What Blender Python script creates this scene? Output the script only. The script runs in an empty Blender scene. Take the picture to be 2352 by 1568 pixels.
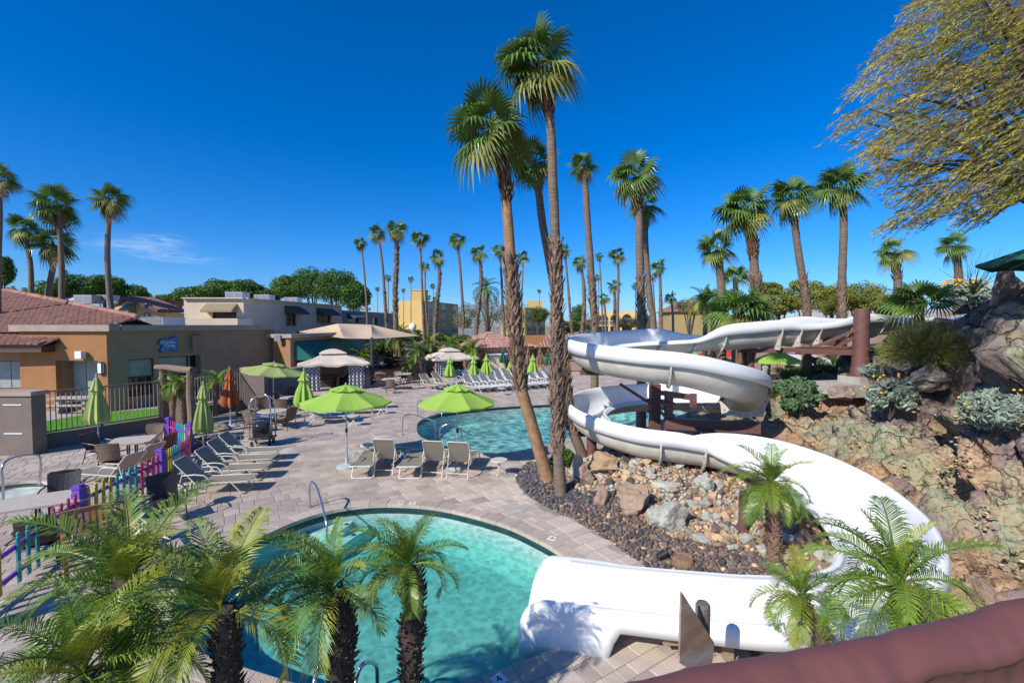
import bpy, math, random
import numpy as np
from mathutils import Vector, Matrix, Quaternion, noise
from mathutils.geometry import tessellate_polygon
R = math.radians
rnd = random.Random(7)
sc = bpy.context.scene
D = bpy.data
COL = sc.collection

# ------------------------------------------------------------------ camera
H = 4.4                    # eye height above the pool deck
F = 2352 * 16 / 36.0       # focal length in picture units (2352 wide)
PITCH = math.atan(38 / F)
cam_d = D.cameras.new('camera'); cam_d.lens = 16; cam_d.sensor_width = 36
cam_d.clip_start = 0.05; cam_d.clip_end = 9000
cam = D.objects.new('camera', cam_d); COL.objects.link(cam)
cam.location = (0, 0, H); cam.rotation_euler = (R(90) - PITCH, 0, 0)
sc.camera = cam

# ------------------------------------------------------------------ light
SUN_EL, SUN_AZ = R(37), R(224)          # azimuth clockwise from +Y : behind and to the left
sd = Vector((math.sin(SUN_AZ) * math.cos(SUN_EL), math.cos(SUN_AZ) * math.cos(SUN_EL), math.sin(SUN_EL)))
sun_d = D.lights.new('sun', 'SUN'); sun_d.energy = 4.0; sun_d.angle = R(0.53); sun_d.color = (1, .945, .86)
sun = D.objects.new('sun', sun_d); COL.objects.link(sun)
sun.rotation_euler = sd.to_track_quat('Z', 'Y').to_euler()
w = D.worlds.new('World'); sc.world = w; w.use_nodes = True
nt = w.node_tree; nt.nodes.clear()
def N(t, **k):
    n = nt.nodes.new(t)
    for a, b in k.items(): setattr(n, a, b)
    return n
out = N('ShaderNodeOutputWorld'); bg = N('ShaderNodeBackground'); bg.inputs[1].default_value = .095
sky = N('ShaderNodeTexSky'); sky.sky_type = 'NISHITA'; sky.sun_disc = False
sky.sun_elevation = SUN_EL; sky.sun_rotation = SUN_AZ; sky.altitude = 500
sky.air_density = 1.0; sky.dust_density = 0.7; sky.ozone_density = 5.0
hs = N('ShaderNodeHueSaturation'); hs.inputs['Saturation'].default_value = 1.18; hs.inputs['Value'].default_value = 1.0
gm = N('ShaderNodeGamma'); gm.inputs[1].default_value = 1.0
tn = N('ShaderNodeMix', data_type='RGBA', blend_type='MULTIPLY'); tn.inputs[0].default_value = 1; tn.inputs[7].default_value = (.70, .93, 1.28, 1)
nt.links.new(sky.outputs[0], tn.inputs[6]); nt.links.new(tn.outputs[2], hs.inputs['Color']); nt.links.new(hs.outputs[0], gm.inputs[0])
# thin cirrus wisps low over the left horizon
tc = N('ShaderNodeTexCoord'); sx = N('ShaderNodeSeparateXYZ'); nt.links.new(tc.outputs['Generated'], sx.inputs[0])
def M(op, a, b=None, c=None):
    n = N('ShaderNodeMath', operation=op)
    for i, q in enumerate((a, b, c)):
        if q is None: continue
        if isinstance(q, (int, float)): n.inputs[i].default_value = q
        else: nt.links.new(q, n.inputs[i])
    return n.outputs[0]
az = M('ARCTAN2', sx.outputs[0], sx.outputs[1]); el = M('ARCSINE', sx.outputs[2])
def blob(a0, e0, sa, se):
    a = M('DIVIDE', M('SUBTRACT', az, a0), sa); e = M('DIVIDE', M('SUBTRACT', el, e0), se)
    return M('EXPONENT', M('MULTIPLY', M('ADD', M('MULTIPLY', a, a), M('MULTIPLY', e, e)), -1.0))
win = M('ADD', M('ADD', blob(-.685, .132, .05, .012), blob(-.63, .117, .05, .007)), blob(-.655, .145, .03, .009))
cmb = N('ShaderNodeCombineXYZ'); nt.links.new(M('MULTIPLY', az, 22), cmb.inputs[0]); nt.links.new(M('MULTIPLY', el, 150), cmb.inputs[1])
nz = N('ShaderNodeTexNoise'); nz.inputs['Scale'].default_value = 1.0; nz.inputs['Detail'].default_value = 7; nz.inputs['Roughness'].default_value = .6
nz.inputs['Distortion'].default_value = .6
nt.links.new(cmb.outputs[0], nz.inputs['Vector'])
cl = M('MULTIPLY', win, M('MULTIPLY', M('MAXIMUM', M('SUBTRACT', nz.outputs[0], .36), 0), 2.6))
cl = M('MINIMUM', M('MULTIPLY', cl, .38), .2)
mx = N('ShaderNodeMix', data_type='RGBA'); nt.links.new(cl, mx.inputs[0]); nt.links.new(gm.outputs[0], mx.inputs[6]); mx.inputs[7].default_value = (8.5, 9, 9.6, 1)
nt.links.new(mx.outputs[2], bg.inputs[0]); nt.links.new(bg.outputs[0], out.inputs[0])
sc.view_settings.view_transform = 'Standard'; sc.view_settings.look = 'None'
sc.view_settings.gamma = 1; sc.view_settings.exposure = 0.42
sc.render.engine = 'CYCLES'
try:
    sc.cycles.max_bounces = 8; sc.cycles.transparent_max_bounces = 12
except Exception: pass

# ------------------------------------------------------------------ picture -> place (surveying helpers)
CPI, SPI = math.cos(PITCH), math.sin(PITCH)
def ray(u, v):
    a = (u - 1176) / F; b = (784 - v) / F
    return Vector((a, CPI + b * SPI, -SPI + b * CPI))
def G(u, v, z=0.0):                 # point at height z
    d = ray(u, v); t = (z - H) / d.z
    return Vector((d.x * t, d.y * t, z))
def P(u, v, Y):                     # point at distance Y
    d = ray(u, v); t = Y / d.y
    return Vector((d.x * t, Y, H + d.z * t))
def Q(X, Y, z=0.0):                 # survey numbers taken with a level camera, corrected for pitch
    u = 1176 + F * X / Y; v = 746 + F * (H - z) / Y
    if abs(v - 746) > 60: return G(u, v, z)
    return P(u, v, Y)
def px(n, Y): return n * Y / F

# ------------------------------------------------------------------ materials
def mat(name, c1, c2=None, rough=.7, scale=6.0, detail=6, bump=0.0, bscale=None, metal=0.0, spec=.5, c3=None, s3=.5, coat=0, rnd_obj=0.0, alpha=None, trans=0, stretch=None, contrast=(.35, .65)):
    m = D.materials.new(name); m.use_nodes = True
    t = m.node_tree; b = t.nodes['Principled BSDF']
    b.inputs['Roughness'].default_value = rough; b.inputs['Metallic'].default_value = metal
    b.inputs['Specular IOR Level'].default_value = spec
    if coat: b.inputs['Coat Weight'].default_value = coat
    c1 = (*c1, 1)
    src = None
    if c2 is None: b.inputs['Base Color'].default_value = c1
    tcn = t.nodes.new('ShaderNodeTexCoord')
    vec = tcn.outputs['Object']
    if stretch:
        mp = t.nodes.new('ShaderNodeMapping'); mp.inputs['Scale'].default_value = stretch
        t.links.new(vec, mp.inputs['Vector']); vec = mp.outputs[0]
    if c2 is not None:
        n = t.nodes.new('ShaderNodeTexNoise'); n.inputs['Scale'].default_value = scale; n.inputs['Detail'].default_value = detail; n.inputs['Roughness'].default_value = .62
        t.links.new(vec, n.inputs['Vector'])
        mr = t.nodes.new('ShaderNodeMapRange'); mr.inputs[1].default_value = contrast[0]; mr.inputs[2].default_value = contrast[1]
        t.links.new(n.outputs[0], mr.inputs[0])
        x = t.nodes.new('ShaderNodeMix'); x.data_type = 'RGBA'; t.links.new(mr.outputs[0], x.inputs[0])
        x.inputs[6].default_value = c1; x.inputs[7].default_value = (*c2, 1); src = x.outputs[2]
        if c3 is not None:
            n3 = t.nodes.new('ShaderNodeTexNoise'); n3.inputs['Scale'].default_value = s3; n3.inputs['Detail'].default_value = 4
            t.links.new(vec, n3.inputs['Vector'])
            m3 = t.nodes.new('ShaderNodeMapRange'); m3.inputs[1].default_value = .48; m3.inputs[2].default_value = .66; t.links.new(n3.outputs[0], m3.inputs[0])
            x3 = t.nodes.new('ShaderNodeMix'); x3.data_type = 'RGBA'; t.links.new(m3.outputs[0], x3.inputs[0])
            t.links.new(src, x3.inputs[6]); x3.inputs[7].default_value = (*c3, 1); src = x3.outputs[2]
    if rnd_obj:
        oi = t.nodes.new('ShaderNodeObjectInfo'); at = t.nodes.new('ShaderNodeAttribute'); at.attribute_name = 'tone'
        ad = t.nodes.new('ShaderNodeMath'); ad.operation = 'ADD'; t.links.new(oi.outputs['Random'], ad.inputs[0]); t.links.new(at.outputs['Fac'], ad.inputs[1])
        fr = t.nodes.new('ShaderNodeMath'); fr.operation = 'FRACT'; t.links.new(ad.outputs[0], fr.inputs[0])
        h = t.nodes.new('ShaderNodeHueSaturation')
        mr2 = t.nodes.new('ShaderNodeMapRange'); mr2.inputs[3].default_value = 1 - rnd_obj; mr2.inputs[4].default_value = 1 + rnd_obj
        t.links.new(fr.outputs[0], mr2.inputs[0]); t.links.new(mr2.outputs[0], h.inputs['Value'])
        mr4 = t.nodes.new('ShaderNodeMapRange'); mr4.inputs[3].default_value = .5 - rnd_obj * .035; mr4.inputs[4].default_value = .5 + rnd_obj * .035
        ml = t.nodes.new('ShaderNodeMath'); ml.operation = 'MULTIPLY'; ml.inputs[1].default_value = 7.3; t.links.new(fr.outputs[0], ml.inputs[0])
        f2 = t.nodes.new('ShaderNodeMath'); f2.operation = 'FRACT'; t.links.new(ml.outputs[0], f2.inputs[0])
        t.links.new(f2.outputs[0], mr4.inputs[0]); t.links.new(mr4.outputs[0], h.inputs['Hue'])
        if src is None:
            h.inputs['Color'].default_value = c1
        else: t.links.new(src, h.inputs['Color'])
        src = h.outputs[0]
    if src is not None: t.links.new(src, b.inputs['Base Color'])
    if bump:
        n2 = t.nodes.new('ShaderNodeTexNoise'); n2.inputs['Scale'].default_value = bscale or scale * 4; n2.inputs['Detail'].default_value = 5
        t.links.new(vec, n2.inputs['Vector'])
        bp = t.nodes.new('ShaderNodeBump'); bp.inputs['Strength'].default_value = min(1, bump); bp.inputs['Distance'].default_value = .02 if bump <= 1 else .02 * bump
        t.links.new(n2.outputs[0], bp.inputs['Height']); t.links.new(bp.outputs[0], b.inputs['Normal'])
    if trans:                                    # thin leaves and cloth let light through
        o = t.nodes['Material Output']; tr = t.nodes.new('ShaderNodeBsdfTranslucent'); ms = t.nodes.new('ShaderNodeMixShader')
        ms.inputs[0].default_value = trans
        if src is not None: t.links.new(src, tr.inputs[0])
        else: tr.inputs[0].default_value = c1
        t.links.new(b.outputs[0], ms.inputs[1]); t.links.new(tr.outputs[0], ms.inputs[2]); t.links.new(ms.outputs[0], o.inputs[0])
    return m

# ------------------------------------------------------------------ mesh builder
class MB:
    def __init__(s): s.v = []; s.f = []; s.m = []; s.tone = []; s.ct = 0.0
    def add(s, vs, fs, mi=0):
        o = len(s.v); s.v.extend([tuple(q) for q in vs]); s.f.extend([tuple(i + o for i in f) for f in fs]); s.m.extend([mi] * len(fs)); s.tone.extend([s.ct] * len(fs))
    def quad(s, a, b, c, d, mi=0): s.add([a, b, c, d], [(0, 1, 2, 3)], mi)
    def poly(s, ps, mi=0): s.add(ps, [tuple(range(len(ps)))], mi)
    def box(s, c, size, rz=0, mi=0, M3=None):
        hx, hy, hz = size[0] / 2, size[1] / 2, size[2] / 2; c = Vector(c)
        m = M3 if M3 is not None else Matrix.Rotation(rz, 3, 'Z')
        vs = [c + m @ Vector((x, y, z)) for z in (-hz, hz) for x, y in ((-hx, -hy), (hx, -hy), (hx, hy), (-hx, hy))]
        s.add(vs, [(3, 2, 1, 0), (4, 5, 6, 7), (0, 1, 5, 4), (1, 2, 6, 5), (2, 3, 7, 6), (3, 0, 4, 7)], mi)
    def bar(s, a, b, w, h, mi=0, up=(0, 0, 1)):       # box from a to b, width w, height h
        a = Vector(a); b = Vector(b); d = b - a; L = d.length
        if L < 1e-6: return
        d.normalize(); u = Vector(up)
        if abs(d.dot(u)) > .98: u = Vector((1, 0, 0))
        x = d.cross(u).normalized(); z = x.cross(d)
        m = Matrix((x, d, z)).transposed()
        s.box((a + b) / 2, (w, L, h), M3=m, mi=mi)
    def tube(s, pts, r, n=8, mi=0, cap=True, jit=0, rng=None):
        pts = [Vector(p) for p in pts]; K = len(pts)
        rs = r if isinstance(r, (list, tuple)) else [r] * K
        t0 = (pts[1] - pts[0]).normalized()
        ref = Vector((0, 0, 1)) if abs(t0.z) < .9 else Vector((1, 0, 0))
        x = t0.cross(ref).normalized(); vs = []
        for i, p in enumerate(pts):
            if i == 0: t = t0
            elif i == K - 1: t = (pts[i] - pts[i - 1]).normalized()
            else:
                t = ((pts[i] - pts[i - 1]).normalized() + (pts[i + 1] - pts[i]).normalized())
                t = t.normalized() if t.length > 1e-6 else t0
            x = (x - t * x.dot(t))
            x = x.normalized() if x.length > 1e-6 else t.orthogonal().normalized()
            y = t.cross(x)
            for k in range(n):
                a = 2 * math.pi * k / n; rr = rs[i] * (1 + (rng.uniform(-jit, jit) if jit else 0))
                vs.append(p + x * (math.cos(a) * rr) + y * (math.sin(a) * rr))
        fs = [(i * n + k, i * n + (k + 1) % n, (i + 1) * n + (k + 1) % n, (i + 1) * n + k) for i in range(K - 1) for k in range(n)]
        if cap: fs += [tuple(range(n - 1, -1, -1)), tuple((K - 1) * n + k for k in range(n))]
        s.add(vs, fs, mi)
    def lathe(s, prof, n=16, c=(0, 0, 0), mi=0, mod=None, cap=False):
        c = Vector(c); vs = []
        for j, (r, z) in enumerate(prof):
            for k in range(n):
                a = 2 * math.pi * k / n; rr = r * (mod(a, j) if mod else 1)
                vs.append(c + Vector((math.cos(a) * rr, math.sin(a) * rr, z)))
        J = len(prof)
        fs = [(j * n + k, j * n + (k + 1) % n, (j + 1) * n + (k + 1) % n, (j + 1) * n + k) for j in range(J - 1) for k in range(n)]
        if cap: fs += [tuple(range(n - 1, -1, -1)), tuple((J - 1) * n + k for k in range(n))]
        s.add(vs, fs, mi)
    def disc(s, c, r, z0, z1, n=20, mi=0): s.lathe([(r, z0), (r, z1)], n, c, mi, cap=True)
    def grid(s, fn, nu, nv, mi=0, flip=False):
        vs = [fn(i / nu, j / nv) for j in range(nv + 1) for i in range(nu + 1)]
        fs = []
        for j in range(nv):
            for i in range(nu):
                a = j * (nu + 1) + i; q = (a, a + 1, a + nu + 2, a + nu + 1); fs.append(q[::-1] if flip else q)
        s.add(vs, fs, mi)
    def mesh(s, name, mats, smooth=False):
        me = D.meshes.new(name); me.from_pydata(s.v, [], s.f)
        for m in (mats if isinstance(mats, (list, tuple)) else [mats]): me.materials.append(m)
        if any(s.m): me.polygons.foreach_set('material_index', s.m)
        if any(s.tone):
            at = me.attributes.new('tone', 'FLOAT', 'FACE'); at.data.foreach_set('value', s.tone)
        if smooth:
            me.polygons.foreach_set('use_smooth', [True] * len(me.polygons))
        me.update(); return me

def link(name, me, parent=None, loc=None, rz=0):
    o = D.objects.new(name, me); COL.objects.link(o)
    if parent is not None: o.parent = parent
    if loc is not None: o.location = loc
    if rz: o.rotation_euler = (0, 0, rz)
    return o
def tag(o, label, cat, group=None, kind=None):
    if label: o['label'] = label
    if cat: o['category'] = cat
    if group: o['group'] = group
    if kind: o['kind'] = kind
    return o
def thing(name, label, cat, loc=(0, 0, 0), rz=0, group=None):
    return tag(link(name, None, None, loc, rz), label, cat, group)
def part(name, mb, mats, parent, smooth=False, world=False, label=None):
    """part of a thing; world=True when its vertices were given in world coordinates"""
    if world and parent is not None:
        mi = (Matrix.Translation(parent.location) @ parent.rotation_euler.to_matrix().to_4x4()).inverted()
        mb.v = [tuple(mi @ Vector(q)) for q in mb.v]
    o = link(name, mb.mesh(name, mats, smooth), parent)
    if label: o['label'] = label
    return o
def struct(name, mb, mats, parent=None, smooth=False, kind='structure'):
    o = link(name, mb.mesh(name, mats, smooth), parent); o['kind'] = kind; return o
def dup(root, loc, rz=0, label=None, group=None, scale=None, rot=None):
    r = root.copy(); COL.objects.link(r); r.location = loc
    r.rotation_euler = rot if rot is not None else (0, 0, rz)
    if scale is not None: r.scale = (scale,) * 3 if isinstance(scale, (int, float)) else scale
    if label: r['label'] = label
    if group: r['group'] = group
    for ch in list(root.children):
        c = ch.copy(); COL.objects.link(c); c.parent = r
        for g in list(ch.children):
            e = g.copy(); COL.objects.link(e); e.parent = c
    return r
class Proto:                                  # first use moves the prototype itself, later uses copy it
    def __init__(s, root): s.root = root; s.used = False
    def put(s, loc, rz, label, group=None, scale=1.0, rot=None):
        if not s.used:
            s.used = True; o = s.root; o.location = loc; o.rotation_euler = rot if rot is not None else (0, 0, rz)
            o.scale = (scale,) * 3 if isinstance(scale, (int, float)) else scale
            o['label'] = label
            if group: o['group'] = group
            return o
        return dup(s.root, loc, rz, label, group, scale, rot)
def npmesh(name, V, Fq, mats, tone=None, smooth=False):       # fast mesh from numpy quads or triangles
    V = np.asarray(V, dtype=np.float32).reshape(-1, 3); Fq = np.asarray(Fq, dtype=np.int32); k = Fq.shape[1]; n = len(Fq)
    me = D.meshes.new(name); me.vertices.add(len(V)); me.vertices.foreach_set('co', V.ravel())
    me.loops.add(n * k); me.loops.foreach_set('vertex_index', Fq.ravel())
    me.polygons.add(n); me.polygons.foreach_set('loop_start', np.arange(0, n * k, k, dtype=np.int32))
    try: me.polygons.foreach_set('loop_total', np.full(n, k, dtype=np.int32))
    except Exception: pass
    for m in (mats if isinstance(mats, (list, tuple)) else [mats]): me.materials.append(m)
    if tone is not None:
        at = me.attributes.new('tone', 'FLOAT', 'FACE'); at.data.foreach_set('value', np.asarray(tone, dtype=np.float32))
    if smooth: me.polygons.foreach_set('use_smooth', np.ones(n, dtype=bool))
    me.update(calc_edges=True); me.validate(); return me
def spline(ctrl, n):                          # Catmull-Rom through tuples of any length
    c = np.array(ctrl, dtype=float); outp = []; K = len(c)
    for i in range(K - 1):
        p0 = c[max(i - 1, 0)]; p1 = c[i]; p2 = c[i + 1]; p3 = c[min(i + 2, K - 1)]
        for j in range(n):
            t = j / n; outp.append(.5 * ((2 * p1) + (-p0 + p2) * t + (2 * p0 - 5 * p1 + 4 * p2 - p3) * t * t + (-p0 + 3 * p1 - 3 * p2 + p3) * t ** 3))
    outp.append(c[-1]); return np.array(outp)
def closed_spline(ctrl, n):
    c = np.array(ctrl, dtype=float); K = len(c); outp = []
    for i in range(K):
        p0, p1, p2, p3 = c[(i - 1) % K], c[i], c[(i + 1) % K], c[(i + 2) % K]
        for j in range(n):
            t = j / n; outp.append(.5 * ((2 * p1) + (-p0 + p2) * t + (2 * p0 - 5 * p1 + 4 * p2 - p3) * t * t + (-p0 + 3 * p1 - 3 * p2 + p3) * t ** 3))
    return np.array(outp)
def inside(poly, x, y):
    c = False; n = len(poly); j = n - 1
    for i in range(n):
        xi, yi = poly[i][0], poly[i][1]; xj, yj = poly[j][0], poly[j][1]
        if (yi > y) != (yj > y) and x < (xj - xi) * (y - yi) / (yj - yi) + xi: c = not c
        j = i
    return c
def clip_half(pts, o, nrm):                   # keep the side where (p-o).nrm >= 0
    res = []; K = len(pts)
    for i in range(K):
        a, b = pts[i], pts[(i + 1) % K]
        da = (a[0] - o[0]) * nrm[0] + (a[1] - o[1]) * nrm[1]; db = (b[0] - o[0]) * nrm[0] + (b[1] - o[1]) * nrm[1]
        if da >= 0: res.append(a)
        if (da >= 0) != (db >= 0):
            t = da / (da - db); res.append((a[0] + (b[0] - a[0]) * t, a[1] + (b[1] - a[1]) * t))
    return res
def nearest(outline, x, y):                   # (signed distance, point, outward normal) of a closed CCW outline (numpy)
    d = (outline[:, 0] - x) ** 2 + (outline[:, 1] - y) ** 2; i = int(d.argmin()); n = len(outline)
    t = outline[(i + 1) % n] - outline[i - 1]; t = t / np.linalg.norm(t); nr = (t[1], -t[0]); p = outline[i]
    return ((x - p[0]) * nr[0] + (y - p[1]) * nr[1]), (p[0], p[1]), nr
# ================================================================== GROUND, DECK, POOLS
def water_mat(name, cscale, tint, cont, dens=.6):
    m = D.materials.new(name); m.use_nodes = True; t = m.node_tree; t.nodes.clear()
    def n(k, **a):
        q = t.nodes.new(k)
        for x, y in a.items(): setattr(q, x, y)
        return q
    L = t.links.new
    o = n('ShaderNodeOutputMaterial'); tcn = n('ShaderNodeTexCoord')
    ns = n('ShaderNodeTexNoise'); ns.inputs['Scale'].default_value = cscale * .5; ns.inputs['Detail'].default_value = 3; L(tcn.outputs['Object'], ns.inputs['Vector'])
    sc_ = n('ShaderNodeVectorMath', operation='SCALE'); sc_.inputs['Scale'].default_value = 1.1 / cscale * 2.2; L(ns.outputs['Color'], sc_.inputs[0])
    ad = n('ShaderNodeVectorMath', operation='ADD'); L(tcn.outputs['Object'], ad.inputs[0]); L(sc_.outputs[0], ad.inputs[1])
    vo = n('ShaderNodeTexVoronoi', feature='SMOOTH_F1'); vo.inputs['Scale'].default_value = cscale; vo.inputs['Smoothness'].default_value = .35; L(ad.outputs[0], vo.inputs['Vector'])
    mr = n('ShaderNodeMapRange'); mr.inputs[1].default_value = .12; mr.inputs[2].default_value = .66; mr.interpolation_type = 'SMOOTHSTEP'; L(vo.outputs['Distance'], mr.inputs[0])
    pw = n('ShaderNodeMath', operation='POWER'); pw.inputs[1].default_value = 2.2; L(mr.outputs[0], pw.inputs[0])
    x = n('ShaderNodeMix', data_type='RGBA'); L(pw.outputs[0], x.inputs[0]); x.inputs[6].default_value = (cont, cont, cont, 1); x.inputs[7].default_value = (1, 1, 1, 1)  # caustic light web put into the surface's transparent colour
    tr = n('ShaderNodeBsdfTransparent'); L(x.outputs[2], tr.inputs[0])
    gl = n('ShaderNodeBsdfGlossy'); gl.inputs['Roughness'].default_value = .04
    nb = n('ShaderNodeTexNoise'); nb.inputs['Scale'].default_value = 9; nb.inputs['Detail'].default_value = 4; nb.inputs['Distortion'].default_value = .8; L(tcn.outputs['Object'], nb.inputs['Vector'])
    bp = n('ShaderNodeBump'); bp.inputs['Strength'].default_value = .5; bp.inputs['Distance'].default_value = .03; L(nb.outputs[0], bp.inputs['Height']); L(bp.outputs[0], gl.inputs['Normal'])
    lw = n('ShaderNodeLayerWeight'); L(bp.outputs[0], lw.inputs['Normal'])
    p5 = n('ShaderNodeMath', operation='POWER'); p5.inputs[1].default_value = 6.0; L(lw.outputs['Facing'], p5.inputs[0])
    fr = n('ShaderNodeMath', operation='MULTIPLY_ADD'); fr.inputs[1].default_value = .9; fr.inputs[2].default_value = .02; L(p5.outputs[0], fr.inputs[0])
    ms = n('ShaderNodeMixShader'); L(fr.outputs[0], ms.inputs[0]); L(tr.outputs[0], ms.inputs[1]); L(gl.outputs[0], ms.inputs[2]); L(ms.outputs[0], o.inputs[0])
    va = n('ShaderNodeVolumeAbsorption'); va.inputs[0].default_value = (*tint, 1); va.inputs[1].default_value = dens; L(va.outputs[0], o.inputs['Volume'])
    return m

m_grout = mat('grout', (.32, .27, .235), (.25, .21, .185), scale=9, rough=.9)
m_paver = mat('paver', (.46, .37, .30), (.375, .305, .255), rough=.78, scale=3.2, bump=.6, bscale=60, rnd_obj=.17, c3=(.52, .43, .36), s3=1.1)
m_sand_paver = mat('tumbled_coping', (.52, .41, .32), (.43, .35, .29), rough=.85, scale=7, bump=.8, bscale=50, rnd_obj=.14)
m_paver_s = mat('sandy_paver', (.60, .49, .40), (.50, .41, .34), rough=.82, scale=5, bump=.8, bscale=50, rnd_obj=.15)
m_plaster = mat('pool_plaster', (.60, .63, .60), (.54, .58, .56), rough=.7, scale=1.5)
m_plaster2 = mat('pale_pool_plaster', (.78, .80, .74), (.70, .74, .69), rough=.7, scale=1.5)
m_step = mat('pool_step_plaster', (.8, .82, .74), (.72, .76, .7), rough=.7, scale=3)
m_tile = mat('waterline_tile', (.03, .07, .08), (.02, .05, .05), rough=.25, scale=14)
m_dirtland = mat('desert_ground', (.34, .26, .19), (.26, .2, .14), rough=.95, scale=.05, c3=(.18, .19, .1), s3=.012)

pool1 = [(-5.13,6.82),(-5.63,7.74),(-5.62,8.3),(-5.44,8.8),(-5.28,9.25),(-5.05,9.85),(-4.63,10.5),(-4.0,10.97),(-3.07,11.16),(-1.77,10.95),(-.32,10.15),(.49,9.38),(.95,8.75),(1.28,7.9),(1.25,7.0),(.66,6.28),(.1,5.92),(-.72,5.55),(-1.7,5.35),(-2.49,5.52),(-3.42,5.82),(-4.2,6.1),(-4.78,6.42)]
pool2 = [(-4.03,19.2),(-4.24,20.9),(-3.8,22.4),(-2.99,23.3),(-1.1,24.5),(1.18,25.3),(3.8,25.9),(6.8,25.9),(8.9,24.9),(9.0,23.1),(7.6,21.7),(5.9,20.4),(4.0,18.9),(2.27,17.7),(.88,16.4),(-.05,15.75),(-.9,15.6),(-1.83,16.05),(-2.8,16.9),(-3.6,17.9)]
def QL(pts): return [tuple(Q(x, y, 0)[:2]) for x, y in pts]
po1 = closed_spline(QL(pool1)[::-1], 10); po2 = closed_spline(QL(pool2)[::-1], 10)
wpo = np.array([(-15.2 + 1.6 * math.cos(a), 10.9 + 1.5 * math.sin(a)) for a in np.linspace(0, 2 * math.pi, 60, endpoint=False)])
wading_c = G(-18, 1135); wpo = np.array([(wading_c.x + 1.05 * math.cos(a), wading_c.y + 1.05 * math.sin(a)) for a in np.linspace(0, 2 * math.pi, 60, endpoint=False)])
pools = [po1, po2, wpo]

# one ground sheet to the horizon, with holes for the pools
big = [(-3000, -300), (3000, -300), (3000, 4000), (-3000, 4000)]
loops = [[Vector((x, y, 0)) for x, y in big]] + [[Vector((x, y, 0)) for x, y in p[::-1]] for p in pools]
tri = tessellate_polygon(loops); flat = [v for l in loops for v in l]
g = MB(); vv = [(v.x, v.y, -.03) for v in flat]
fs = []
for t in tri:
    a, b, c = [Vector(vv[i]) for i in t]
    fs.append(tuple(t) if (b - a).cross(c - a).z > 0 else tuple(t)[::-1])
g.add(vv, fs)
ground = struct('ground', g, m_dirtland)

# the planted rock bed and hill (outline shared by the deck and the terrain)
bedraw = [(.12,13.5),(.17,12.6),(.41,11.85),(.88,10.97),(1.49,10.1),(1.93,9.4),(2.2,8.8),(2.45,8.3),(2.75,7.7),(3.0,6.9),(3.2,6.1)]
bed_edge = [tuple(q) for q in spline(QL(bedraw), 8)]
back_edge = [tuple(q) for q in spline(QL([(8.6,22.2),(8.0,20.5),(7,18.3),(5,16.8),(3,15.75),(1.5,15.2),(.6,14.6),(.12,13.5)]), 6)]
bed_poly = bed_edge + [(3.3, 5.2), (3.6, 3.2), (30, 3.0), (70, 30), (70, 70), (16, 60), (12.5, 40), (11.2, 30), (10.4, 26.2)] + back_edge[:-1]

# pavers
pv_rot = R(33); cr, sr = math.cos(pv_rot), math.sin(pv_rot)
def rotp(a, b): return (a * cr - b * sr, a * sr + b * cr)
deck = tag(link('deck', None), None, None, kind='structure')
gb = MB()
deck_poly = [(-30, 2.5), (4.2, 2.5), (3.6, 4.6), (3.15, 6.2)] + bed_edge[::-1] + back_edge[::-1][1:] + [(10.2, 26), (11, 30), (11.5, 42), (-8, 46), (-19, 46), (-30, 30)]
lawn_poly = [tuple(G(u, v)[:2]) for u, v in ((70, 1030), (202, 1006), (373, 984), (430, 962), (560, 936), (690, 915))] + [(-15.4, 44), (-40, 44), (-40, 15.6)]
loops = [[Vector((x, y, 0)) for x, y in deck_poly]] + [[Vector((x, y, 0)) for x, y in p[::-1]] for p in pools]
try:
    tri = tessellate_polygon(loops); flat = [v for l in loops for v in l]
    vv = [(v.x, v.y, -.012) for v in flat]; fs = []
    for t in tri:
        a, b, c = [Vector(vv[i]) for i in t]
        fs.append(tuple(t) if (b - a).cross(c - a).z > 0 else tuple(t)[::-1])
    gb.add(vv, fs); bd = struct('mortar_bed', gb, m_grout, deck); del bd['kind']
except Exception as e: print('bed', e)

def prism(pts, z0, z1, inset=.006):
    """a slab with a small chamfer"""
    K = len(pts); cx = sum(p[0] for p in pts) / K; cy = sum(p[1] for p in pts) / K
    vs = [(x, y, z0) for x, y in pts] + [(x, y, z1 - .005) for x, y in pts]
    for x, y in pts:
        d = math.hypot(x - cx, y - cy) or 1; f = max(0, 1 - inset * 1.4 / d); vs.append((cx + (x - cx) * f, cy + (y - cy) * f, z1))
    fs = []
    for k in range(K):
        k2 = (k + 1) % K; fs.append((k, k2, K + k2, K + k)); fs.append((K + k, K + k2, 2 * K + k2, 2 * K + k))
    fs.append(tuple(2 * K + k for k in range(K)))
    return vs, fs
def in_view(p):
    d = p.y * CPI + (p.z - H) * -SPI
    if d <= .1: return False
    a = p.x / d * F; upc = (p.y * SPI + (p.z - H) * CPI) / d * F
    return -1200 < a < 1200 and -800 < upc < 800
pav = []
lim = deck_poly
slabs_c = (0, 0)
b = -48.0
row = 0
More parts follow.
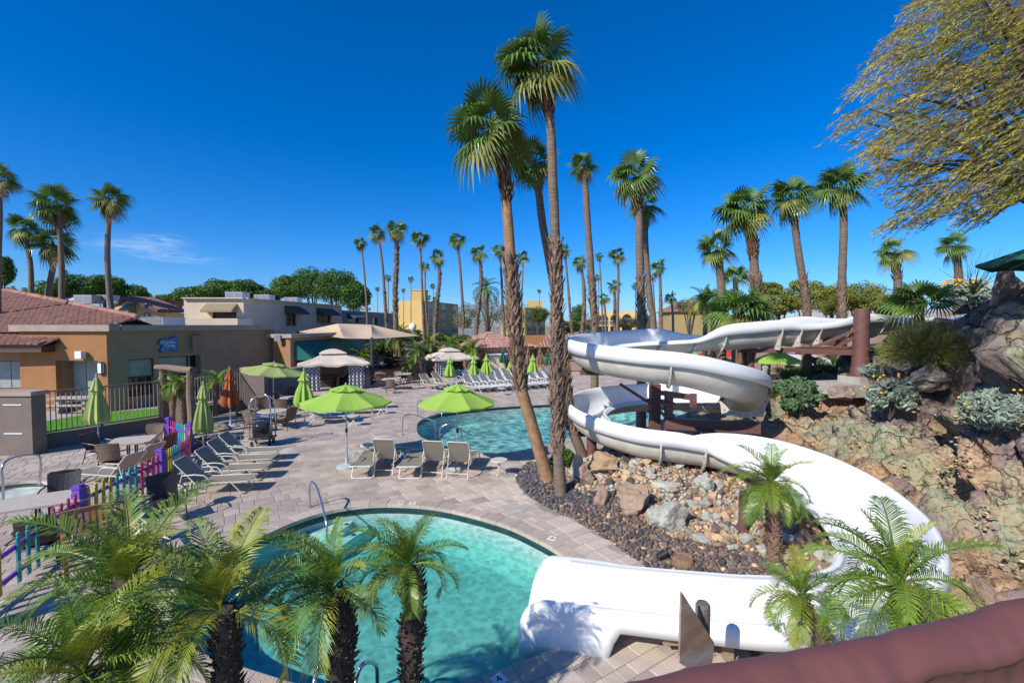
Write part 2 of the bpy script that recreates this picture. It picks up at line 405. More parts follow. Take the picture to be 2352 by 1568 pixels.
while b < 60:
    dep = (.33, .33, .22, .33, .44)[row % 5]; row += 1
    a = -48 + rnd.uniform(-.5, 0)
    while a < 60:
        wd = rnd.choice((.33, .44, .44, .55, .22)); 
        cx, cy = rotp(a + wd / 2, b + dep / 2)
        a0 = a; a += wd
        if cy < 4.4 or cy > 44 or abs(cx) > cy * 1.22 + 1: continue
        if not inside(lim, cx, cy) or inside(lawn_poly, cx, cy): continue
        gp = .006
        pts = [rotp(a0 + gp, b + gp), rotp(a0 + wd - gp, b + gp), rotp(a0 + wd - gp, b + dep - gp), rotp(a0 + gp, b + dep - gp)]
        ok = True
        for po in pools:
            dd = np.abs(po[:, 0] - cx).min() + 0
            if dd > 1 or np.hypot(po[:, 0] - cx, po[:, 1] - cy).min() > 1.0:
                if inside(po, cx, cy): ok = False; break
                continue
            sdist, pnt, nr = nearest(po, cx, cy)
            o = (pnt[0] + nr[0] * .335, pnt[1] + nr[1] * .335)
            pts = clip_half(pts, o, nr)
            if len(pts) < 3: ok = False; break
        if not ok: continue
        # trim to the curved edge of the rock bed
        be = np.array(bed_edge); 
        if cx > -.6 and cy < 16:
            i = int(((be[:, 0] - cx) ** 2 + (be[:, 1] - cy) ** 2).argmin())
            if math.hypot(be[i, 0] - cx, be[i, 1] - cy) < .7 and 0 < i < len(be) - 1:
                t = be[i + 1] - be[i - 1]; t = t / np.linalg.norm(t); nr = (-t[1] * -1, t[0] * -1)
                nr = (t[1], -t[0]) if (t[1] * (-3 - be[i, 0]) - t[0] * (8 - be[i, 1])) > 0 else (-t[1], t[0])
                pts = clip_half(pts, (be[i, 0], be[i, 1]), nr)
        if len(pts) < 3: continue
        ar = abs(sum(pts[k][0] * pts[(k + 1) % len(pts)][1] - pts[(k + 1) % len(pts)][0] * pts[k][1] for k in range(len(pts)))) / 2
        if ar < .006: continue
        pav.append((cx, cy, pts, in_view(Vector((cx, cy, 0)))))
    b += dep
pav.sort(key=lambda q: (not q[3], q[1]))
far = MB()
for i, (cx, cy, pts, iv) in enumerate(pav):
    zt = rnd.uniform(-.002, .002)
    if i < 300:
        warm_ = rnd.random() < max(0, min(1, (cx + 4.5) / 4)) * max(0, min(1, (14.5 - cy) / 3)) * .85
        m_ = MB(); vs, f_ = prism([(x - cx, y - cy) for x, y in pts], -.05, zt); m_.add(vs, f_)
        link('paver', m_.mesh('paver', m_paver_s if warm_ else m_paver), deck, (cx, cy, 0))
    else:
        far.ct = rnd.random(); wz_ = 1 if rnd.random() < max(0, min(1, (cx + 4.5) / 4)) * max(0, min(1, (14.5 - cy) / 3)) * .85 else 0; vs, f_ = prism(pts, -.05, zt); far.add(vs, f_, wz_)
far.ct = 0
st = struct('paver', far, [m_paver, m_paver_s], deck, kind='stuff')
print('pavers', len(pav))

def make_pool(name, po, label_water, depth, wl, cop_w, ts, tint, cont, mcop, lenstone):
    n = len(po)
    sh = MB(); tl = MB()
    top = [(x, y, -.02) for x, y in po]
    def ring(off, z): 
        r_ = []
        for i in range(n):
            t = po[(i + 1) % n] - po[i - 1]; t = t / np.linalg.norm(t); r_.append((po[i, 0] + t[1] * off, po[i, 1] - t[0] * off, z))
        return r_
    rings = [ring(.02, -.02), ring(.02, wl + .05), ring(.02, wl - .1), ring(.02, -depth * .85), ring(-.35, -depth)]
    vs = [q for r_ in rings for q in r_]
    def rf(j): return [(j * n + (i + 1) % n, j * n + i, (j + 1) * n + i, (j + 1) * n + (i + 1) % n) for i in range(n)]
    sh.v = list(vs)
    for j in range(4):
        f_ = rf(j); sh.f += f_; sh.m += [1 if j == 1 else 0] * n; sh.tone += [0] * n
    fl = tessellate_polygon([[Vector(q) for q in rings[-1]]])
    for t in fl:
        a_, b_, c_ = [Vector(rings[-1][i]) for i in t]
        t = tuple(t) if (b_ - a_).cross(c_ - a_).z > 0 else tuple(t)[::-1]
        sh.f.append(tuple(4 * n + i for i in t)); sh.m.append(0); sh.tone.append(0)
    shell = struct(name + '_shell', sh, [m_plaster if name[0] == 'n' else m_plaster2, m_tile])
    # the water itself, a closed body
    wb = MB(); r0 = ring(.03, wl); r1 = ring(.03, -depth - .3)
    tri = tessellate_polygon([[Vector(q) for q in r0]])
    wb.v = r0 + r1
    for t in tri:
        a_, b_, c_ = [Vector(r0[i]) for i in t]
        t = tuple(t) if (b_ - a_).cross(c_ - a_).z > 0 else tuple(t)[::-1]
        wb.f.append(t); wb.f.append(tuple(n + i for i in t[::-1]))
    wb.f += [((i + 1) % n, i, n + i, n + (i + 1) % n) for i in range(n)]
    wb.m = [0] * len(wb.f); wb.tone = [0] * len(wb.f)
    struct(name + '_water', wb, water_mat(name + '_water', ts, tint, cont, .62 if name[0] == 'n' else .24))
    # coping stones
    seg = np.linalg.norm(np.roll(po, -1, 0) - po, axis=1); tot = seg.sum(); K = int(tot / lenstone)
    cum = np.concatenate([[0], np.cumsum(seg)])
    def at(s):
        s %= tot; i = int(np.searchsorted(cum, s, 'right') - 1); i = min(i, n - 1); f = (s - cum[i]) / seg[i]
        p = po[i] + (po[(i + 1) % n] - po[i]) * f; t = po[(i + 1) % n] - po[i]; t = t / np.linalg.norm(t); return p, (t[1], -t[0])
    for k in range(K):
        s0, s1 = tot * k / K + .004, tot * (k + 1) / K - .004
        A = [at(s0 + (s1 - s0) * q / 3) for q in range(4)]
        inn = [(p[0] - q[0] * .02, p[1] - q[1] * .02) for p, q in A]; outr = [(p[0] + q[0] * cop_w, p[1] + q[1] * cop_w) for p, q in A]
        pts = (outr + inn[::-1]); cx = sum(p[0] for p in pts) / 8; cy = sum(p[1] for p in pts) / 8
        ar = sum(pts[i][0] * pts[(i + 1) % 8][1] - pts[(i + 1) % 8][0] * pts[i][1] for i in range(8))
        if ar < 0: pts = pts[::-1]
        m_ = MB(); vs_, f_ = prism([(x - cx, y - cy) for x, y in pts], -.07, .012 + rnd.uniform(-.002, .002), .012); m_.add(vs_, f_)
        link('coping_stone', m_.mesh('coping_stone', mcop), shell, (cx, cy, 0))
    return shell
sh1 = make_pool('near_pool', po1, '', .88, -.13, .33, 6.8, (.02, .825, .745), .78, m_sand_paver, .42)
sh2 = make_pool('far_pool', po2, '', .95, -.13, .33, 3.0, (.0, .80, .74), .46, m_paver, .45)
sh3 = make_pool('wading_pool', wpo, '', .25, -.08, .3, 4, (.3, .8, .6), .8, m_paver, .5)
# three crescent steps under the water of the near pool
stc = G(850, 1120); 
for j, (r0, z) in enumerate(((1.05, -.2), (1.5, -.36), (1.95, -.55))):
    s_ = MB(); cen = G(715, 1140); n = 26; top = []; 
    for k in range(n + 1):
        a = R(-112) + R(92) * k / n
        wv = 1 + .09 * math.sin(k / n * math.pi * 3 + j * 1.3)
        top.append((cen.x + r0 * wv * math.cos(a), cen.y + r0 * wv * math.sin(a)))
    inner = [(cen.x + .3 * math.cos(R(-112) + R(92) * k / n), cen.y + .3 * math.sin(R(-112) + R(92) * k / n)) for k in range(n + 1)]
    vs_ = [(x, y, z) for x, y in top] + [(x, y, z) for x, y in inner] + [(x, y, z - .4) for x, y in top]
    f_ = [(k, k + 1, n + 2 + k, n + 1 + k) for k in range(n)] + [(2 * n + 2 + k, 2 * n + 3 + k, k + 1, k) for k in range(n)]
    s_.add(vs_, f_); link('step', s_.mesh('step', m_step), sh1)
    # dark anti-slip tiles along the nosing
    tt = MB()
    for k in range(2, n - 1, 5):
        x, y = top[k]; a = R(-112) + R(92) * k / n; tt.box((x - .08 * math.cos(a), y - .08 * math.sin(a), z + .006), (.09, .09, .01), rz=a)
    link('nosing_tile', tt.mesh('nosing_tile', m_tile), sh1)

# ------------------------------------------------------------------ terrain of the rock bed and the hill
ctl = [(.12,13.5,0),(.2,12.6,0),(.9,11,0),(1.5,10.1,0),(1.95,9.4,0),(2.45,8.3,0),(2.9,7.3,0),(3.3,6.3,0),(1.5,15.1,0.02),(3,15.6,.05),(5,16.6,.1),(7,18.1,.15),(8.2,20.5,.2),(9.6,24,.3),
 (1.2,13,.15),(2.2,12,.35),(3,13,.6),(3.4,12,.8),(4.5,12.8,.85),(4.8,11.4,.6),(2.4,10.6,.2),(3.2,9.8,.2),(4,9,.22),(4.5,8,.25),(3.5,7.6,.1),(5.5,9.5,.4),(5.2,8,.3),(4.6,6.9,.2),(6,12,.75),(6.9,13.8,1.1),(5.5,15,.7),(7.4,15.4,.9),
 (8.4,15,1.35),(8.06,12.7,1.2),(7.7,11,.95),(7.5,9.5,.75),(7.2,8.3,.65),(6.9,7.3,.55),(6.6,6.2,.45),(6.4,4.6,.35),(5.5,3.2,.2),
 (12,15.7,2.6),(12.8,15,2.8),(10.6,15.2,2.1),(9.4,13.2,2.3),(9.7,11.3,2.1),(9.5,11.8,2.3),(10.1,11,2.8),(10.9,11,3.8),(11.6,12,4.6),(11.3,10.5,5.2),(11.3,9.8,5.5),(10.1,9,3.9),(9.0,8,2.4),(8.0,7.0,1.4),(8.1,8.1,1.7),(8.8,9,2.2),(8.4,9.6,1.45),(7.2,6.3,1.0),(9.2,6.2,3.2),
 (14,12,5.3),(13.5,16.5,3.6),(16,18.5,4.2),(19,20,5.0),(10,17.6,1.5),(10.5,20,1.4),(13,21,1.5),(11.4,26,.8),(16,26,1.0),(21,32,.9),(30,40,2.0),(14,34,.9),(18,45,1),(25,12,6.2),(12,6,4.6),(10,4,3.2),(8,3,1.9),(15,8,5.8),(20,6,6)]
cp = np.array([tuple(Q(x, y, z)) for x, y, z in ctl])
def U(r2): return np.where(r2 < 1e-9, 0, r2 * np.log(r2 + 1e-12)) * .5
d2 = ((cp[:, None, :2] - cp[None, :, :2]) ** 2).sum(-1); K_ = len(cp)
A_ = np.zeros((K_ + 3, K_ + 3)); A_[:K_, :K_] = U(d2) + np.eye(K_) * .15
A_[:K_, K_] = 1; A_[:K_, K_ + 1:] = cp[:, :2]; A_[K_, :K_] = 1; A_[K_ + 1:, :K_] = cp[:, :2].T
rhs = np.concatenate([cp[:, 2], [0, 0, 0]]); wts = np.linalg.solve(A_, rhs)
def tz_arr(xy):
    d_ = ((xy[:, None, :] - cp[None, :, :2]) ** 2).sum(-1)
    return U(d_) @ wts[:K_] + wts[K_] + xy @ wts[K_ + 1:]
def tz(x, y): return float(tz_arr(np.array([[x, y]]))[0])

def rockness(x, y, z):
    e = (x - 7.0) * .9 + (y - 9) * -.12
    return max(0, min(1, e / 1.3 + .25)) * (1 if y < 19 else max(0, 1 - (y - 19) / 3))
xs = list(np.arange(0, 13.2, .06)); s_ = .1
while xs[-1] < 70: xs.append(xs[-1] + s_); s_ *= 1.12
ys = list(np.arange(3.0, 17.0, .06)); s_ = .1
while ys[-1] < 70: ys.append(ys[-1] + s_); s_ *= 1.12
nx, ny = len(xs), len(ys)
gx, gy = np.meshgrid(xs, ys); flatxy = np.stack([gx.ravel(), gy.ravel()], 1)
gz = np.concatenate([tz_arr(flatxy[i:i + 4000]) for i in range(0, len(flatxy), 4000)])
bp_ = np.array(bed_poly)
def inside_np(poly, pts):
    c = np.zeros(len(pts), bool); n = len(poly); j = n - 1
    for i in range(n):
        xi, yi = poly[i]; xj, yj = poly[j]
        m_ = ((yi > pts[:, 1]) != (yj > pts[:, 1])) & (pts[:, 0] < (xj - xi) * (pts[:, 1] - yi) / (yj - yi + 1e-12) + xi); c ^= m_; j = i
    return c
ins = inside_np(bp_, flatxy)
gzr = gz.reshape(ny, nx)
dzx = np.gradient(gzr, np.array(xs), axis=1); dzy = np.gradient(gzr, np.array(ys), axis=0)
nrm = np.stack([-dzx.ravel(), -dzy.ravel(), np.ones(nx * ny)], 1); nrm /= np.linalg.norm(nrm, axis=1)[:, None]
V3 = np.zeros((nx * ny, 3)); rk = np.zeros(nx * ny)
for i in range(nx * ny):
    x, y = flatxy[i]; z = gz[i]
    if not ins[i] and x > 12: 
        V3[i] = (x, y, z); continue
    r_ = rockness(x, y, z) if x > 5 else 0
    p = Vector((x, y, z)); dsp = .035 * noise.fractal(p * 2.2, 1, 2, 4)
    if r_ > 0 and y < 26:
        def blocks(q, seed, tilt):
            dd, pp = noise.voronoi(q); c = pp[0]
            n1 = noise.noise_vector(c * 7.31 + Vector((seed, 0, 0))); n1.z *= .8
            return noise.cell(c * 13.7 + Vector((seed, 0, 0))) - .5, n1.dot(q - c) * tilt, min((dd[1] - dd[0]) * 14, 1)
        q = Vector((p.x * .42 + p.z * .2, p.y * .5, p.z * .6)) + noise.noise_vector(p * .45) * .35
        c1, t1, e1 = blocks(q, 1, 1.5)
        q2 = Vector((p.x * .95 + p.z * .6, p.y * 1.15, p.z * 1.7)) + noise.noise_vector(p * 1.1) * .35
        c2, t2, e2 = blocks(q2, 5, 1.2)
        q3 = Vector((p.x * 3.2 + p.z, p.y * 3.6, p.z * 7)) + noise.noise_vector(p * 2.3) * .3
        c3, t3, e3 = blocks(q3, 9, 1.0)
        dsp += r_ * (c1 * .62 + t1 * .85 + c2 * .22 + t2 * .34 + c3 * .035 + t3 * .05 - (1 - e1) * .30 - (1 - e2) * .13 - (1 - e3) * .03 + .03 * noise.fractal(p * 2.6, 1, 2.1, 5) + .015 * noise.fractal(p * 11, 1, 2.1, 3))
    rk[i] = r_
    V3[i] = (x + nrm[i][0] * dsp, y + nrm[i][1] * dsp, z + nrm[i][2] * dsp)
    if not ins[i]: V3[i][2] = min(V3[i][2], -.05)
idx = np.arange(nx * ny).reshape(ny, nx)
q_ = np.stack([idx[:-1, :-1], idx[:-1, 1:], idx[1:, 1:], idx[1:, :-1]], -1).reshape(-1, 4)
keep = ins[q_].sum(1) >= 2
q_ = q_[keep]
def rock_mat():
    m = D.materials.new('hill_rock'); m.use_nodes = True; t = m.node_tree; b = t.nodes['Principled BSDF']; L = t.links.new; b.inputs['Roughness'].default_value = .9; b.inputs['Specular IOR Level'].default_value = .25
    tcn = t.nodes.new('ShaderNodeTexCoord'); at = t.nodes.new('ShaderNodeAttribute'); at.attribute_name = 'rock'
    def noi(s, d=6, dist=0):
        n = t.nodes.new('ShaderNodeTexNoise'); n.inputs['Scale'].default_value = s; n.inputs['Detail'].default_value = d; n.inputs['Distortion'].default_value = dist; L(tcn.outputs['Object'], n.inputs['Vector']); return n.outputs[0]
    def mr(a, lo, hi):
        n = t.nodes.new('ShaderNodeMapRange'); n.inputs[1].default_value = lo; n.inputs[2].default_value = hi; L(a, n.inputs[0]); return n.outputs[0]
    def mix(f, a, b_):
        n = t.nodes.new('ShaderNodeMix'); n.data_type = 'RGBA'; L(f, n.inputs[0])
        for i, c in ((6, a), (7, b_)):
            if isinstance(c, tuple): n.inputs[i].default_value = (*c, 1)
            else: L(c, n.inputs[i])
        return n.outputs[2]
    base = mix(mr(noi(2.3), .4, .62), (.46, .30, .175), (.31, .19, .115))
    base = mix(mr(noi(.42, 8, .9), .44, .56), base, (.30, .32, .20))         # copper green
    base = mix(mr(noi(1.1, 5, 1.2), .6, .7), base, (.48, .28, .13))            # rust
    base = mix(mr(noi(.8, 7, .8), .53, .62), base, (.24, .18, .165))            # purple grey
    base = mix(mr(noi(5, 6), .55, .75), base, (.46, .37, .25))
    base = mix(mr(noi(14, 8, .5), .52, .7), base, (.17, .11, .075))
    # dark desert varnish on the upper blocks
    sp = t.nodes.new('ShaderNodeSeparateXYZ'); L(tcn.outputs['Object'], sp.inputs[0])
    hz = mr(sp.outputs[2], 1.7, 2.5)
    mm = t.nodes.new('ShaderNodeMath'); mm.operation = 'MULTIPLY'; L(hz, mm.inputs[0]); L(mr(noi(.75, 7, .7), .34, .50), mm.inputs[1])
    base = mix(mm.outputs[0], base, (.20, .15, .13))
    dirt = mix(mr(noi(3), .4, .6), (.34, .215, .125), (.45, .32, .19))
    dirt = mix(mr(noi(40, 3), .5, .7), dirt, (.2, .15, .11))
    f = mr(at.outputs['Fac'], .1, .5)
    col = mix(f, dirt, base)
    L(col, b.inputs['Base Color'])
    bp = t.nodes.new('ShaderNodeBump'); bp.inputs['Distance'].default_value = .055; bp.inputs['Strength'].default_value = 1.0; L(noi(7, 10), bp.inputs['Height'])
    bp2 = t.nodes.new('ShaderNodeBump'); bp2.inputs['Distance'].default_value = .015; bp2.inputs['Strength'].default_value = .8; L(noi(55, 4), bp2.inputs['Height']); L(bp.outputs[0], bp2.inputs['Normal'])
    dn = t.nodes.new('ShaderNodeTexNoise'); dn.inputs['Scale'].default_value = 1.6; dn.inputs['Detail'].default_value = 5; L(tcn.outputs['Object'], dn.inputs['Vector'])
    prev = bp2
    for s_c, dist_, wd_ in ((.5, .09, .022), (1.25, .02, .03)):
        mp = t.nodes.new('ShaderNodeMapping'); mp.inputs['Scale'].default_value = (1, 1.2, 1.9); mp.inputs['Rotation'].default_value = (.5, .4, .2)
        va_ = t.nodes.new('ShaderNodeVectorMath'); va_.operation = 'MULTIPLY_ADD'; va_.inputs[1].default_value = (1.1,) * 3; L(dn.outputs['Color'], va_.inputs[0]); L(tcn.outputs['Object'], va_.inputs[2]); L(va_.outputs[0], mp.inputs['Vector'])
        vo = t.nodes.new('ShaderNodeTexVoronoi'); vo.feature = 'DISTANCE_TO_EDGE'; vo.inputs['Scale'].default_value = s_c; L(mp.outputs[0], vo.inputs['Vector'])
        hh = mr(vo.outputs['Distance'], 0, wd_); mf = t.nodes.new('ShaderNodeMath'); mf.operation = 'MULTIPLY'; L(hh, mf.inputs[0]); L(f, mf.inputs[1])
        b3 = t.nodes.new('ShaderNodeBump'); b3.inputs['Distance'].default_value = dist_; b3.inputs['Strength'].default_value = 1.0; L(mf.outputs[0], b3.inputs['Height']); L(prev.outputs[0], b3.inputs['Normal']); prev = b3
    L(prev.outputs[0], b.inputs['Normal']); return m
m_hill = rock_mat()
me = npmesh('hill', V3, q_, m_hill)
at = me.attributes.new('rock', 'FLOAT', 'POINT'); at.data.foreach_set('value', rk.astype(np.float32)[:len(me.vertices)] if len(me.vertices) == len(rk) else np.zeros(len(me.vertices), np.float32))
hill = link('hill', me); hill['kind'] = 'structure'
print('terrain', len(q_))
Vgrid = V3.reshape(ny, nx, 3); xs_a = np.array(xs); ys_a = np.array(ys)
def tsurf(x, y):                                 # height of the finished surface
    i = int(np.clip(np.searchsorted(xs_a, x) - 1, 0, nx - 2)); j = int(np.clip(np.searchsorted(ys_a, y) - 1, 0, ny - 2))
    return float(max(Vgrid[j, i, 2], Vgrid[j + 1, i + 1, 2], -0.02))
def hit(u, v, y0=5, y1=40):                       # where the sight line of a picture point meets the hill
    d = ray(u, v); t = y0 / d.y
    while t * d.y < y1:
        p = Vector((d.x * t, d.y * t, H + d.z * t))
        if p.z < tsurf(p.x, p.y) and inside(bed_poly, p.x, p.y): return p
        t *= 1.006
    return None

# distant desert hills behind the palms
hm = MB(); 
def hillfn(s, t_):
    x = -900 + 2900 * s; y = 1500 + 500 * t_
    hgt = 20 + 75 * max(0, noise.fractal(Vector((x / 420, 3.3, 0)), 1, 2, 6) + .35) * (1.0 if x > 500 else .25)
    pr = math.sin(min(1, t_ * 2) * math.pi / 2)
    return (x, y, -5 + hgt * pr)
hm.grid(hillfn, 200, 4)
struct('far_hills', hm, mat('far_hills', (.42, .36, .33), (.34, .30, .28), rough=1, scale=.02), smooth=False)
# ================================================================== WATER SLIDE
m_gel = mat('slide_gelcoat', (.80, .80, .79), (.77, .77, .755), rough=.42, scale=1.5, spec=.28, bump=.05, bscale=3)
m_shell = mat('slide_shell', (.64, .60, .52), (.56, .52, .44), rough=.6, scale=2.5, bump=.5, bscale=8, c3=(.50, .46, .38), s3=1.7)
m_maroon = mat('maroon_steel', (.17, .075, .062), (.13, .058, .048), rough=.55, scale=5, bump=.15, bscale=30)
m_conc = mat('concrete', (.45, .42, .37), (.36, .33, .29), rough=.9, scale=5, bump=.5)
m_seam = mat('seam_caulk', (.50, .49, .46), rough=.8)
m_bolt = mat('bolt_steel', (.3, .27, .24), rough=.5, metal=.4)
def arc(a, zf, hl=.45, hr=.86):
    return (4.65 + 2.3 * math.cos(R(a)), 14.1 + 2.3 * math.sin(R(a)), zf, hl, hr)
path = [(19.5,20.2,4.35,.55,.55),(17.5,19.0,4.2,.55,.55),(15.2,18.1,4.08,.6,.6),(12.9,17.35,3.95,.85,.7),(11.4,16.95,3.87,.62,.85),(10.4,16.8,3.78,.66,.85),(9.8,16.75,3.68,.9,.7),(8.6,16.65,3.56,.95,.5),(7.5,16.6,3.5,.88,.5),(6.6,16.6,3.45,.5,.6),(5.6,16.5,3.4,.45,.85),
 arc(95,3.35),arc(125,3.27),arc(155,3.18),arc(180,3.1),arc(210,3.02),arc(240,2.93),arc(265,2.83),arc(285,2.62),arc(305,2.4),arc(325,2.14),arc(345,1.86),arc(360,1.68),arc(385,1.55),arc(415,1.44),arc(450,1.34),arc(485,1.27),arc(515,1.2),arc(540,1.13),arc(570,1.04),arc(600,.93),arc(625,.86,.5,.85),
 (5.25,11.55,.8,.75,.7),(5.85,10.85,.74,.88,.5),(6.25,9.9,.66,.92,.42),(6.35,8.9,.58,.92,.4),(6.15,7.9,.5,.92,.4),(5.75,7.05,.45,.92,.4),(5.15,6.35,.4,.85,.42),(4.3,6.02,.34,.62,.46),(3.4,6.12,.28,.46,.46),(2.5,6.4,.22,.42,.44),(1.6,6.65,.17,.42,.44),(.95,6.82,.11,.46,.5),(.5,6.93,.04,.5,.55),(.22,7.0,-.02,.5,.56)]
ctr = []
for x, y, z, hl, hr in path:
    q = Q(x, y, z); ctr.append((q.x, q.y, q.z, hl, hr))
S = spline(ctr, 10); NS = len(S)
Srim = .52
def uprof(h, off, n=9):
    """points of one side from the rim down to the floor: lateral distance, height"""
    r = Srim; pts = []
    if h > r:
        pts = [(r + off, h), (r + off, (h + r) / 2)]; th = math.pi / 2
    else: th = math.acos(max(-1, 1 - h / r))
    for k in range(n):
        a = th * (1 - k / n); pts.append(((r + off) * math.sin(a), r - (r + off) * math.cos(a)))
    if h <= r: pts = [pts[0], pts[0]] + pts
    return pts
rows = []; mats_row = None; frames = []
tot_L = np.concatenate([[0], np.cumsum(np.linalg.norm(np.diff(S[:, :3], axis=0), axis=1))])
for i in range(NS):
    p = Vector(S[i, :3]); t = Vector(S[min(i + 1, NS - 1), :3]) - Vector(S[max(i - 1, 0), :3]); t.z = 0; t.normalize()
    right = Vector((t.y, -t.x, 0)); hl, hr = S[i, 3], S[i, 4]; frames.append((p, t, right))
    e = tot_L[-1] - tot_L[i]                                  # distance to the exit
    rd = .34
    if e < rd: k_ = math.sqrt(max(0, 1 - ((rd - e) / rd) ** 2)); hl = .06 + (hl - .06) * k_; hr = .06 + (hr - .06) * k_
    def lip(h):
        return .14 + max(0, h - .45) * .55
    ll, lr = lip(S[i, 3]), lip(S[i, 4])
    s_ = min(1, max(0, (1.45 - e) / .28)); s_ = s_ * s_ * (3 - 2 * s_)
    wide = .30
    back = min(1, max(0, (5.2 - e) / 1.5))
    ll = ll * (1 - back) + .27 * back
    ll = ll * (1 - s_) + (S[i, 3] + S[i, 2] + .22) * s_ if s_ else ll
    lr = lr * (1 - s_) + (S[i, 4] + S[i, 2] + .22) * s_ if s_ else lr
    if e < rd: ll = max(.05, hl + S[i, 2] + .22); lr = max(.05, hr + S[i, 2] + .22)
    prof = []
    def side(h, l, sg, extra):
        inn = uprof(h, 0); xr = inn[0][0]; xo = xr + .13 + extra
        lipo = [(xo + .05 * l, h - l), (xo + .03 * l, h - l * .5), (xo, h - .07), (xo - .02, h - .025), (xo - .06, h), (xr + .045, h + .002), (xr + .012, h - .012)]
        inner = [q for q in inn[1:]]
        out_ = uprof(h - .05, .035)
        under = [(xo + .05 * l - .018, h - l), (xo - .02, h - .07), (xr + .05, h - .045)] + out_[1:]
        return [(sg * a, b) for a, b in lipo + inner], [(sg * a, b) for a, b in under]
    iL, uL = side(hl, ll, -1, .05 * s_); iR, uR = side(hr, lr, 1, .05 * s_)
    ringp = iL + [(0, 0)] + iR[::-1] + uR + [(0, -.035)] + uL[::-1]
    nin = len(iL) + 1 + len(iR)
    rows.append([p + right * a + Vector((0, 0, b)) for a, b in ringp])
K = len(rows[0]); sl = MB()
sl.v = [tuple(q) for r_ in rows for q in r_]
for i in range(NS - 1):
    for k in range(K):
        k2 = (k + 1) % K; sl.f.append((i * K + k, (i + 1) * K + k, (i + 1) * K + k2, i * K + k2)); sl.m.append(0 if k < nin - 1 else 1); sl.tone.append(0)
for e_, o in ((0, 0), (1, (NS - 1) * K)):
    for k in range(nin - 1):
        q = [o + k, o + k + 1]
base = Q(4.6, 14.1, 1.0)
slide = thing('water_slide', 'white fibreglass water slide spiralling down from the rocky hill into the near pool', 'water slide', base)
part('trough', sl, [m_gel, m_shell], slide, smooth=True, world=True)
# bolted joints round the outside of the trough
def flange(i, depth=.07, bolts=True, sadd=False):
    p, t, right = frames[i]; hl, hr = S[i, 3] - .12, S[i, 4] - .12
    L_ = [(-a, b) for a, b in uprof(hl, .03)][1:]; R_ = [(a, b) for a, b in uprof(hr, .03)][1:]
    L2 = [(-a, b) for a, b in uprof(hl, .03 + depth)][1:]; R2 = [(a, b) for a, b in uprof(hr, .03 + depth)][1:]
    inn = L_ + [(0, -.03)] + R_[::-1]; o2 = L2 + [(0, -.03 - depth)] + R2[::-1]
    if sadd: o2 = [(a, b) if b > .1 else (a * 1.02, min(b, -.14)) for a, b in o2]
    fb = MB(); n = len(inn); vs = []
    for s in (-.02, .02):
        vs += [p + right * a + Vector((0, 0, b)) + t * s for a, b in inn] + [p + right * a + Vector((0, 0, b)) + t * s for a, b in o2]
    fs = []
    for k in range(n - 1):
        fs += [(k, k + 1, n + k + 1, n + k), (2 * n + k + 1, 2 * n + k, 3 * n + k, 3 * n + k + 1), (n + k, n + k + 1, 3 * n + k + 1, 3 * n + k)]
    fs += [(0, n, 3 * n, 2 * n), (n - 1, 3 * n - 1, 4 * n - 1, 2 * n - 1)]
    fb.add(vs, fs, 0)
    if bolts:
        for k in range(1, n - 1, 2):
            for s in (-.03, .03):
                a = (inn[k][0] + o2[k][0]) / 2; b = (inn[k][1] + o2[k][1]) / 2; c = p + right * a + Vector((0, 0, b)) + t * s
                fb.box(c, (.035, .035, .035), mi=1)
    part('flange', fb, [m_shell, m_bolt], slide, world=True)
def seam(i):
    p, t, right = frames[i]; hl, hr = S[i, 3] - .02, S[i, 4] - .02
    L_ = [(-a, b) for a, b in uprof(hl, -.002)][1:]; R_ = [(a, b) for a, b in uprof(hr, -.002)][1:]; line = L_ + [(0, .003)] + R_[::-1]; sb_ = MB(); n = len(line)
    sb_.add([p + right * a + Vector((0, 0, b)) + t * s for s in (-.007, .007) for a, b in line], [(k, k + 1, n + k + 1, n + k) for k in range(n - 1)])
    part('seam', sb_, m_seam, slide, world=True)
nxt = 1.0
for i in range(NS - 12):
    if tot_L[i] > nxt: seam(i); nxt += 1.75
def idx_at(u):                                   # stations whose picture column is u
    res = []
    for i in range(1, NS):
        a = 1176 + F * S[i - 1, 0] / S[i - 1, 1]; b = 1176 + F * S[i, 0] / S[i, 1]
        if (a - u) * (b - u) <= 0: res.append(i)
    return res
tops = [i for i in range(NS) if tot_L[i] < 1e9]
for u_, which, dp, sd_ in ((2000, 0, .09, 0), (1922, 0, .09, 0), (1858, 0, .13, 1), (1815, 0, .13, 1), (1772, 0, .13, 1), (1655, 0, .10, 0), (1582, 0, .10, 0), (1508, 0, .10, 0), (1527, 1, .11, 0), (1345, 0, .10, 1), (1515, 3, .12, 0), (1613, 3, .12, 0), (1640, 2, .05, 0)):
    c_ = idx_at(u_)
    if len(c_) > which: flange(c_[which], dp, True, bool(sd_))
i_r = int(np.argmax(S[: NS * 24 // 46, 0] * (np.arange(NS * 24 // 46) > NS * 18 // 46))); flange(i_r - 6, .16, True, True)

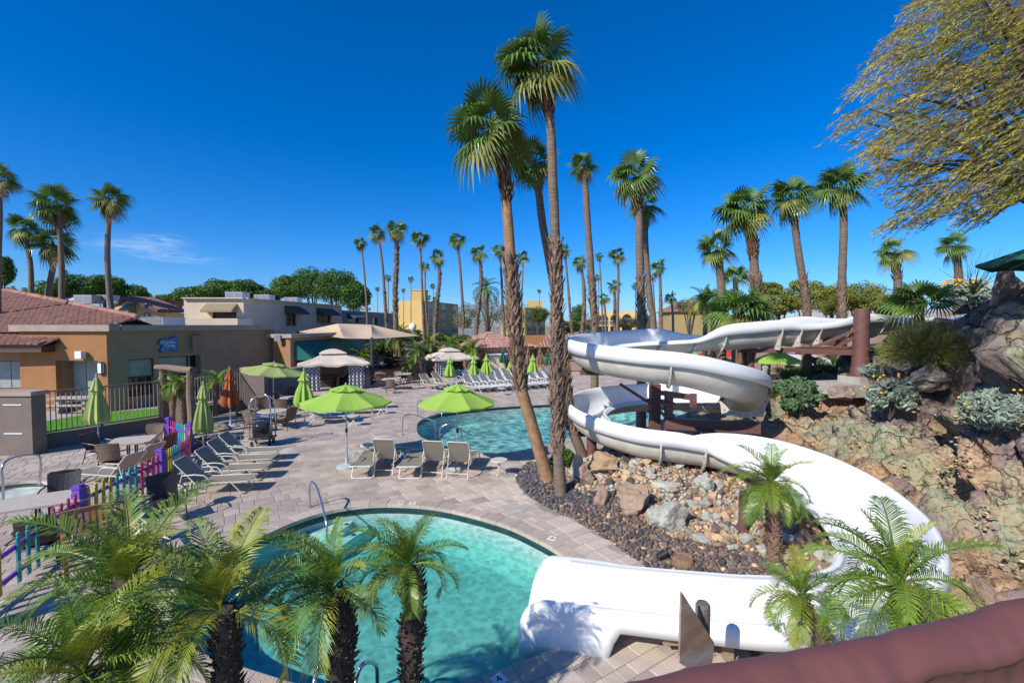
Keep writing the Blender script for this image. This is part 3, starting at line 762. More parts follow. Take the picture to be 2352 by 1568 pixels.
def qcyl(name, x, y, z0, z1, r, n=20, label=None, mt=None, flare=0):
    m_ = MB(); b = Q(x, y, 1); 
    prof = [(r * 1.0, z0), (r, z1)] if not flare else [(r + flare, z0), (r * 1.02, z0 + (z1 - z0) * .35), (r, z0 + (z1 - z0) * .4), (r, z1)]
    m_.lathe(prof, n, (b.x, b.y, 0), cap=True); return part(name, m_, mt or m_maroon, slide, world=True, label=label)
def qbar(name, a, b, w_, h_, mt=None):
    m_ = MB(); A = Q(*a); B = Q(*b); m_.bar(A, B, w_, h_)
    d = (B - A).normalized()
    if h_ >= .2:                                  # channel flanges stand proud of the web
        for s in (-1, 1): m_.bar(A + Vector((0, 0, s * (h_ / 2 + .012))), B + Vector((0, 0, s * (h_ / 2 + .012))), w_ + .06, .02)
    return part(name, m_, mt or m_maroon, slide, world=True)
# tall steel post on its plinth, with the bracket that carries the upper run
pp = P(1977, 800, 15.7)
m_ = MB(); m_.lathe([(.40, 2.62), (.40, 2.66), (.31, 2.68), (.26, 3.0), (.245, 3.5), (.235, 4.9), (.225, 4.93)], 28, (pp.x, pp.y, 0), cap=True)
part('support_post', m_, m_maroon, slide, smooth=False, world=True, label='tall thick maroon steel post')
m_ = MB(); m_.box((pp.x - .05, pp.y - .02, 2.51), (.85, .85, .24), rz=.2); m_.box((pp.x - .35, pp.y + .05, 2.2), (1.5, 1.3, .42), rz=.2); part('footing', m_, m_conc, slide, world=True)
qbar('bracket_beam', (12.0, 15.75, 3.47), (10.2, 16.35, 3.5), .14, .2); qbar('brace', (11.9, 15.7, 4.25), (10.75, 16.2, 3.6), .1, .1)
qbar('brace', (11.85, 15.8, 3.95), (11.25, 15.95, 3.55), .1, .1)
qbar('bracket_beam', (11.6, 15.85, 3.75), (11.6, 16.9, 3.78), .16, .2)
qbar('bracket_beam', (10.3, 16.3, 3.5), (8.7, 16.7, 3.45), .12, .16)
# second post
q = G(1743, 908, 1.85)
m_ = MB(); m_.lathe([(.12, 1.7), (.12, 3.42)], 20, (q.x, q.y + .6, 0), cap=True); part('support_post', m_, m_maroon, slide, world=True)
m_ = MB(); m_.box((q.x, q.y + .6, 3.42), (.9, .2, .1)); part('cap_plate', m_, m_maroon, slide, world=True)
m_ = MB(); m_.lathe([(.42, 1.2), (.42, 1.74)], 24, (q.x, q.y + .6, 0), cap=True); part('footing', m_, m_conc, slide, world=True)
# column cluster in the middle of the spiral
for x, y, z0, z1, w_ in ((4.35, 13.9, .4, 2.6, .28), (4.6, 13.4, .4, 2.35, .2)):
    a = Q(x, y, 1); m_ = MB(); m_.box((a.x, a.y, (z0 + z1) / 2), (w_, w_, z1 - z0))
    for zz in (1.1, 1.75, 2.1): m_.box((a.x, a.y, zz), (w_ + .1, w_ + .1, .08))
    part('support_post', m_, m_maroon, slide, world=True)
qbar('bracket_beam', (4.5, 13.35, 1.52), (6.95, 12.75, 1.52), .16, .27)
qbar('brace', (4.9, 13.2, .75), (5.7, 13.0, 1.35), .1, .1); qbar('brace', (6.0, 13.0, 1.35), (6.4, 13.1, .8), .1, .1)
qbar('bracket_beam', (4.3, 14.0, 2.93), (2.1, 14.05, 2.93), .16, .14); qbar('brace', (4.3, 13.9, 1.95), (3.3, 13.9, 2.6), .09, .09)
qbar('bracket_beam', (4.3, 14.1, 1.0), (1.95, 14.3, 1.0), .16, .16)
for x, y in ((2.45, 14.0), (3.3, 14.6)):
    a = Q(x, y, .8); m_ = MB(); m_.lathe([(.17, -.1), (.15, 1.0)], 16, (a.x, a.y, 0), cap=True); part('support_post', m_, m_maroon, slide, world=True)
qbar('bracket_beam', (4.5, 13.3, .62), (4.65, 11.5, .62), .14, .14); qbar('bracket_beam', (4.45, 13.4, 2.4), (4.6, 11.6, 2.55), .14, .14)
for (x, y, z) in ((4.62, 11.32, .55), (5.75, 10.6, .55), (4.58, 11.5, 2.5)):
    a = Q(x, y, z); m_ = MB(); m_.box(a, (.16, .06, .34)); m_.box(a + Vector((0, -.03, -.02)), (.09, .05, .2)); part('hanger_plate', m_, m_maroon, slide, world=True)
# timber cradle under the last leg
m_wood = mat('weathered_timber', (.40, .29, .19), (.28, .2, .13), rough=.85, scale=3, stretch=(1, 1, 6), bump=.3)
for x in (2.35, 2.75, 3.25): 
    a = G(1176 + F * x / 5.75, 1520, 0); m_ = MB(); m_.box((a.x, 5.86, .06), (.12, .12, .4)); part('cradle_post', m_, m_wood, slide, world=True)
m_ = MB(); m_.box((2.85, 5.9, .23), (1.7, .1, .1)); part('cradle_rail', m_, m_wood, slide, world=True)

# short painted post stub standing in the rocks
st_ = G(1706, 1216, .33); s0 = thing('steel_post', 'short round maroon post standing alone in the rocks behind the drooping palm', 'post', (st_.x, st_.y, .2))
m_ = MB(); m_.lathe([(.085, -.1), (.085, .86), (.07, .9)], 18, cap=True); part('post', m_, m_maroon, s0); m_ = MB(); m_.lathe([(.12, .06), (.12, .1)], 18, cap=True); part('collar', m_, m_maroon, s0)

# ================================================================== PARAPET IN THE FOREGROUND
m_mar_rock = mat('painted_faux_rock', (.17, .068, .058), (.145, .056, .05), rough=.42, scale=3, bump=.35, bscale=9, spec=.45)
top_line = [(1120, 1700), (1330, 1602), (1450, 1568), (1560, 1540), (1600, 1534), (1654, 1523), (1755, 1503), (1800, 1500), (1855, 1490), (1956, 1467), (2010, 1462), (2057, 1447), (2151, 1427), (2225, 1409), (2292, 1386), (2352, 1373), (2480, 1345), (2700, 1290)]
TL = spline(top_line, 8); wl_ = MB(); rows = []
for i, (u, v) in enumerate(TL):
    Y = 1.12 + .17 * (u - 1450) / 900
    zt = P(u, v, Y).z; p = P(u, v - 15, Y); wob = .012 * noise.noise(Vector((p.x * 7, 0, 0))) + .008 * noise.noise(Vector((p.x * 19, 4, 0)))
    bulge = .035 * noise.noise(Vector((p.x * 5, 9, 0)))
    prof = [(.03, -3.6), (.03, -.4), (.012, -.06), (.0, -.015), (-.02, 0), (-.05, -.002 + bulge * .15), (-.08, -.014 + bulge * .3), (-.105, -.036 + bulge * .5), (-.115, -.062 + bulge * .6), (-.105, -.082 + bulge * .6), (-.088, -.10 + bulge * .5), (-.08, -.2), (-.08, -3.6)]
    rows.append([(p.x - .1 * dy, Y + dy + wob, p.z + dz) for dy, dz in prof])
K = len(rows[0]); wl_.v = [q for r_ in rows for q in r_]
for i in range(len(rows) - 1):
    for k in range(K - 1): wl_.f.append((i * K + k, i * K + k + 1, (i + 1) * K + k + 1, (i + 1) * K + k)); wl_.m.append(0); wl_.tone.append(0)
pw_ = struct('parapet_wall', wl_, m_mar_rock, smooth=True); del pw_['kind']
tag(pw_, 'maroon painted wavy parapet wall filling the bottom right corner', 'wall')

# plywood sign board seen from behind, on its round post
m_ply = mat('plywood_back', (.34, .20, .12), (.25, .15, .10), rough=.55, scale=2.2, stretch=(1, 1, 3), bump=.15, c3=(.38, .33, .3), s3=1.2)
m_logdark = mat('dark_log', (.20, .16, .13), (.11, .09, .075), rough=.9, scale=9, bump=.7)
m_paint_white = mat('white_paint', (.75, .75, .73), rough=.5)
m_blue = mat('blue_paint', (.03, .16, .5), rough=.5)
sb = G(1618, 1560, .1); Ysg = 4.5
sg = thing('sign_board', 'brown slanted sign board seen from its back above the slide exit deck', 'sign', (P(1610, 1500, Ysg).x, Ysg, 0))
bd = MB(); cor = [P(1566, 1359, 4.42), P(1641, 1476, 4.70), P(1634, 1542, 4.70), P(1612, 1553, 4.63), P(1561, 1521, 4.42)]
nrm_ = (cor[1] - cor[0]).cross(cor[4] - cor[0]).normalized() * .022
vs = cor + [c + nrm_ for c in cor]; n_ = 5
bd.add(vs, [tuple(range(n_)), tuple(range(2 * n_ - 1, n_ - 1, -1))] + [(k, n_ + k, n_ + (k + 1) % n_, (k + 1) % n_) for k in range(n_)])
part('board', bd, m_ply, sg, world=True)
m_ = MB(); pt = P(1614, 1410, 4.80); m_.lathe([(.075, 0), (.075, pt.z + .1), (.06, pt.z + .13)], 14, (pt.x, pt.y, 0), cap=True); part('post', m_, m_logdark, sg, world=True)
m_ = MB()
for i, (u, v) in enumerate(((1620, 1530), (1628, 1538))):
    a = P(u, v, 4.60) ; m_.box(a - Vector((0, .02, 0)), (.05, .004, .03), rz=.5, mi=i)
part('sticker', m_, [m_paint_white, m_blue], sg, world=True)

# bright red metal-free extras: pot stump and black spot lamp on the lava gravel
m_stump = mat('cut_wood', (.33, .2, .11), (.2, .12, .07), rough=.9, scale=14, bump=.6)
m_blackp = mat('black_plastic', (.02, .02, .022), rough=.4)
q = G(1570, 1292, .12)
stp = thing('tree_stump', 'low round brown tree stump in the dark gravel behind the slide exit', 'stump', (q.x, q.y, .0))
m_ = MB(); m_.lathe([(.19, -.05), (.185, .12), (.175, .2), (.165, .215)], 22, mod=lambda a, j: 1 + .05 * math.sin(5 * a) + .03 * math.sin(11 * a), cap=True); part('bark', m_, m_stump, stp)
m_ = MB(); m_.lathe([(.155, .21), (.15, .222), (.10, .19), (.0, .185)], 18, mod=lambda a, j: 1 + .07 * math.sin(4 * a + 1)); part('cut_top', m_, mat('stump_top', (.42, .24, .12), (.22, .12, .06), scale=18, rough=.9), stp)
q = G(1520, 1280, .1)
lp = thing('spot_lamp', 'small black garden spotlight tilted beside the brown tree stump', 'spotlight', (q.x, q.y, .05))
m_ = MB(); m_.tube([(-.07, 0, .06), (.08, .02, .13)], [.06, .075], 14); part('lamp_head', m_, m_blackp, lp); m_ = MB(); m_.tube([(0, 0, -.08), (0, 0, .08)], .018, 8); part('stake', m_, m_blackp, lp)
# ================================================================== PLANTS
m_fan = mat('fan_leaf', (.10, .185, .035), (.145, .235, .055), rough=.36, scale=3, rnd_obj=.28, trans=.22, spec=.45)
m_fan_y = mat('fan_leaf_old', (.26, .25, .05), (.15, .20, .045), rough=.5, scale=2.5, rnd_obj=.25, trans=.22)
m_fan_b = mat('fan_leaf_dead', (.36, .24, .11), (.26, .20, .07), rough=.7, scale=3, rnd_obj=.25, trans=.1)
m_frond = mat('feather_leaf', (.12, .22, .025), (.19, .28, .035), rough=.36, scale=3, rnd_obj=.3, trans=.2, spec=.5)
m_frond_y = mat('feather_leaf_yellow', (.36, .36, .03), (.22, .30, .035), rough=.45, scale=2, rnd_obj=.25, trans=.22)
m_frond_b = mat('feather_leaf_dead', (.24, .16, .08), (.2, .15, .07), rough=.8, scale=2, rnd_obj=.2)
m_trunk = mat('palm_trunk', (.22, .16, .115), (.13, .095, .07), rough=.9, scale=2.2, stretch=(1.5, 1.5, 9), bump=1.2, bscale=4)
m_trunk_o = mat('palm_trunk_orange', (.36, .20, .10), (.22, .13, .075), rough=.85, scale=2.0, stretch=(3, 3, 3), bump=.8, bscale=6)
m_boot = mat('leaf_boot', (.29, .19, .125), (.17, .105, .065), rough=.85, scale=5, rnd_obj=.38, bump=.4)
m_boot_r = mat('leaf_boot_red', (.23, .11, .07), (.15, .075, .05), rough=.85, scale=5, rnd_obj=.35)
m_dark_boot = mat('pygmy_palm_trunk', (.085, .062, .048), (.045, .034, .028), rough=.9, scale=12, rnd_obj=.45)
m_brown_boot = mat('brown_palm_trunk', (.25, .155, .10), (.15, .09, .06), rough=.9, scale=12, rnd_obj=.4)

def leaf_fan(mb, el, rng, lp=.40, bl=.66, nseg=22, droop=.35, org=Vector((0, 0, 0)), az=0, sc_=1.0, mi=0):
    """one palmate leaf growing from org; el = elevation of the stalk"""
    ca, sa = math.cos(az), math.sin(az)
    def W_(p): return org + Vector((p.x * ca - p.y * sa, p.x * sa + p.y * ca, p.z)) * sc_
    d = Vector((math.cos(el), 0, math.sin(el))); pts = []; p = Vector((0, 0, 0)); e = el
    for k in range(5):
        pts.append(p.copy()); e2 = e - .10 * k * (1.1 if el > -.3 else .4); p = p + Vector((math.cos(e2), 0, math.sin(e2))) * lp / 4
    hub = pts[-1]; e2 = e - .42
    side = Vector((0, 1, 0))
    for k in range(4):
        a, b = pts[k], pts[k + 1]; w_ = .014 - .002 * k; up = Vector((-math.sin(el), 0, math.cos(el))) * .008
        mb.add([W_(a - side * w_ - up), W_(a + side * w_ - up), W_(b + side * w_ - up), W_(b - side * w_ - up), W_(a + up), W_(b + up)], [(0, 1, 2, 3), (1, 4, 5, 2), (4, 0, 3, 5)], mi)
    fx = Vector((math.cos(e2), 0, math.sin(e2))); fz = Vector((-math.sin(e2), 0, math.cos(e2)))
    roll = rng.uniform(-.5, .5); cupf = rng.uniform(.15, .4)
    sy = side * math.cos(roll) + fz * math.sin(roll); fz2 = fz * math.cos(roll) - side * math.sin(roll)
    span = R(118)
    def pt(phi, rr, dz):
        v = hub + fx * (math.cos(phi) * rr) + sy * (math.sin(phi) * rr)
        v = v - fz2 * (cupf * abs(math.sin(phi)) * rr) + Vector((0, 0, dz)); return v
    for k in range(nseg):
        ph = -span + 2 * span * (k + .5) / nseg; dp = span / nseg
        L = bl * (.72 + .28 * math.cos(ph * .8)) * rng.uniform(.9, 1.05)
        dr = droop * rng.uniform(.6, 1.3)
        z3, z4 = -dr * .12 * L, -dr * .62 * L
        a0 = pt(ph, 0.02, 0); b1 = pt(ph - dp, L * .5, 0); b2 = pt(ph + dp, L * .5, 0); bm = pt(ph, L * .5, .018)
        c1 = pt(ph - dp * .42, L * .78, z3); c2 = pt(ph + dp * .42, L * .78, z3); t_ = pt(ph + rng.uniform(-.03, .03), L * .99, z4)
        mb.add([W_(q) for q in (a0, b1, bm, b2, c1, c2, t_)], [(0, 1, 2), (0, 2, 3), (1, 4, 2), (2, 4, 5), (2, 5, 3), (4, 6, 5)], mi)
ELS = [80, 58, 38, 18, -4, -28, -52]
fan_mesh = {}
for ci, e in enumerate(ELS):
    for vr in range(3):
        rg = random.Random(ci * 10 + vr); m_ = MB(); leaf_fan(m_, R(e), rg, droop=.26 + .11 * ci, bl=.68 if ci else .6)
        mt = [m_fan, m_fan, m_fan, m_fan, m_fan_y, m_fan_y, m_fan_b][ci]
        if ci == 5 and vr == 0: mt = m_fan
        if ci == 4 and vr != 1: mt = m_fan
        fan_mesh[ci, vr] = m_.mesh('palm_leaf', mt)
def crown_dirs(n, rng, lo=-52):
    res = []
    for k in range(n):
        f = (k + .5) / n; e = 84 - (84 - lo) * f ** 1.12 + rng.uniform(-14, 14); res.append((k * 2.39996 + rng.uniform(-.55, .55), e))
    return res
def boots(rng, pts, rads, f0, f1, dens, ln, out_=.6, wid=.05, curl=0):
    """old leaf bases clasping the trunk between fractions f0 and f1"""
    m_ = MB(); P_ = [Vector(p) for p in pts]; seg = [0]
    for a, b in zip(P_, P_[1:]): seg.append(seg[-1] + (b - a).length)
    T = seg[-1]; n = int(dens * T * (f1 - f0))
    for k in range(n):
        s = T * (f0 + (f1 - f0) * (k + rng.random()) / n); j = max(0, min(len(seg) - 2, next((i for i in range(len(seg) - 1) if seg[i + 1] >= s), len(seg) - 2)))
        f = (s - seg[j]) / max(1e-6, seg[j + 1] - seg[j]); c = P_[j].lerp(P_[j + 1], f); r = rads[j] * (1 - f) + rads[j + 1] * f
        t = (P_[j + 1] - P_[j]).normalized()                       # pts run from the base up
        a = k * 2.4 + rng.uniform(-.3, .3); x = t.orthogonal().normalized(); y = t.cross(x); o = x * math.cos(a) + y * math.sin(a); sd_ = t.cross(o)
        L = ln * rng.uniform(.6, 1.3); w_ = wid * rng.uniform(.7, 1.3); ot = out_ * rng.uniform(.4, 1.5); sk = rng.uniform(-.35, .35)
        p0 = c + o * (r * .85); p1 = p0 + t * L * .5 + o * (L * .22 * ot) + sd_ * (L * sk * .4); p2 = p0 + t * L + o * (L * .55 * ot * (1 + curl)) + sd_ * (L * sk)
        m_.ct = rng.random(); th = o * .012
        m_.add([p0 - sd_ * w_, p0 + sd_ * w_, p1 + sd_ * w_ * .7, p1 - sd_ * w_ * .7, p2 + sd_ * w_ * .35, p2 - sd_ * w_ * .3, p1 + th * 2.5], [(0, 1, 2, 6), (0, 6, 3), (3, 6, 5), (6, 2, 4, 5), (3, 2, 1, 0), (5, 4, 2, 3)])
    return m_
def wind(az, k):                              # fronds lean a little to the left, where the wind blows
    return az + k * math.sin(math.pi - az)
FANS = [  # label, Y, crown radius px, trunk width px, boots (v_hi, v_lo), [(u, v) crown .. down], leaf count, boot colour
 ('tallest fan palm with a shaggy lower trunk, in the centre of the rock bed', 11.4, 122, 27, [(185, 268), (560, 1050)], [(1244,182),(1262,262),(1270,420),(1277,600),(1278,760),(1279,900),(1283,1050),(1290,1150)], 34),
 ('leaning orange-trunked fan palm just left of the tallest palm', 12.5, 130, 30, [(335, 470), (600, 905)], [(1136,332),(1157,400),(1166,500),(1176,640),(1183,760),(1195,880),(1220,970),(1246,1060),(1264,1116)], 32),
 ('fan palm crossing behind the tallest palm with a bowed trunk', 13.9, 72, 23, [(410, 440), (820, 1000)], [(1234,395),(1239,455),(1247,520),(1262,600),(1280,700),(1292,800),(1302,915),(1314,980),(1336,1042)], 26),
 ('slim fan palm with brown hanging leaves right of the tallest palm', 22, 46, 17, [(385, 425), (640, 760)], [(1340,395),(1345,440),(1350,520),(1356,600),(1362,690),(1366,760)], 22),
 ('broad fan palm above the left end of the slide', 18, 74, 20, [(420, 500), (640, 755)], [(1463,425),(1467,480),(1469,580),(1472,680),(1474,750)], 30),
 ('fan palm half hidden behind the broad one above the slide', 20, 52, 15, [(490, 530)], [(1488,485),(1482,540),(1487,620),(1494,700),(1501,750)], 22),
 ('big fan palm with a ragged skirt rising behind the upper slide run', 19, 88, 24, [(545, 600), (640, 690), (790, 880)], [(1722,505),(1728,560),(1733,620),(1737,680),(1728,760),(1712,850),(1706,880)], 30),
 ('fan palm with a dark booted trunk, second from the mesquite tree', 19, 66, 17, [(495, 520), (640, 725)], [(1822,470),(1826,520),(1834,580),(1845,650),(1854,720)], 28),
 ('fan palm touching the mesquite branches, nearest to the hill', 19.5, 72, 17, [(440, 470), (655, 735)], [(1938,450),(1938,500),(1936,580),(1934,650),(1935,735)], 28),
 ('short fan palm standing on the ridge behind the slide start', 24, 50, 18, [(610, 650)], [(2057,592),(2060,625),(2062,665)], 20),
 ('pale yellowish fan palm farthest right on the ridge', 22, 46, 17, [], [(2197,578),(2200,610),(2202,650)], 20),
 ('yellow-green fan palm low behind the slide, left of the ragged one', 21, 60, 20, [], [(1652,588),(1655,640),(1658,720)], 22),
 ('fan palm cut by the left edge of the photo', 27, 50, 11, [], [(-2,428),(0,480),(-2,560),(-4,690)], 24),
 ('short fan palm at the far left, bending right over the tile roof', 40, 46, 11, [], [(58,536),(64,570),(71,620),(72,690)], 22),
 ('tall fan palm behind the tile roof, upper of the close pair', 40, 62, 12, [], [(134,487),(138,540),(142,620),(142,700)], 26),
 ('lower fan palm of the close pair with leaning trunk', 41, 58, 13, [], [(126,575),(122,610),(115,650),(110,700)], 24),
 ('lone straight fan palm in front of the brown stucco building', 30, 52, 12, [], [(256,474),(248,540),(247,600),(251,670),(258,740)], 24),
 ('thin fan palm at the left of the middle row', 60, 21, 5, [], [(829,563),(834,600),(841,680),(844,750)], 18),
 ('fan palm second in the middle row', 55, 28, 7, [(670,750)], [(869,542),(876,590),(881,640),(888,750)], 20),
 ('stout fan palm with a thick shaggy trunk in the middle row', 48, 34, 11, [(560,590),(590,750)], [(913,538),(911,600),(908,680),(909,756)], 24),
 ('fan palm beside the stout shaggy one', 52, 27, 6, [(690,760)], [(966,556),(967,600),(971,690),(974,765)], 20),
 ('fan palm with a grey shaggy trunk before the yellow arched building', 50, 27, 9, [(625,765)], [(1008,600),(1010,640),(1003,700),(999,770)], 20),
 ('small fan palm behind the grey shaggy trunk', 62, 18, 4, [], [(978,616),(977,680),(984,780)], 16),
 ('fan palm left of the pale olive trees', 50, 27, 7, [(700,765)], [(1051,558),(1056,610),(1062,690),(1066,770)], 20),
 ('fan palm with a mottled trunk before the olive trees', 48, 28, 9, [(610,765)], [(1103,588),(1105,640),(1099,710),(1094,765)], 20),
 ('fan palm next to the feathery date palm', 50, 24, 6, [(690,765)], [(1148,580),(1152,640),(1155,710),(1159,768)], 20),
 ('small fan palm between the date palm and the leaning orange trunk', 55, 21, 5, [], [(1203,596),(1199,650),(1197,740)], 18),
 ('slim fan palm showing right of the tallest trunk', 50, 22, 6, [(700,760)], [(1298,580),(1303,640),(1308,700),(1314,766)], 18),
 ('fan palm with a pale booted trunk near the bowed palm', 48, 26, 9, [(660,765)], [(1334,610),(1341,660),(1341,720),(1337,766)], 18),
 ('distant thin fan palm just right of the brown-leaved one', 60, 15, 4, [], [(1377,592),(1380,650),(1384,745)], 16),
 ('dense fan palm among the group left of the slide', 46, 26, 7, [], [(1420,592),(1420,640),(1418,750)], 20),
 ('fan palm low in the group left of the slide', 50, 22, 7, [(690,755)], [(1412,663),(1412,700),(1412,755)], 18),
 ('lowest fan palm in the group left of the slide', 48, 20, 6, [], [(1388,690),(1390,720),(1391,755)], 16),
 ('fan palm right behind the broad palm trunks', 42, 26, 8, [(680,750)], [(1516,620),(1517,670),(1518,750)], 20),
 ('small shaded fan palm beside the red roofed far house', 44, 22, 6, [], [(1543,690),(1545,720),(1546,760)], 16),
 ('slim fan palm at the far side between palm trunks', 58, 14, 4, [], [(1500,640),(1503,700),(1505,750)], 14),
]
SMALL = [(892,641,13,80),(867,665,9,100),(944,644,11,85),(927,668,8,95),(995,659,10,85),(1239,670,8,110),(1290,675,8,100),(1308,688,7,110),(1200,735,8,100),(1000,690,11,80),(150,632,14,80),(28,668,14,75),(57,668,10,80),(205,655,10,90),(985,685,9,90),(1375,640,13,70),(1460,660,14,70),(640,655,10,100)]
tp = 0
def fan_palm(label, Y, rpx, wpx, bt, pts, n, group=None, rng=None, small=False):
    rng = rng or random.Random(int(pts[0][0] * 7 + pts[0][1]))
    W3 = [P(u, v, Y) for u, v in pts]; c = P(pts[0][0] - rpx * .06, pts[0][1] - rpx * .22, Y); W3[0] = c.copy(); base = W3[-1].copy()
    gz_ = tz(base.x, base.y) if inside(bed_poly, base.x, base.y) else 0
    gz_ = max(gz_, 0) - .15
    if base.z > gz_: base = Vector((base.x + (base.x - W3[-2].x) * .15, base.y, gz_)); W3.append(base)
    W3 = W3[::-1]; r = px(rpx, Y) * .83; tw = px(wpx, Y) / 2 * (.88 if wpx > 20 else 1)
    root = thing('fan_palm', label, 'palm tree', (base.x, base.y, max(gz_ + .15, 0)), group=group)
    K = len(W3); sp = [Vector(q) for q in spline([tuple(q) for q in W3], 6 if not small else 2)]; K = len(sp)
    seg = [0]
    for a, b in zip(sp, sp[1:]): seg.append(seg[-1] + (b - a).length)
    rads = [tw * (1.12 - .3 * s / seg[-1]) * (1 + .25 * math.exp(-s / (tw * 3))) for s in seg]
    m_ = MB(); m_.tube(sp, rads, 12 if wpx > 10 else 7, jit=.05, rng=rng)
    part('trunk', m_, m_trunk_o if 'orange' in label or 'tallest fan' in label and False else m_trunk, root, smooth=True, world=True)
    def frac(v):
        z = P(pts[0][0], v, Y).z; 
        for i in range(K - 1):
            if sp[i].z <= z <= sp[i + 1].z: return (seg[i] + (seg[i + 1] - seg[i]) * (z - sp[i].z) / max(1e-6, sp[i + 1].z - sp[i].z)) / seg[-1]
        return 0 if z < sp[0].z else 1
    for bi, (va, vb) in enumerate(bt):
        f1, f0 = frac(va), frac(vb); near = wpx > 20
        L = max(.16, tw * 1.9)
        m_ = boots(rng, sp, [q * 1.05 for q in rads], f0, f1, (62 if near else 26 if wpx > 12 else 14), L * (1.15 if near else 1), .55, tw * .42)
        o = part('leaf_base', m_, m_boot_r if (bi == 0 and len(bt) > 1) else m_boot, root, world=True); o['kind'] = 'stuff'
    loc0 = c - root.location
    dirs = crown_dirs(n, rng, -50)
    if not small:
        for k, (a, e) in enumerate(dirs):
            ci = int(np.argmin([abs(e - q) for q in ELS])); 
            if ci == 6 and not ('brown' in label or rng.random() < .5): ci = 5
            o = link('palm_leaf', fan_mesh[ci, rng.randrange(3)], root, loc0 + Vector((0, 0, r * .12 * (1 - k / n))))
            o.rotation_euler = (Quaternion((0, 1, 0), -.34 + rng.uniform(-.2, .2)) @ Quaternion((1, 0, 0), rng.uniform(-.15, .15)) @ Quaternion((0, 0, 1), wind(a, .5))).to_euler()
            s_ = r * rng.uniform(.78, 1.18); o.scale = (s_, s_ * rng.uniform(.85, 1.05), s_)
    else:
        m_ = MB()
        for a, e in dirs: leaf_fan(m_, R(e), rng, nseg=9, droop=.5, org=loc0, az=wind(a, .3), sc_=r)
        part('crown', m_, m_fan, root)
    return root
for row in FANS:
    fan_palm(*row[:7], group='fan palms around the pools' if row[1] < 30 else 'fan palms in the distance')
place_words = ['left of', 'just right of', 'far behind', 'peeping above', 'seen over', 'beyond']
nm = ['tiny fan palm directly left of the stout shaggy trunk', 'tiny lone fan palm over the round green trees', 'tiny fan palm above the yellow building, left one', 'tiny fan palm just behind the grey block roof', 'tiny fan palm on the right of the yellow tower', 'tiny distant fan palm between the two central trunks', 'tiny distant fan palm right of the tallest trunk', 'tiniest fan palm low right of the tallest trunk', 'little fan palm over the second yellow building', 'small fan palm touching the yellow tower', 'small fan palm top over the left tree row', 'small fan palm at the far left horizon', 'second small fan palm at the far left horizon', 'small fan palm top inside the left tree row', 'tiny fan palm close to the yellow tower wall', 'thin far fan palm under the brown-leaved palm', 'far fan palm between the slide palms', 'pale fan palm top above the middle tree row']
for (u, v, r_, Y), lb in zip(SMALL, nm):
    fan_palm(lb, Y, r_, max(1.6, r_ * .18), [], [(u, v), (u + .5, v + 30), (u, v + 60)], 14, 'fan palms in the distance', small=True)

# low clumps of fan leaves without a visible trunk
def fan_clump(label, u, v, Y, rpx, n, lo=-5):
    p = P(u, v, Y); g_ = tz(p.x, p.y) if inside(bed_poly, p.x, p.y) else 0
    root = thing('fan_palm', label, 'palm tree', (p.x, p.y, max(0, g_)), group='young fan palms'); rng = random.Random(int(u)); r = px(rpx, Y)
    m_ = MB(); m_.tube([(0, 0, 0), (0, 0, max(.2, p.z - max(0, g_)))], [.16, .14], 10); part('trunk', m_, m_boot, root)
    for k, (a, e) in enumerate(crown_dirs(n, rng, lo)):
        ci = min(4, int(np.argmin([abs(e - q) for q in ELS]))); o = link('palm_leaf', fan_mesh[ci, rng.randrange(3)], root, (0, 0, max(.2, p.z - max(0, g_))), a); o.scale = (r * rng.uniform(.9, 1.15),) * 3
fan_clump('low wide fan palm clump right behind the upper slide run', 1700, 722, 18.5, 82, 24, 5)
fan_clump('spiky low fan palm on the ridge above the green bush', 2112, 700, 16, 72, 18, 8)
fan_clump('young fan palm under the ragged palm behind the slide', 1640, 690, 24, 42, 18, 0)
fan_clump('bushy young fan palm beside the ragged palm trunk', 1690, 640, 25, 40, 16, 0)

# ---- feather palms
def frond(mb, el, rng, npair=40, arc_=1.5, ll=.30, mi=0, wid=.0074, org=None, az=0, sc_=1.0, vee=.5):
    ca, sa = math.cos(az), math.sin(az); org = org or Vector((0, 0, 0))
    def W_(p): return org + Vector((p.x * ca - p.y * sa, p.x * sa + p.y * ca, p.z)) * sc_
    pts = []; p = Vector((0, 0, 0)); e = el; n = 14; yaw = 0; yr = rng.uniform(-.25, .25)
    for k in range(n + 1):
        pts.append(p.copy()); e_ = el - arc_ * (k / n) ** 1.3 * (.55 + .45 * math.cos(el)); yaw = yr * k / n
        p = p + Vector((math.cos(e_) * math.cos(yaw), math.cos(e_) * math.sin(yaw), math.sin(e_))) / n
    mb.tube([W_(q) for q in pts], [sc_ * (.013 * (1 - .8 * k / n) + .001) for k in range(n + 1)], 4, mi, cap=False)
    for k in range(npair):
        s = .14 + .86 * (k + .5) / npair; j = min(n - 1, int(s * n)); c = pts[j].lerp(pts[j + 1], s * n - j); t = (pts[j + 1] - pts[j]).normalized()
        sd_ = t.cross(Vector((0, 0, 1))); sd_ = sd_.normalized() if sd_.length > .05 else Vector((0, 1, 0)); up = sd_.cross(t)
        L = ll * (math.sin(math.pi * min(1, s * .86 + .12)) ** .6) * rng.uniform(.85, 1.1)
        for sg in (-1, 1):
            d = (sd_ * sg * (.95 - .35 * s) + t * (.42 + .45 * s) + up * (vee * rng.uniform(.5, 1.2))).normalized()
            q1 = c + d * L * .5 + Vector((0, 0, -.05 * L)); q2 = c + d * L * .95 + Vector((0, 0, -L * rng.uniform(.2, .45)))
            wv = t * wid * (1.2 if rng.random() < .5 else 1)
            mb.add([W_(q) for q in (c - wv * .6, c + wv * .6, q1 + wv, q1 - wv, q2)], [(0, 1, 2, 3), (3, 2, 4)], mi)
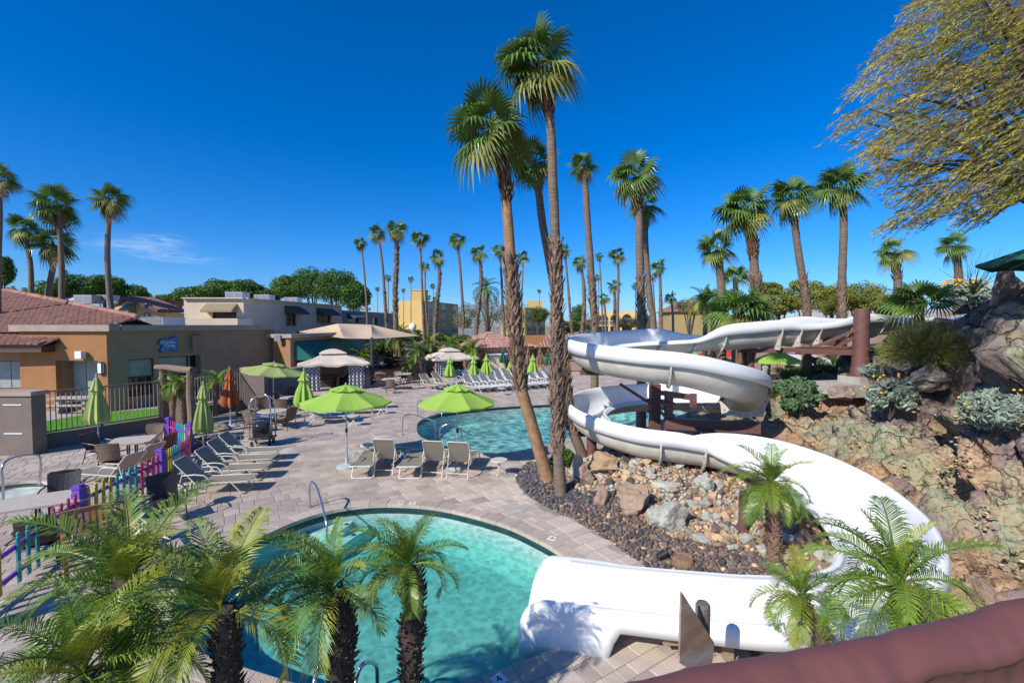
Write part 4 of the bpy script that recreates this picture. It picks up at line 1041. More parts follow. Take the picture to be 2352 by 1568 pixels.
FEL = [82, 62, 42, 22, 0, -25, -50]
fr_mesh = {}
for ci, e in enumerate(FEL):
    for vr in range(3):
        rg = random.Random(100 + ci * 10 + vr); m_ = MB(); frond(m_, R(e), rg, arc_=1.15 + .28 * ci if ci < 5 else 1.2, npair=50)
        mm = m_frond
        if vr == 1 and ci in (1, 2, 3): mm = m_frond_y
        fr_mesh[ci, vr, 0] = m_.mesh('frond', m_frond); fr_mesh[ci, vr, 1] = D.meshes['frond' if ci == 0 and vr == 0 else fr_mesh[ci, vr, 0].name].copy(); fr_mesh[ci, vr, 1].materials[0] = m_frond_y
        fr_mesh[ci, vr, 1].name = 'frond'
m_ = MB(); frond(m_, R(-62), random.Random(5), arc_=.5, npair=30, vee=-.2); fr_dead = m_.mesh('frond', m_frond_b)
def feather_palm(label, u, v, Y, L, trunk_pts, wpx, n=26, yellow=.2, dark=True, windk=.5, dead=2, lo=-38, squash=None, seed=1, cat='palm tree', group='feather palms around the pools', stubs=True):
    rng = random.Random(seed * 31 + int(u)); c = P(u, v, Y); W3 = [P(a, b, y_ if y_ else Y) for a, b, y_ in trunk_pts]; base = W3[-1].copy()
    gz_ = max(0, tz(base.x, base.y)) if inside(bed_poly, base.x, base.y) else 0
    base = Vector((base.x, base.y, gz_ - .05)); W3 = [c] + W3[:-1] + [base] if W3[-1].z > base.z - .3 else [c] + W3[:-1] + [base]
    root = thing('feather_palm', label, cat, (base.x, base.y, gz_), group=group)
    W3 = W3[::-1]; sp = [Vector(q) for q in spline([tuple(q) for q in W3], 6)]; tw = px(wpx, Y) / 2 * .72
    m_ = MB(); rads = [tw * (1 + .1 * math.sin(i)) * (.35 if i == len(sp) - 1 else .8 if i == len(sp) - 2 else 1) for i in range(len(sp))]; m_.tube(sp, rads, 12, jit=.08, rng=rng)
    mt = m_dark_boot if dark else m_brown_boot
    part('trunk', m_, mt, root, world=True)
    if stubs:
        m_ = boots(rng, sp, rads, 0, .985, 260 if wpx > 30 else 120, tw * .62, 1.15, tw * .13, .3); o = part('leaf_base', m_, mt, root, world=True); o['kind'] = 'stuff'
    loc0 = c - root.location
    for k in range(n):
        f = (k + .5) / n; e = 86 - (86 - lo) * f + rng.uniform(-7, 7); ci = int(np.argmin([abs(e - q) for q in FEL])); a = wind(k * 2.39996 + rng.uniform(-.2, .2), windk)
        o = link('frond', fr_mesh[ci, rng.randrange(3), 1 if rng.random() < yellow else 0], root, loc0, a); s_ = L * rng.uniform(.82, 1.12) * (1 if ci else .7); o.scale = (s_, s_, s_ * rng.uniform(.9, 1.1))
    for k in range(dead):
        o = link('frond', fr_dead, root, loc0 - Vector((0, 0, .05)), rng.uniform(0, 6.28)); o.scale = (L * .7,) * 3
    return root
feather_palm('pygmy date palm leaning over the kids fence at bottom left', 295, 1352, 3.7, .98, [(290, 1420, 3.7), (280, 1700, 3.7)], 92, n=20, yellow=.25, seed=1, dead=3, lo=-12)
feather_palm('yellowest pygmy date palm, second from the left at the bottom', 505, 1400, 3.5, .88, [(520, 1480, 3.5), (530, 1750, 3.5)], 78, n=18, yellow=.7, seed=2, dead=0, lo=-12)
feather_palm('pygmy date palm with its trunk in front of the pool ladder', 762, 1355, 4.0, .80, [(790, 1440, 4.0), (782, 1560, 4.0), (780, 1700, 4.0)], 72, n=20, yellow=.15, seed=3, windk=.8, dead=0, lo=-8)
feather_palm('pygmy date palm with a tall dark trunk standing before the middle of the near pool', 938, 1300, 4.2, .62, [(950, 1380, 4.2), (945, 1480, 4.2), (938, 1700, 4.2)], 68, n=22, yellow=.15, seed=4, windk=.6, dead=0, lo=-8)
feather_palm('pygmy date palm cut off by the bottom left corner', 190, 1545, 3.1, .85, [(195, 1630, 3.1), (200, 1800, 3.1)], 70, n=20, yellow=.45, seed=5, windk=.3)
feather_palm('small date palm with a brown trunk inside the bend of the slide', 1772, 1108, 7.9, .86, [(1775, 1180, 7.9), (1780, 1290, 7.9)], 38, n=26, yellow=.1, dark=False, seed=6, windk=.2, dead=3)
feather_palm('small yellowish date palm in front of the slide exit run', 1838, 1372, 4.75, .60, [(1855, 1410, 4.75), (1888, 1480, 4.75), (1900, 1600, 4.75)], 42, n=22, yellow=.4, dark=False, seed=7, windk=.3)
feather_palm('date palm at lower right with long open fronds over the slide bend', 2062, 1345, 3.9, .92, [(2080, 1420, 3.9), (2090, 1600, 3.9)], 66, n=24, yellow=.08, dark=False, seed=8, windk=.1, lo=-30)
# little ones in the background
def fp_small(label, u, v, Y, rpx, tv, lean=0, **k):
    feather_palm(label, u, v, Y, px(rpx, Y) * 1.15, [(u + lean, (v + tv) / 2, Y), (u + lean * 1.6, tv, Y)], max(5, rpx * .32), n=18, dark=False, dead=3, stubs=rpx > 28, windk=.1, **k)
fp_small('twin-trunked small palm beside the log trellis', 402, 880, 19.0, 42, 985, -4, yellow=.4)
fp_small('second trunk of the small palm pair by the log trellis', 415, 886, 19.1, 36, 985, 3, yellow=.5)
fp_small('small palm behind the railing by the orange umbrella', 498, 876, 21.8, 40, 950, -3, yellow=.3)
fp_small('date palm with grey-green fronds in the middle distance', 1116, 662, 50, 38, 765, 2)
fp_small('small palm in the planter left of the far gazebo', 956, 806, 37, 34, 870, 10)
fp_small('smallest palm beside the terrace steps', 938, 838, 36, 22, 868, 3)
fp_small('yellowish palm bush beside the big gazebo', 833, 822, 36, 28, 862, 0, yellow=.6)
fp_small('palm behind the shade sail post', 918, 772, 48, 40, 830, 0)
fp_small('palm behind the lamp post', 985, 792, 42, 36, 850, 0)
fp_small('palm over the roof edge behind the far gazebo', 1084, 804, 39.5, 38, 850, 0)
fp_small('palm behind the far gazebo on the left', 1035, 792, 41, 32, 850, 0)
fp_small('feathery palm behind the slide left of the fan clump', 1620, 690, 26, 44, 790, 0)

# ---- leafy trees, bushes
def cloud(name, parent, mt, cen, rad, n, size, rng, lumps=40, lump_r=.26, flat=.0, elong=1.0, shell=.7, floor=None, droop=0):
    """leaf-sized faces gathered in clumps through an ellipsoid"""
    rs = np.random.RandomState(rng.randrange(1 << 30)); cen = np.array(cen); rad = np.array(rad)
    d = rs.normal(size=(lumps, 3)); d /= np.linalg.norm(d, axis=1)[:, None]; rr = rs.uniform(.35, 1, lumps) ** .5 * (1 - lump_r * .6)
    lc = d * rr[:, None]
    li = rs.randint(0, lumps, n); ls = rs.uniform(.7, 1.25, lumps) * lump_r
    e = rs.normal(size=(n, 3)); e /= np.linalg.norm(e, axis=1)[:, None]
    q = lc[li] + e * (ls[li] * rs.uniform(shell, 1, n))[:, None]
    pos = cen + q * rad
    nrm_ = e + rs.normal(size=(n, 3)) * .6; nrm_ /= np.linalg.norm(nrm_, axis=1)[:, None]
    a = np.cross(nrm_, rs.normal(size=(n, 3))); a /= np.linalg.norm(a, axis=1)[:, None]; b = np.cross(nrm_, a)
    if droop: a = a * (1 - droop) + np.array([-.5, 0, -.6]) * droop; b = np.cross(nrm_, a)
    s = size * rs.uniform(.6, 1.4, n)[:, None]
    V = np.stack([pos - a * s * elong, pos + b * s * .5, pos + a * s * elong, pos - b * s * .5], 1)
    if floor is not None:
        k_ = V[:, :, 2].min(1) > floor; V = V[k_]
        li = li[k_]
    nf = len(V); Fq = np.arange(nf * 4).reshape(nf, 4); tone = (rs.uniform(0, 1, lumps)[li] * .6 + rs.uniform(0, .4, nf))
    return link(name, npmesh(name, V, Fq, mt, tone=tone), parent)
def leafmat(name, c1, c2, r=.3, trans=.18, rough=.55):
    return mat(name, c1, c2, rough=rough, scale=1.2, rnd_obj=r, trans=trans, spec=.3)
m_leaf_d = leafmat('tree_leaf_green', (.06, .14, .02), (.10, .19, .032))
m_leaf_o = leafmat('tree_leaf_olive', (.20, .19, .08), (.27, .25, .11))
m_leaf_pv = leafmat('tree_leaf_yellow_green', (.24, .25, .04), (.17, .21, .045), .3)
m_leaf_sil = leafmat('silver_leaf', (.22, .27, .2), (.30, .35, .27), .25, .08)
m_leaf_gs = leafmat('grey_green_leaf', (.09, .16, .075), (.14, .21, .10), .25, .1)
m_leaf_box = leafmat('boxwood_leaf', (.04, .11, .012), (.08, .17, .02), .3)
m_leaf_sh = leafmat('shrub_leaf', (.06, .11, .02), (.1, .14, .03), .3)
m_bark = mat('bark', (.13, .1, .075), (.08, .06, .045), rough=.95, scale=5, bump=.8)
m_flower = mat('yellow_flower', (.75, .45, .02), rough=.6)
def tree(label, u, v, Y, rx, rz, mt, n=5200, leaf=1.6, tv=None, group=None, cat='tree', lumps=55, tr=None, name='tree', lr=.34):
    c = P(u, v, Y); rng = random.Random(int(u * 3 + v)); X_, Z_ = px(rx, Y), px(rz, Y)
    root = thing(name, label, cat, (c.x, c.y, 0), group=group)
    cloud('crown', root, mt, (0, 0, c.z), (X_, X_ * .9, Z_), n, px(leaf, Y), rng, lumps, lr)
    m_ = MB(); tw = max(.12, X_ * .05); m_.tube([(0, 0, -.1), (X_ * .05, 0, max(.5, c.z * .5)), (0, 0, c.z)], [tw * 1.3, tw, tw * .5], 8)
    for k in range(5):
        a = k * 1.3; m_.tube([(0, 0, max(.4, c.z * .45)), (math.cos(a) * X_ * .35, math.sin(a) * X_ * .3, c.z - Z_ * .2), (math.cos(a) * X_ * .7, math.sin(a) * X_ * .6, c.z + Z_ * .3)], [tw * .6, tw * .4, tw * .15], 6)
    part('trunk', m_, m_bark, root); return root
GT = 'leafy trees beyond the roofs'
for u, v, rx, rz, Y, lb in ((128,668,48,26,80,'leftmost leafy tree behind the tile roof'),(186,656,50,30,82,'leafy tree with a high crown behind the pair of palms'),(240,660,46,30,84,'leafy tree behind the lone straight palm'),(300,676,42,24,86,'right end leafy tree above the small tile roof'),(2,620,26,34,45,'dark tree cut by the left edge'),
  (405,688,46,14,98,'low distant tree left of the air conditioners'),(450,676,44,20,96,'low rounded tree above the white building, left one'),(505,668,46,27,95,'rounded tree above the white building, middle one'),(565,664,48,26,95,'rounded tree above the white building, right one'),(612,678,32,20,95,'small tree filling the dip in the tree row'),
  (665,662,46,32,85,'bushy tree left of the highest crown'),(716,650,52,36,84,'large dark green tree, highest of the row'),(770,655,52,42,82,'large dark green tree beside the thin palm'),(818,682,38,36,80,'right end of the large dark tree row')):
    tree(lb, u, v, Y, rx, rz, m_leaf_d, 7500, 2.1, group=GT, lumps=60, lr=.33)
for u, v, rx, rz, Y, lb, mt in ((1072,728,34,34,72,'pale olive tree by the arched building',m_leaf_o),(1122,712,44,46,70,'tallest pale olive tree in the centre',m_leaf_o),(1180,728,46,40,70,'pale olive tree behind the orange trunk',m_leaf_o),(1236,722,28,18,66,'flat-topped green tree between the central trunks',m_leaf_sh),
  (1330,722,22,24,80,'dark green tree right of the bowed palm',m_leaf_d),(1350,745,26,12,60,'low olive shrub behind the palms',m_leaf_o),(1440,742,36,14,55,'low olive shrub before the third yellow building',m_leaf_o),(1585,705,40,22,45,'grey-green tree left of the fan clump',m_leaf_o)):
    tree(lb, u, v, Y, rx, rz, mt, 5000, 1.3, group='olive and shade trees in the middle distance', lumps=60)
for u, v, rx, rz, Y, lb in ((1790,700,50,26,42,'yellow-green palo verde just right of the fan clump'),(1850,676,52,40,40,'tallest palo verde behind the slide'),(1912,688,50,36,38,'palo verde between the two booted palms'),(1975,682,60,40,38,'wide palo verde right of the post palm'),(2050,700,60,26,36,'low palo verde below the short ridge palm'),(1760,668,34,22,48,'thin brownish tree near the ragged palm')):
    tree(lb, u, v, Y, rx, rz, m_leaf_pv, 9000, 2.2, group='palo verde trees behind the slide', lumps=80, lr=.28)

def bush(label, u, v, Y, rx, rz, mt, n, leaf, flowers=0, elong=1.0, name='bush', cat='bush', lumps=40, at=None, group='desert shrubs on the rocks', droop=0, z=None):
    p = P(u, v, Y); rng = random.Random(int(u + v)); X_, Z_ = px(rx, Y), px(rz, Y); g_ = p.z - Z_ * .9
    root = thing(name, label, cat, (p.x, p.y, g_), group=group)
    cloud('foliage', root, mt, (0, 0, Z_ * .9), (X_, X_ * .75, Z_), n, px(leaf, Y), rng, lumps, .28, elong=elong, droop=droop)
    m_ = MB()
    for k in range(9):
        a = k * .7; m_.tube([(0, 0, -.25), (math.cos(a) * X_ * .4, math.sin(a) * X_ * .3, Z_ * .6), (math.cos(a) * X_ * .75, math.sin(a) * X_ * .6, Z_ * (1 + .3 * math.sin(k)))], [X_ * .02 + .008, .01, .004], 5)
    part('stem', m_, m_bark, root)
    if flowers:
        m_ = MB()
        for k in range(flowers):
            a, b_ = rng.uniform(0, 6.28), rng.uniform(.1, 1.3); c_ = Vector((math.cos(a) * math.cos(b_) * X_ * 1.02, math.sin(a) * math.cos(b_) * X_ * .8, Z_ * .9 + math.sin(b_) * Z_ * 1.25)); s_ = px(leaf, Y) * .55
            m_.lathe([(0, s_), (s_, s_ * .5), (s_, -s_ * .4), (0, -s_)], 6, c_)
        part('flower', m_, m_flower, root)['kind'] = 'stuff'
    return root
def surf(u, v, y0=6, back=.0):
    p = hit(u, v, y0); return p.y + back if p else 14
bush('round silvery green shrub between the slide and the rocks', 1838, 908, surf(1838, 955), 62, 40, m_leaf_gs, 5200, 5, elong=1.3)
bush('silver brittlebush with few yellow flowers below the concrete footing', 2045, 905, surf(2045, 945), 58, 40, m_leaf_sil, 3000, 5, 14, elong=1.4)
bush('sprawling silver brittlebush at the right edge of the rocks', 2290, 940, surf(2290, 975), 78, 44, m_leaf_sil, 3600, 5.5, 6, elong=1.4)
bush('small silver shrub right behind the concrete footing', 2002, 852, surf(2002, 880), 24, 18, m_leaf_sil, 900, 4.5, elong=1.3)
bush('grey-green shrub on the ridge with many yellow flowers', 2232, 672, surf(2232, 700, 8), 42, 26, m_leaf_sil, 1800, 4, 60, elong=1.3)
bush('yellow flowering bush at the top of the ridge', 2190, 668, surf(2195, 700, 8, .4), 28, 22, m_leaf_sh, 900, 3.5, 90)
bush('small clipped bright green bush at the foot of the palms', 1292, 1054, 13.2, 34, 27, m_leaf_box, 4200, 3.0, group='bushes in the rock bed')
bush('grey shrub under the bracket of the tall post', 1870, 838, 20, 34, 22, m_leaf_gs, 1600, 3.5)

def strands(name, parent, mt, gen, n, rng, w_):
    m_ = MB()
    for k in range(n):
        pts, w0 = gen(k, rng); m_.ct = rng.random(); wv = Vector((rng.uniform(-1, 1), rng.uniform(-1, 1), rng.uniform(-.3, .3))).normalized() * w_ * w0
        for a, b in zip(pts, pts[1:]): m_.add([a - wv, a + wv, b + wv * .7, b - wv * .7], [(0, 1, 2, 3)])
    m_.ct = 0; return part(name, m_, mt, parent)
m_wisp = mat('wispy_shrub', (.24, .27, .05), (.30, .26, .08), rough=.7, rnd_obj=.35, scale=2)
m_grass = mat('bunch_grass', (.07, .15, .02), (.12, .19, .03), rough=.6, rnd_obj=.3, scale=2)
m_drygrass = mat('dry_grass', (.36, .25, .13), (.28, .18, .09), rough=.9, rnd_obj=.3, scale=2)
p = P(2128, 800, surf(2128, 850, 8) + .2); cb = thing('bush', 'big wiry yellow-green bush spilling over the dark rock', 'bush', (p.x, p.y, p.z - .55), group='desert shrubs on the rocks')
def g_cb(k, rng):
    a = rng.uniform(0, 6.28); e = rng.uniform(-.15, 1.45); L = rng.uniform(.7, 1.25); d = Vector((math.cos(a) * math.cos(e) * 1.15, math.sin(a) * math.cos(e) * .9, math.sin(e) * .85)); s0 = rng.uniform(.35, .75)
    p0 = d * L * s0 + Vector((0, 0, .3)); pts = [p0]
    for j in range(3): d = (d + Vector((rng.uniform(-.5, .5), rng.uniform(-.5, .5), rng.uniform(-.45, .3)))).normalized(); pts.append(pts[-1] + d * .13)
    return pts, 1
strands('twig', cb, m_wisp, g_cb, 9000, random.Random(3), .0042)['kind'] = 'stuff'
m_ = MB(); rng = random.Random(8)
for k in range(60):
    a = rng.uniform(0, 6.28); e = rng.uniform(0, 1.3); d = Vector((math.cos(a) * math.cos(e), math.sin(a) * math.cos(e) * .8, math.sin(e) * .8)); m_.tube([(0, 0, -.1), d * .4 + Vector((0, 0, .2)), d * .85 + Vector((rng.uniform(-.1, .1), 0, .25))], [.018, .01, .004], 5)
part('stem', m_, m_bark, cb)
def grass(label, u, v, Y, rpx, n, mt=m_grass, ln=1.0, name='grass_clump'):
    p = P(u, v, Y); g_ = tsurf(p.x, p.y) if inside(bed_poly, p.x, p.y) else 0; r = px(rpx, Y)
    t = thing(name, label, 'grass', (p.x, p.y, g_), group='bunch grasses behind the slide')
    def gg(k, rng):
        a = rng.uniform(0, 6.28); s = rng.uniform(0, 1); L = r * rng.uniform(.7, 1.2) * ln; b = Vector((math.cos(a) * s * r * .5, math.sin(a) * s * r * .5, -.03)); o = Vector((math.cos(a), math.sin(a), 0)); return [b, b + o * L * .25 + Vector((0, 0, L * .7)), b + o * L * .6 + Vector((0, 0, L * .95)), b + o * L * .95 + Vector((0, 0, L * .8))], 1
    strands('blade', t, mt, gg, n, random.Random(int(u)), .007)['kind'] = 'stuff'
for u, v, Y, r_, lb in ((1815,866,19,30,'fine green grass clump under the lime umbrella'),(1780,872,18,26,'grass clump beside the plinth of the short post'),(1850,856,20,26,'grass clump right of the first two'),(1905,868,19,22,'grass clump left of the concrete footing'),(1945,842,21,24,'tall grass clump behind the tall post foot'),(1982,835,20,26,'grass clump right of the tall post'),(2035,850,17,26,'grass clump below the wiry bush'),(1925,825,24,22,'far grass clump near the dark fence')):
    grass(lb, u, v, Y, r_, 420)

# ---- the mesquite tree that hangs in from the right
m_mesq = mat('mesquite_leaf', (.36, .40, .035), (.58, .44, .05), rough=.55, scale=1.2, rnd_obj=.42, trans=.25)
m_twig = mat('mesquite_twig', (.22, .15, .12), (.15, .11, .10), rough=.8, scale=3)
mp = [(1893,335),(1925,250),(1960,180),(2010,110),(2060,62),(2110,-20),(2200,-160),(2500,-260),(2760,-120),(2760,420),(2480,470),(2350,450),(2300,500),(2240,528),(2170,512),(2110,536),(2040,548),(2012,535),(2050,470),(1985,425),(2000,380),(1940,345)]
Ym = 9.0; fork = Vector((13.2, 10.6, 6.4)); gzt = max(0, tz(13.6, 10.8))
mes = thing('mesquite_tree', 'windblown mesquite tree with yellow-green feathery leaves at the top right', 'tree', (13.6, 10.8, gzt))
rng = random.Random(21); tw_ = MB(); V = []; T = []
m_ = MB(); m_.tube([(13.6, 10.8, gzt - .3), (13.5, 10.7, gzt + .8), fork], [.3, .26, .2], 12)
limbs = []
for k in range(46):
    while True:
        u, v = rng.uniform(1960, 2700), rng.uniform(-160, 520)
        if inside(mp, u, v): break
    Y = Ym + rng.uniform(-1.6, 2.2); e = P(u, v, Y); mid = fork.lerp(e, .5) + Vector((0, rng.uniform(-.3, .3), .55 + rng.uniform(-.2, .3)))
    L_ = [Vector(q) for q in spline([tuple(fork), tuple(mid), tuple(e)], 6)]; limbs.append(L_); m_.tube(L_, [.075 * (1 - .85 * j / 12) for j in range(13)], 6)
part('trunk', m_, m_bark, mes, smooth=True, world=True)
down = Vector((-.86, -.05, -.50))
cnt = 0; tries = 0
while cnt < 6600 and tries < 60000:
    tries += 1
    u, v = rng.uniform(1885, 2620), rng.uniform(-140, 552)
    if not inside(mp, u, v): continue
    dens = min(1, .22 + (u - 1890) / 430)
    edge = min(math.hypot(u - a, v - b) for a, b in mp)
    if rng.random() > dens: continue
    cl = noise.noise(Vector((u / 55, v / 32, 2.0)))
    if cl < -.02 and rng.random() < .82: continue
    Y = Ym + rng.uniform(-1.8, 2.4); e = P(u, v, Y); cnt += 1
    d = (down + Vector((rng.uniform(-.2, .2), rng.uniform(-.3, .3), rng.uniform(-.22, .25)))).normalized(); L = rng.uniform(.35, .8)
    s = e - d * L * .7 + Vector((0, 0, .04)); pts = [s, s.lerp(e, .5) + Vector((0, 0, .05)), e + d * L * .3]
    wv = Vector((0, .4, .8)).normalized() * .003
    for a, b in zip(pts, pts[1:]): tw_.add([a - wv, a + wv, b + wv * .6, b - wv * .6], [(0, 1, 2, 3)])
    if rng.random() < .35: 
        s2 = s - d * rng.uniform(.3, .9) + Vector((rng.uniform(0, .2), rng.uniform(-.1, .1), rng.uniform(-.15, .1))); tw_.add([s2 - wv, s2 + wv, s + wv, s - wv], [(0, 1, 2, 3)])
    tone = (noise.noise(Vector((u / 70, v / 50, Y))) * .5 + .5) * .7 + rng.random() * .3
    nl = rng.randint(16, 24)
    for j in range(nl):
        f = rng.random(); c = pts[0].lerp(pts[1], f * 2) if f < .5 else pts[1].lerp(pts[2], f * 2 - 1)
        ld = (d * .9 + Vector((rng.uniform(-.35, .35), rng.uniform(-.5, .5), rng.uniform(-.45, .35)))).normalized(); l_ = rng.uniform(.05, .12)
        sd_ = ld.cross(Vector((rng.uniform(-1, 1), rng.uniform(-1, 1), rng.uniform(-1, 1)))).normalized() * rng.uniform(.006, .0115)
        V += [c, c + ld * l_ * .5 + sd_, c + ld * l_, c + ld * l_ * .5 - sd_]; T.append(tone)
part('twig', tw_, m_twig, mes, world=True)['kind'] = 'stuff'
V = np.array([tuple(q) for q in V]) - np.array(tuple(mes.location)); o = link('foliage', npmesh('foliage', V, np.arange(len(V)).reshape(-1, 4), m_mesq, tone=T), mes)
print('mesquite', len(T))
# thin leafless tree on the ridge
p = P(2235, 660, 12.5); bt_ = thing('bare_tree', 'thin leafless wispy shrub against the sky on the ridge', 'shrub', (p.x, p.y, p.z - .2)); m_ = MB(); rng = random.Random(4)
for k in range(26):
    d = Vector((rng.uniform(-.9, .9), rng.uniform(-.4, .4), 1)).normalized(); q = [Vector((0, 0, 0))]
    for j in range(5): d = (d + Vector((rng.uniform(-.3, .3), rng.uniform(-.3, .3), rng.uniform(-.1, .1)))).normalized(); q.append(q[-1] + d * .26)
    m_.tube(q, [.011, .008, .006, .004, .003, .002], 4)
part('branch', m_, m_wisp, bt_)
# ================================================================== BUILDINGS
m_stu_o = mat('orange_stucco', (.40, .185, .07), (.33, .15, .058), rough=.95, scale=1.4, bump=1.0, bscale=45, c3=(.36, .17, .07), s3=.7)
m_stu_b = mat('brown_stucco', (.40, .245, .145), (.34, .205, .12), rough=.95, scale=1.6, bump=1.0, bscale=45)
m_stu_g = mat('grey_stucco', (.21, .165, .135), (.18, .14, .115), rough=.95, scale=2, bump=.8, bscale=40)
m_cop = mat('coping_trim', (.40, .31, .24), (.34, .26, .20), rough=.9, scale=2, bump=.3)
m_cream = mat('cream_stucco', (.60, .49, .36), (.53, .44, .33), rough=.95, scale=.8, bump=.6, bscale=14)
m_cream2 = mat('yellow_cream_stucco', (.60, .45, .24), (.54, .41, .22), rough=.95, scale=.8, bump=.4, bscale=12)
m_greyb = mat('grey_block_stucco', (.25, .24, .225), (.21, .205, .195), rough=.95, scale=.6)
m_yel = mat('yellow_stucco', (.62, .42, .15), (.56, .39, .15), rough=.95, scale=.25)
m_yel2 = mat('shaded_yellow_stucco', (.42, .31, .13), (.37, .28, .12), rough=.95, scale=.25)  # yellow stucco darkened: shade of the hotels' turned walls is in the colour
m_fascia = mat('fascia_brown', (.10, .055, .04), (.08, .045, .035), rough=.7)
m_tile_r = mat('clay_tile', (.34, .17, .125), (.28, .135, .10), rough=.85, scale=2.5, rnd_obj=.22, bump=.2)
m_tile_pan = mat('clay_tile_pan', (.16, .08, .06), (.12, .06, .045), rough=.9, scale=4)
m_tile_pink = mat('pale_clay_tile', (.46, .26, .20), (.38, .21, .16), rough=.85, scale=2, rnd_obj=.2)
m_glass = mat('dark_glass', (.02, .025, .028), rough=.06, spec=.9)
m_glass_g = mat('tinted_glass', (.26, .31, .28), (.19, .23, .21), rough=.12, scale=1.5, spec=.9)
m_blind = mat('vertical_blind', (.42, .45, .40), (.34, .37, .34), rough=.8, scale=4)
m_frame_d = mat('bronze_frame', (.045, .035, .03), rough=.4)
m_metal_g = mat('galvanised', (.42, .43, .45), (.34, .35, .37), rough=.45, metal=.3, scale=5)
m_louver = mat('louver_grey', (.25, .27, .30), rough=.6)
m_awn_k = mat('khaki_awning', (.30, .24, .14), (.27, .21, .125), rough=.9, scale=3, trans=.05)
m_awn_g = mat('dark_awning', (.075, .07, .065), rough=.9)
m_awn_b = mat('blue_grey_awning', (.06, .085, .11), rough=.9)
m_teal = mat('teal_canvas', (.006, .135, .11), (.005, .12, .098), rough=.85, scale=3, trans=.08)
m_white = mat('white_membrane', (.80, .80, .80), (.74, .74, .74), rough=.6, scale=2)
m_sign = mat('sign_blue', (.08, .20, .48), (.06, .16, .42), rough=.45, scale=5)
m_sign_e = mat('sign_edge', (.03, .03, .035), rough=.5)
m_letter = mat('sign_letter', (.80, .80, .72), rough=.5)
m_letter2 = mat('sign_letter_blue', (.02, .05, .2), rough=.5)
m_black = mat('black_metal', (.02, .02, .02), rough=.45)
m_rail = mat('brown_rail', (.30, .215, .175), (.24, .17, .14), rough=.5, scale=9)

def on_wall(A, B, u, v=None, z=None):
    """point where the sight line meets the vertical plane through A and B"""
    d = ray(u, v if v is not None else 746); n = Vector((B.y - A.y, A.x - B.x, 0)); t = n.dot(Vector((A.x, A.y, 0))) / n.dot(Vector((d.x, d.y, 0)))
    p = Vector((d.x * t, d.y * t, H + d.z * t)); 
    if z is not None: p.z = z
    return p
def s_of(A, B, p): return ((p - A).x * (B - A).x + (p - A).y * (B - A).y) / ((B - A).x ** 2 + (B - A).y ** 2)
def wall(mb, A, B, z0, z1, holes=(), th=.25, mi=0):
    """solid wall from A to B (outside on the right-hand side of A->B), with holes (s0, s1, za, zb)"""
    A = Vector((A.x, A.y, 0)); B = Vector((B.x, B.y, 0)); d = B - A; n = Vector((d.y, -d.x, 0)).normalized()
    ss = sorted({0, 1} | {h[0] for h in holes} | {h[1] for h in holes}); zs = sorted({z0, z1} | {h[2] for h in holes} | {h[3] for h in holes})
    rz = math.atan2(d.y, d.x)
    for a, b in zip(ss, ss[1:]):
        run = None
        for c, e in zip(zs, zs[1:]):
            if any(h[0] - 1e-6 <= a and b <= h[1] + 1e-6 and h[2] - 1e-6 <= c and e <= h[3] + 1e-6 for h in holes):
                if run: mb.box((A + d * (a + b) / 2 - n * th / 2) + Vector((0, 0, (run[0] + run[1]) / 2)), (d.length * (b - a), th, run[1] - run[0]), rz=rz, mi=mi); run = None
            else: run = (run[0] if run else c, e)
        if run: mb.box((A + d * (a + b) / 2 - n * th / 2) + Vector((0, 0, (run[0] + run[1]) / 2)), (d.length * (b - a), th, run[1] - run[0]), rz=rz, mi=mi)
    return n, rz
def hole_uv(A, B, u0, u1, v0, v1):
    """hole between picture columns u0,u1; heights taken at the near side"""
    p0 = on_wall(A, B, u0, v0); p1 = on_wall(A, B, u1, v0); q0 = on_wall(A, B, (u0 + u1) / 2, v0); q1 = on_wall(A, B, (u0 + u1) / 2, v1)
    return (s_of(A, B, p0), s_of(A, B, p1), max(0.02, q1.z), q0.z)
def window(root, A, B, h, depth=.12, glass=None, bars=1, frame=None, blinds=0, hbars=0):
    A = Vector((A.x, A.y, 0)); B = Vector((B.x, B.y, 0)); d = B - A; n = Vector((d.y, -d.x, 0)).normalized(); rz = math.atan2(d.y, d.x)
    L = d.length * (h[1] - h[0]); Hh = h[3] - h[2]; c = A + d * ((h[0] + h[1]) / 2) - n * depth + Vector((0, 0, (h[2] + h[3]) / 2))
    fr = MB(); w_ = .05 if L < 3 else .07; x = d.normalized()
    for s in (-1, 1): fr.box(c + x * s * (L / 2 - w_ / 2), (w_, .06, Hh), rz); fr.box(c + Vector((0, 0, s * (Hh / 2 - w_ / 2))), (L - 2 * w_, .06, w_), rz)
    for k in range(1, bars + 1): fr.box(c + x * (L * (k / (bars + 1) - .5)), (w_, .05, Hh - 2 * w_), rz)
    for k in range(1, hbars + 1): fr.box(c + Vector((0, 0, Hh * (k / (hbars + 1) - .5))), (L - 2 * w_, .045, w_ * .8), rz)
    f = part('window', fr, frame or m_frame_d, root, world=True)
    g_ = MB(); g_.box(c - n * .02, (L - .02, .012, Hh - .02), rz); 
    mi_ = (Matrix.Translation(root.location)).inverted(); g_.v = [tuple(mi_ @ Vector(q)) for q in g_.v]; link('pane', g_.mesh('pane', glass or m_glass), f)
    if blinds:
        b = MB()
        for k in range(blinds): b.box(c + n * .005 + x * (L * ((k + .5) / blinds - .5)) - n * .0 + n * .012, (L / blinds * .8, .012, Hh - 2 * w_), rz + .25)
        part('blind', b, m_blind, root, world=True)
    return f
class Tiles:
    cache = {}
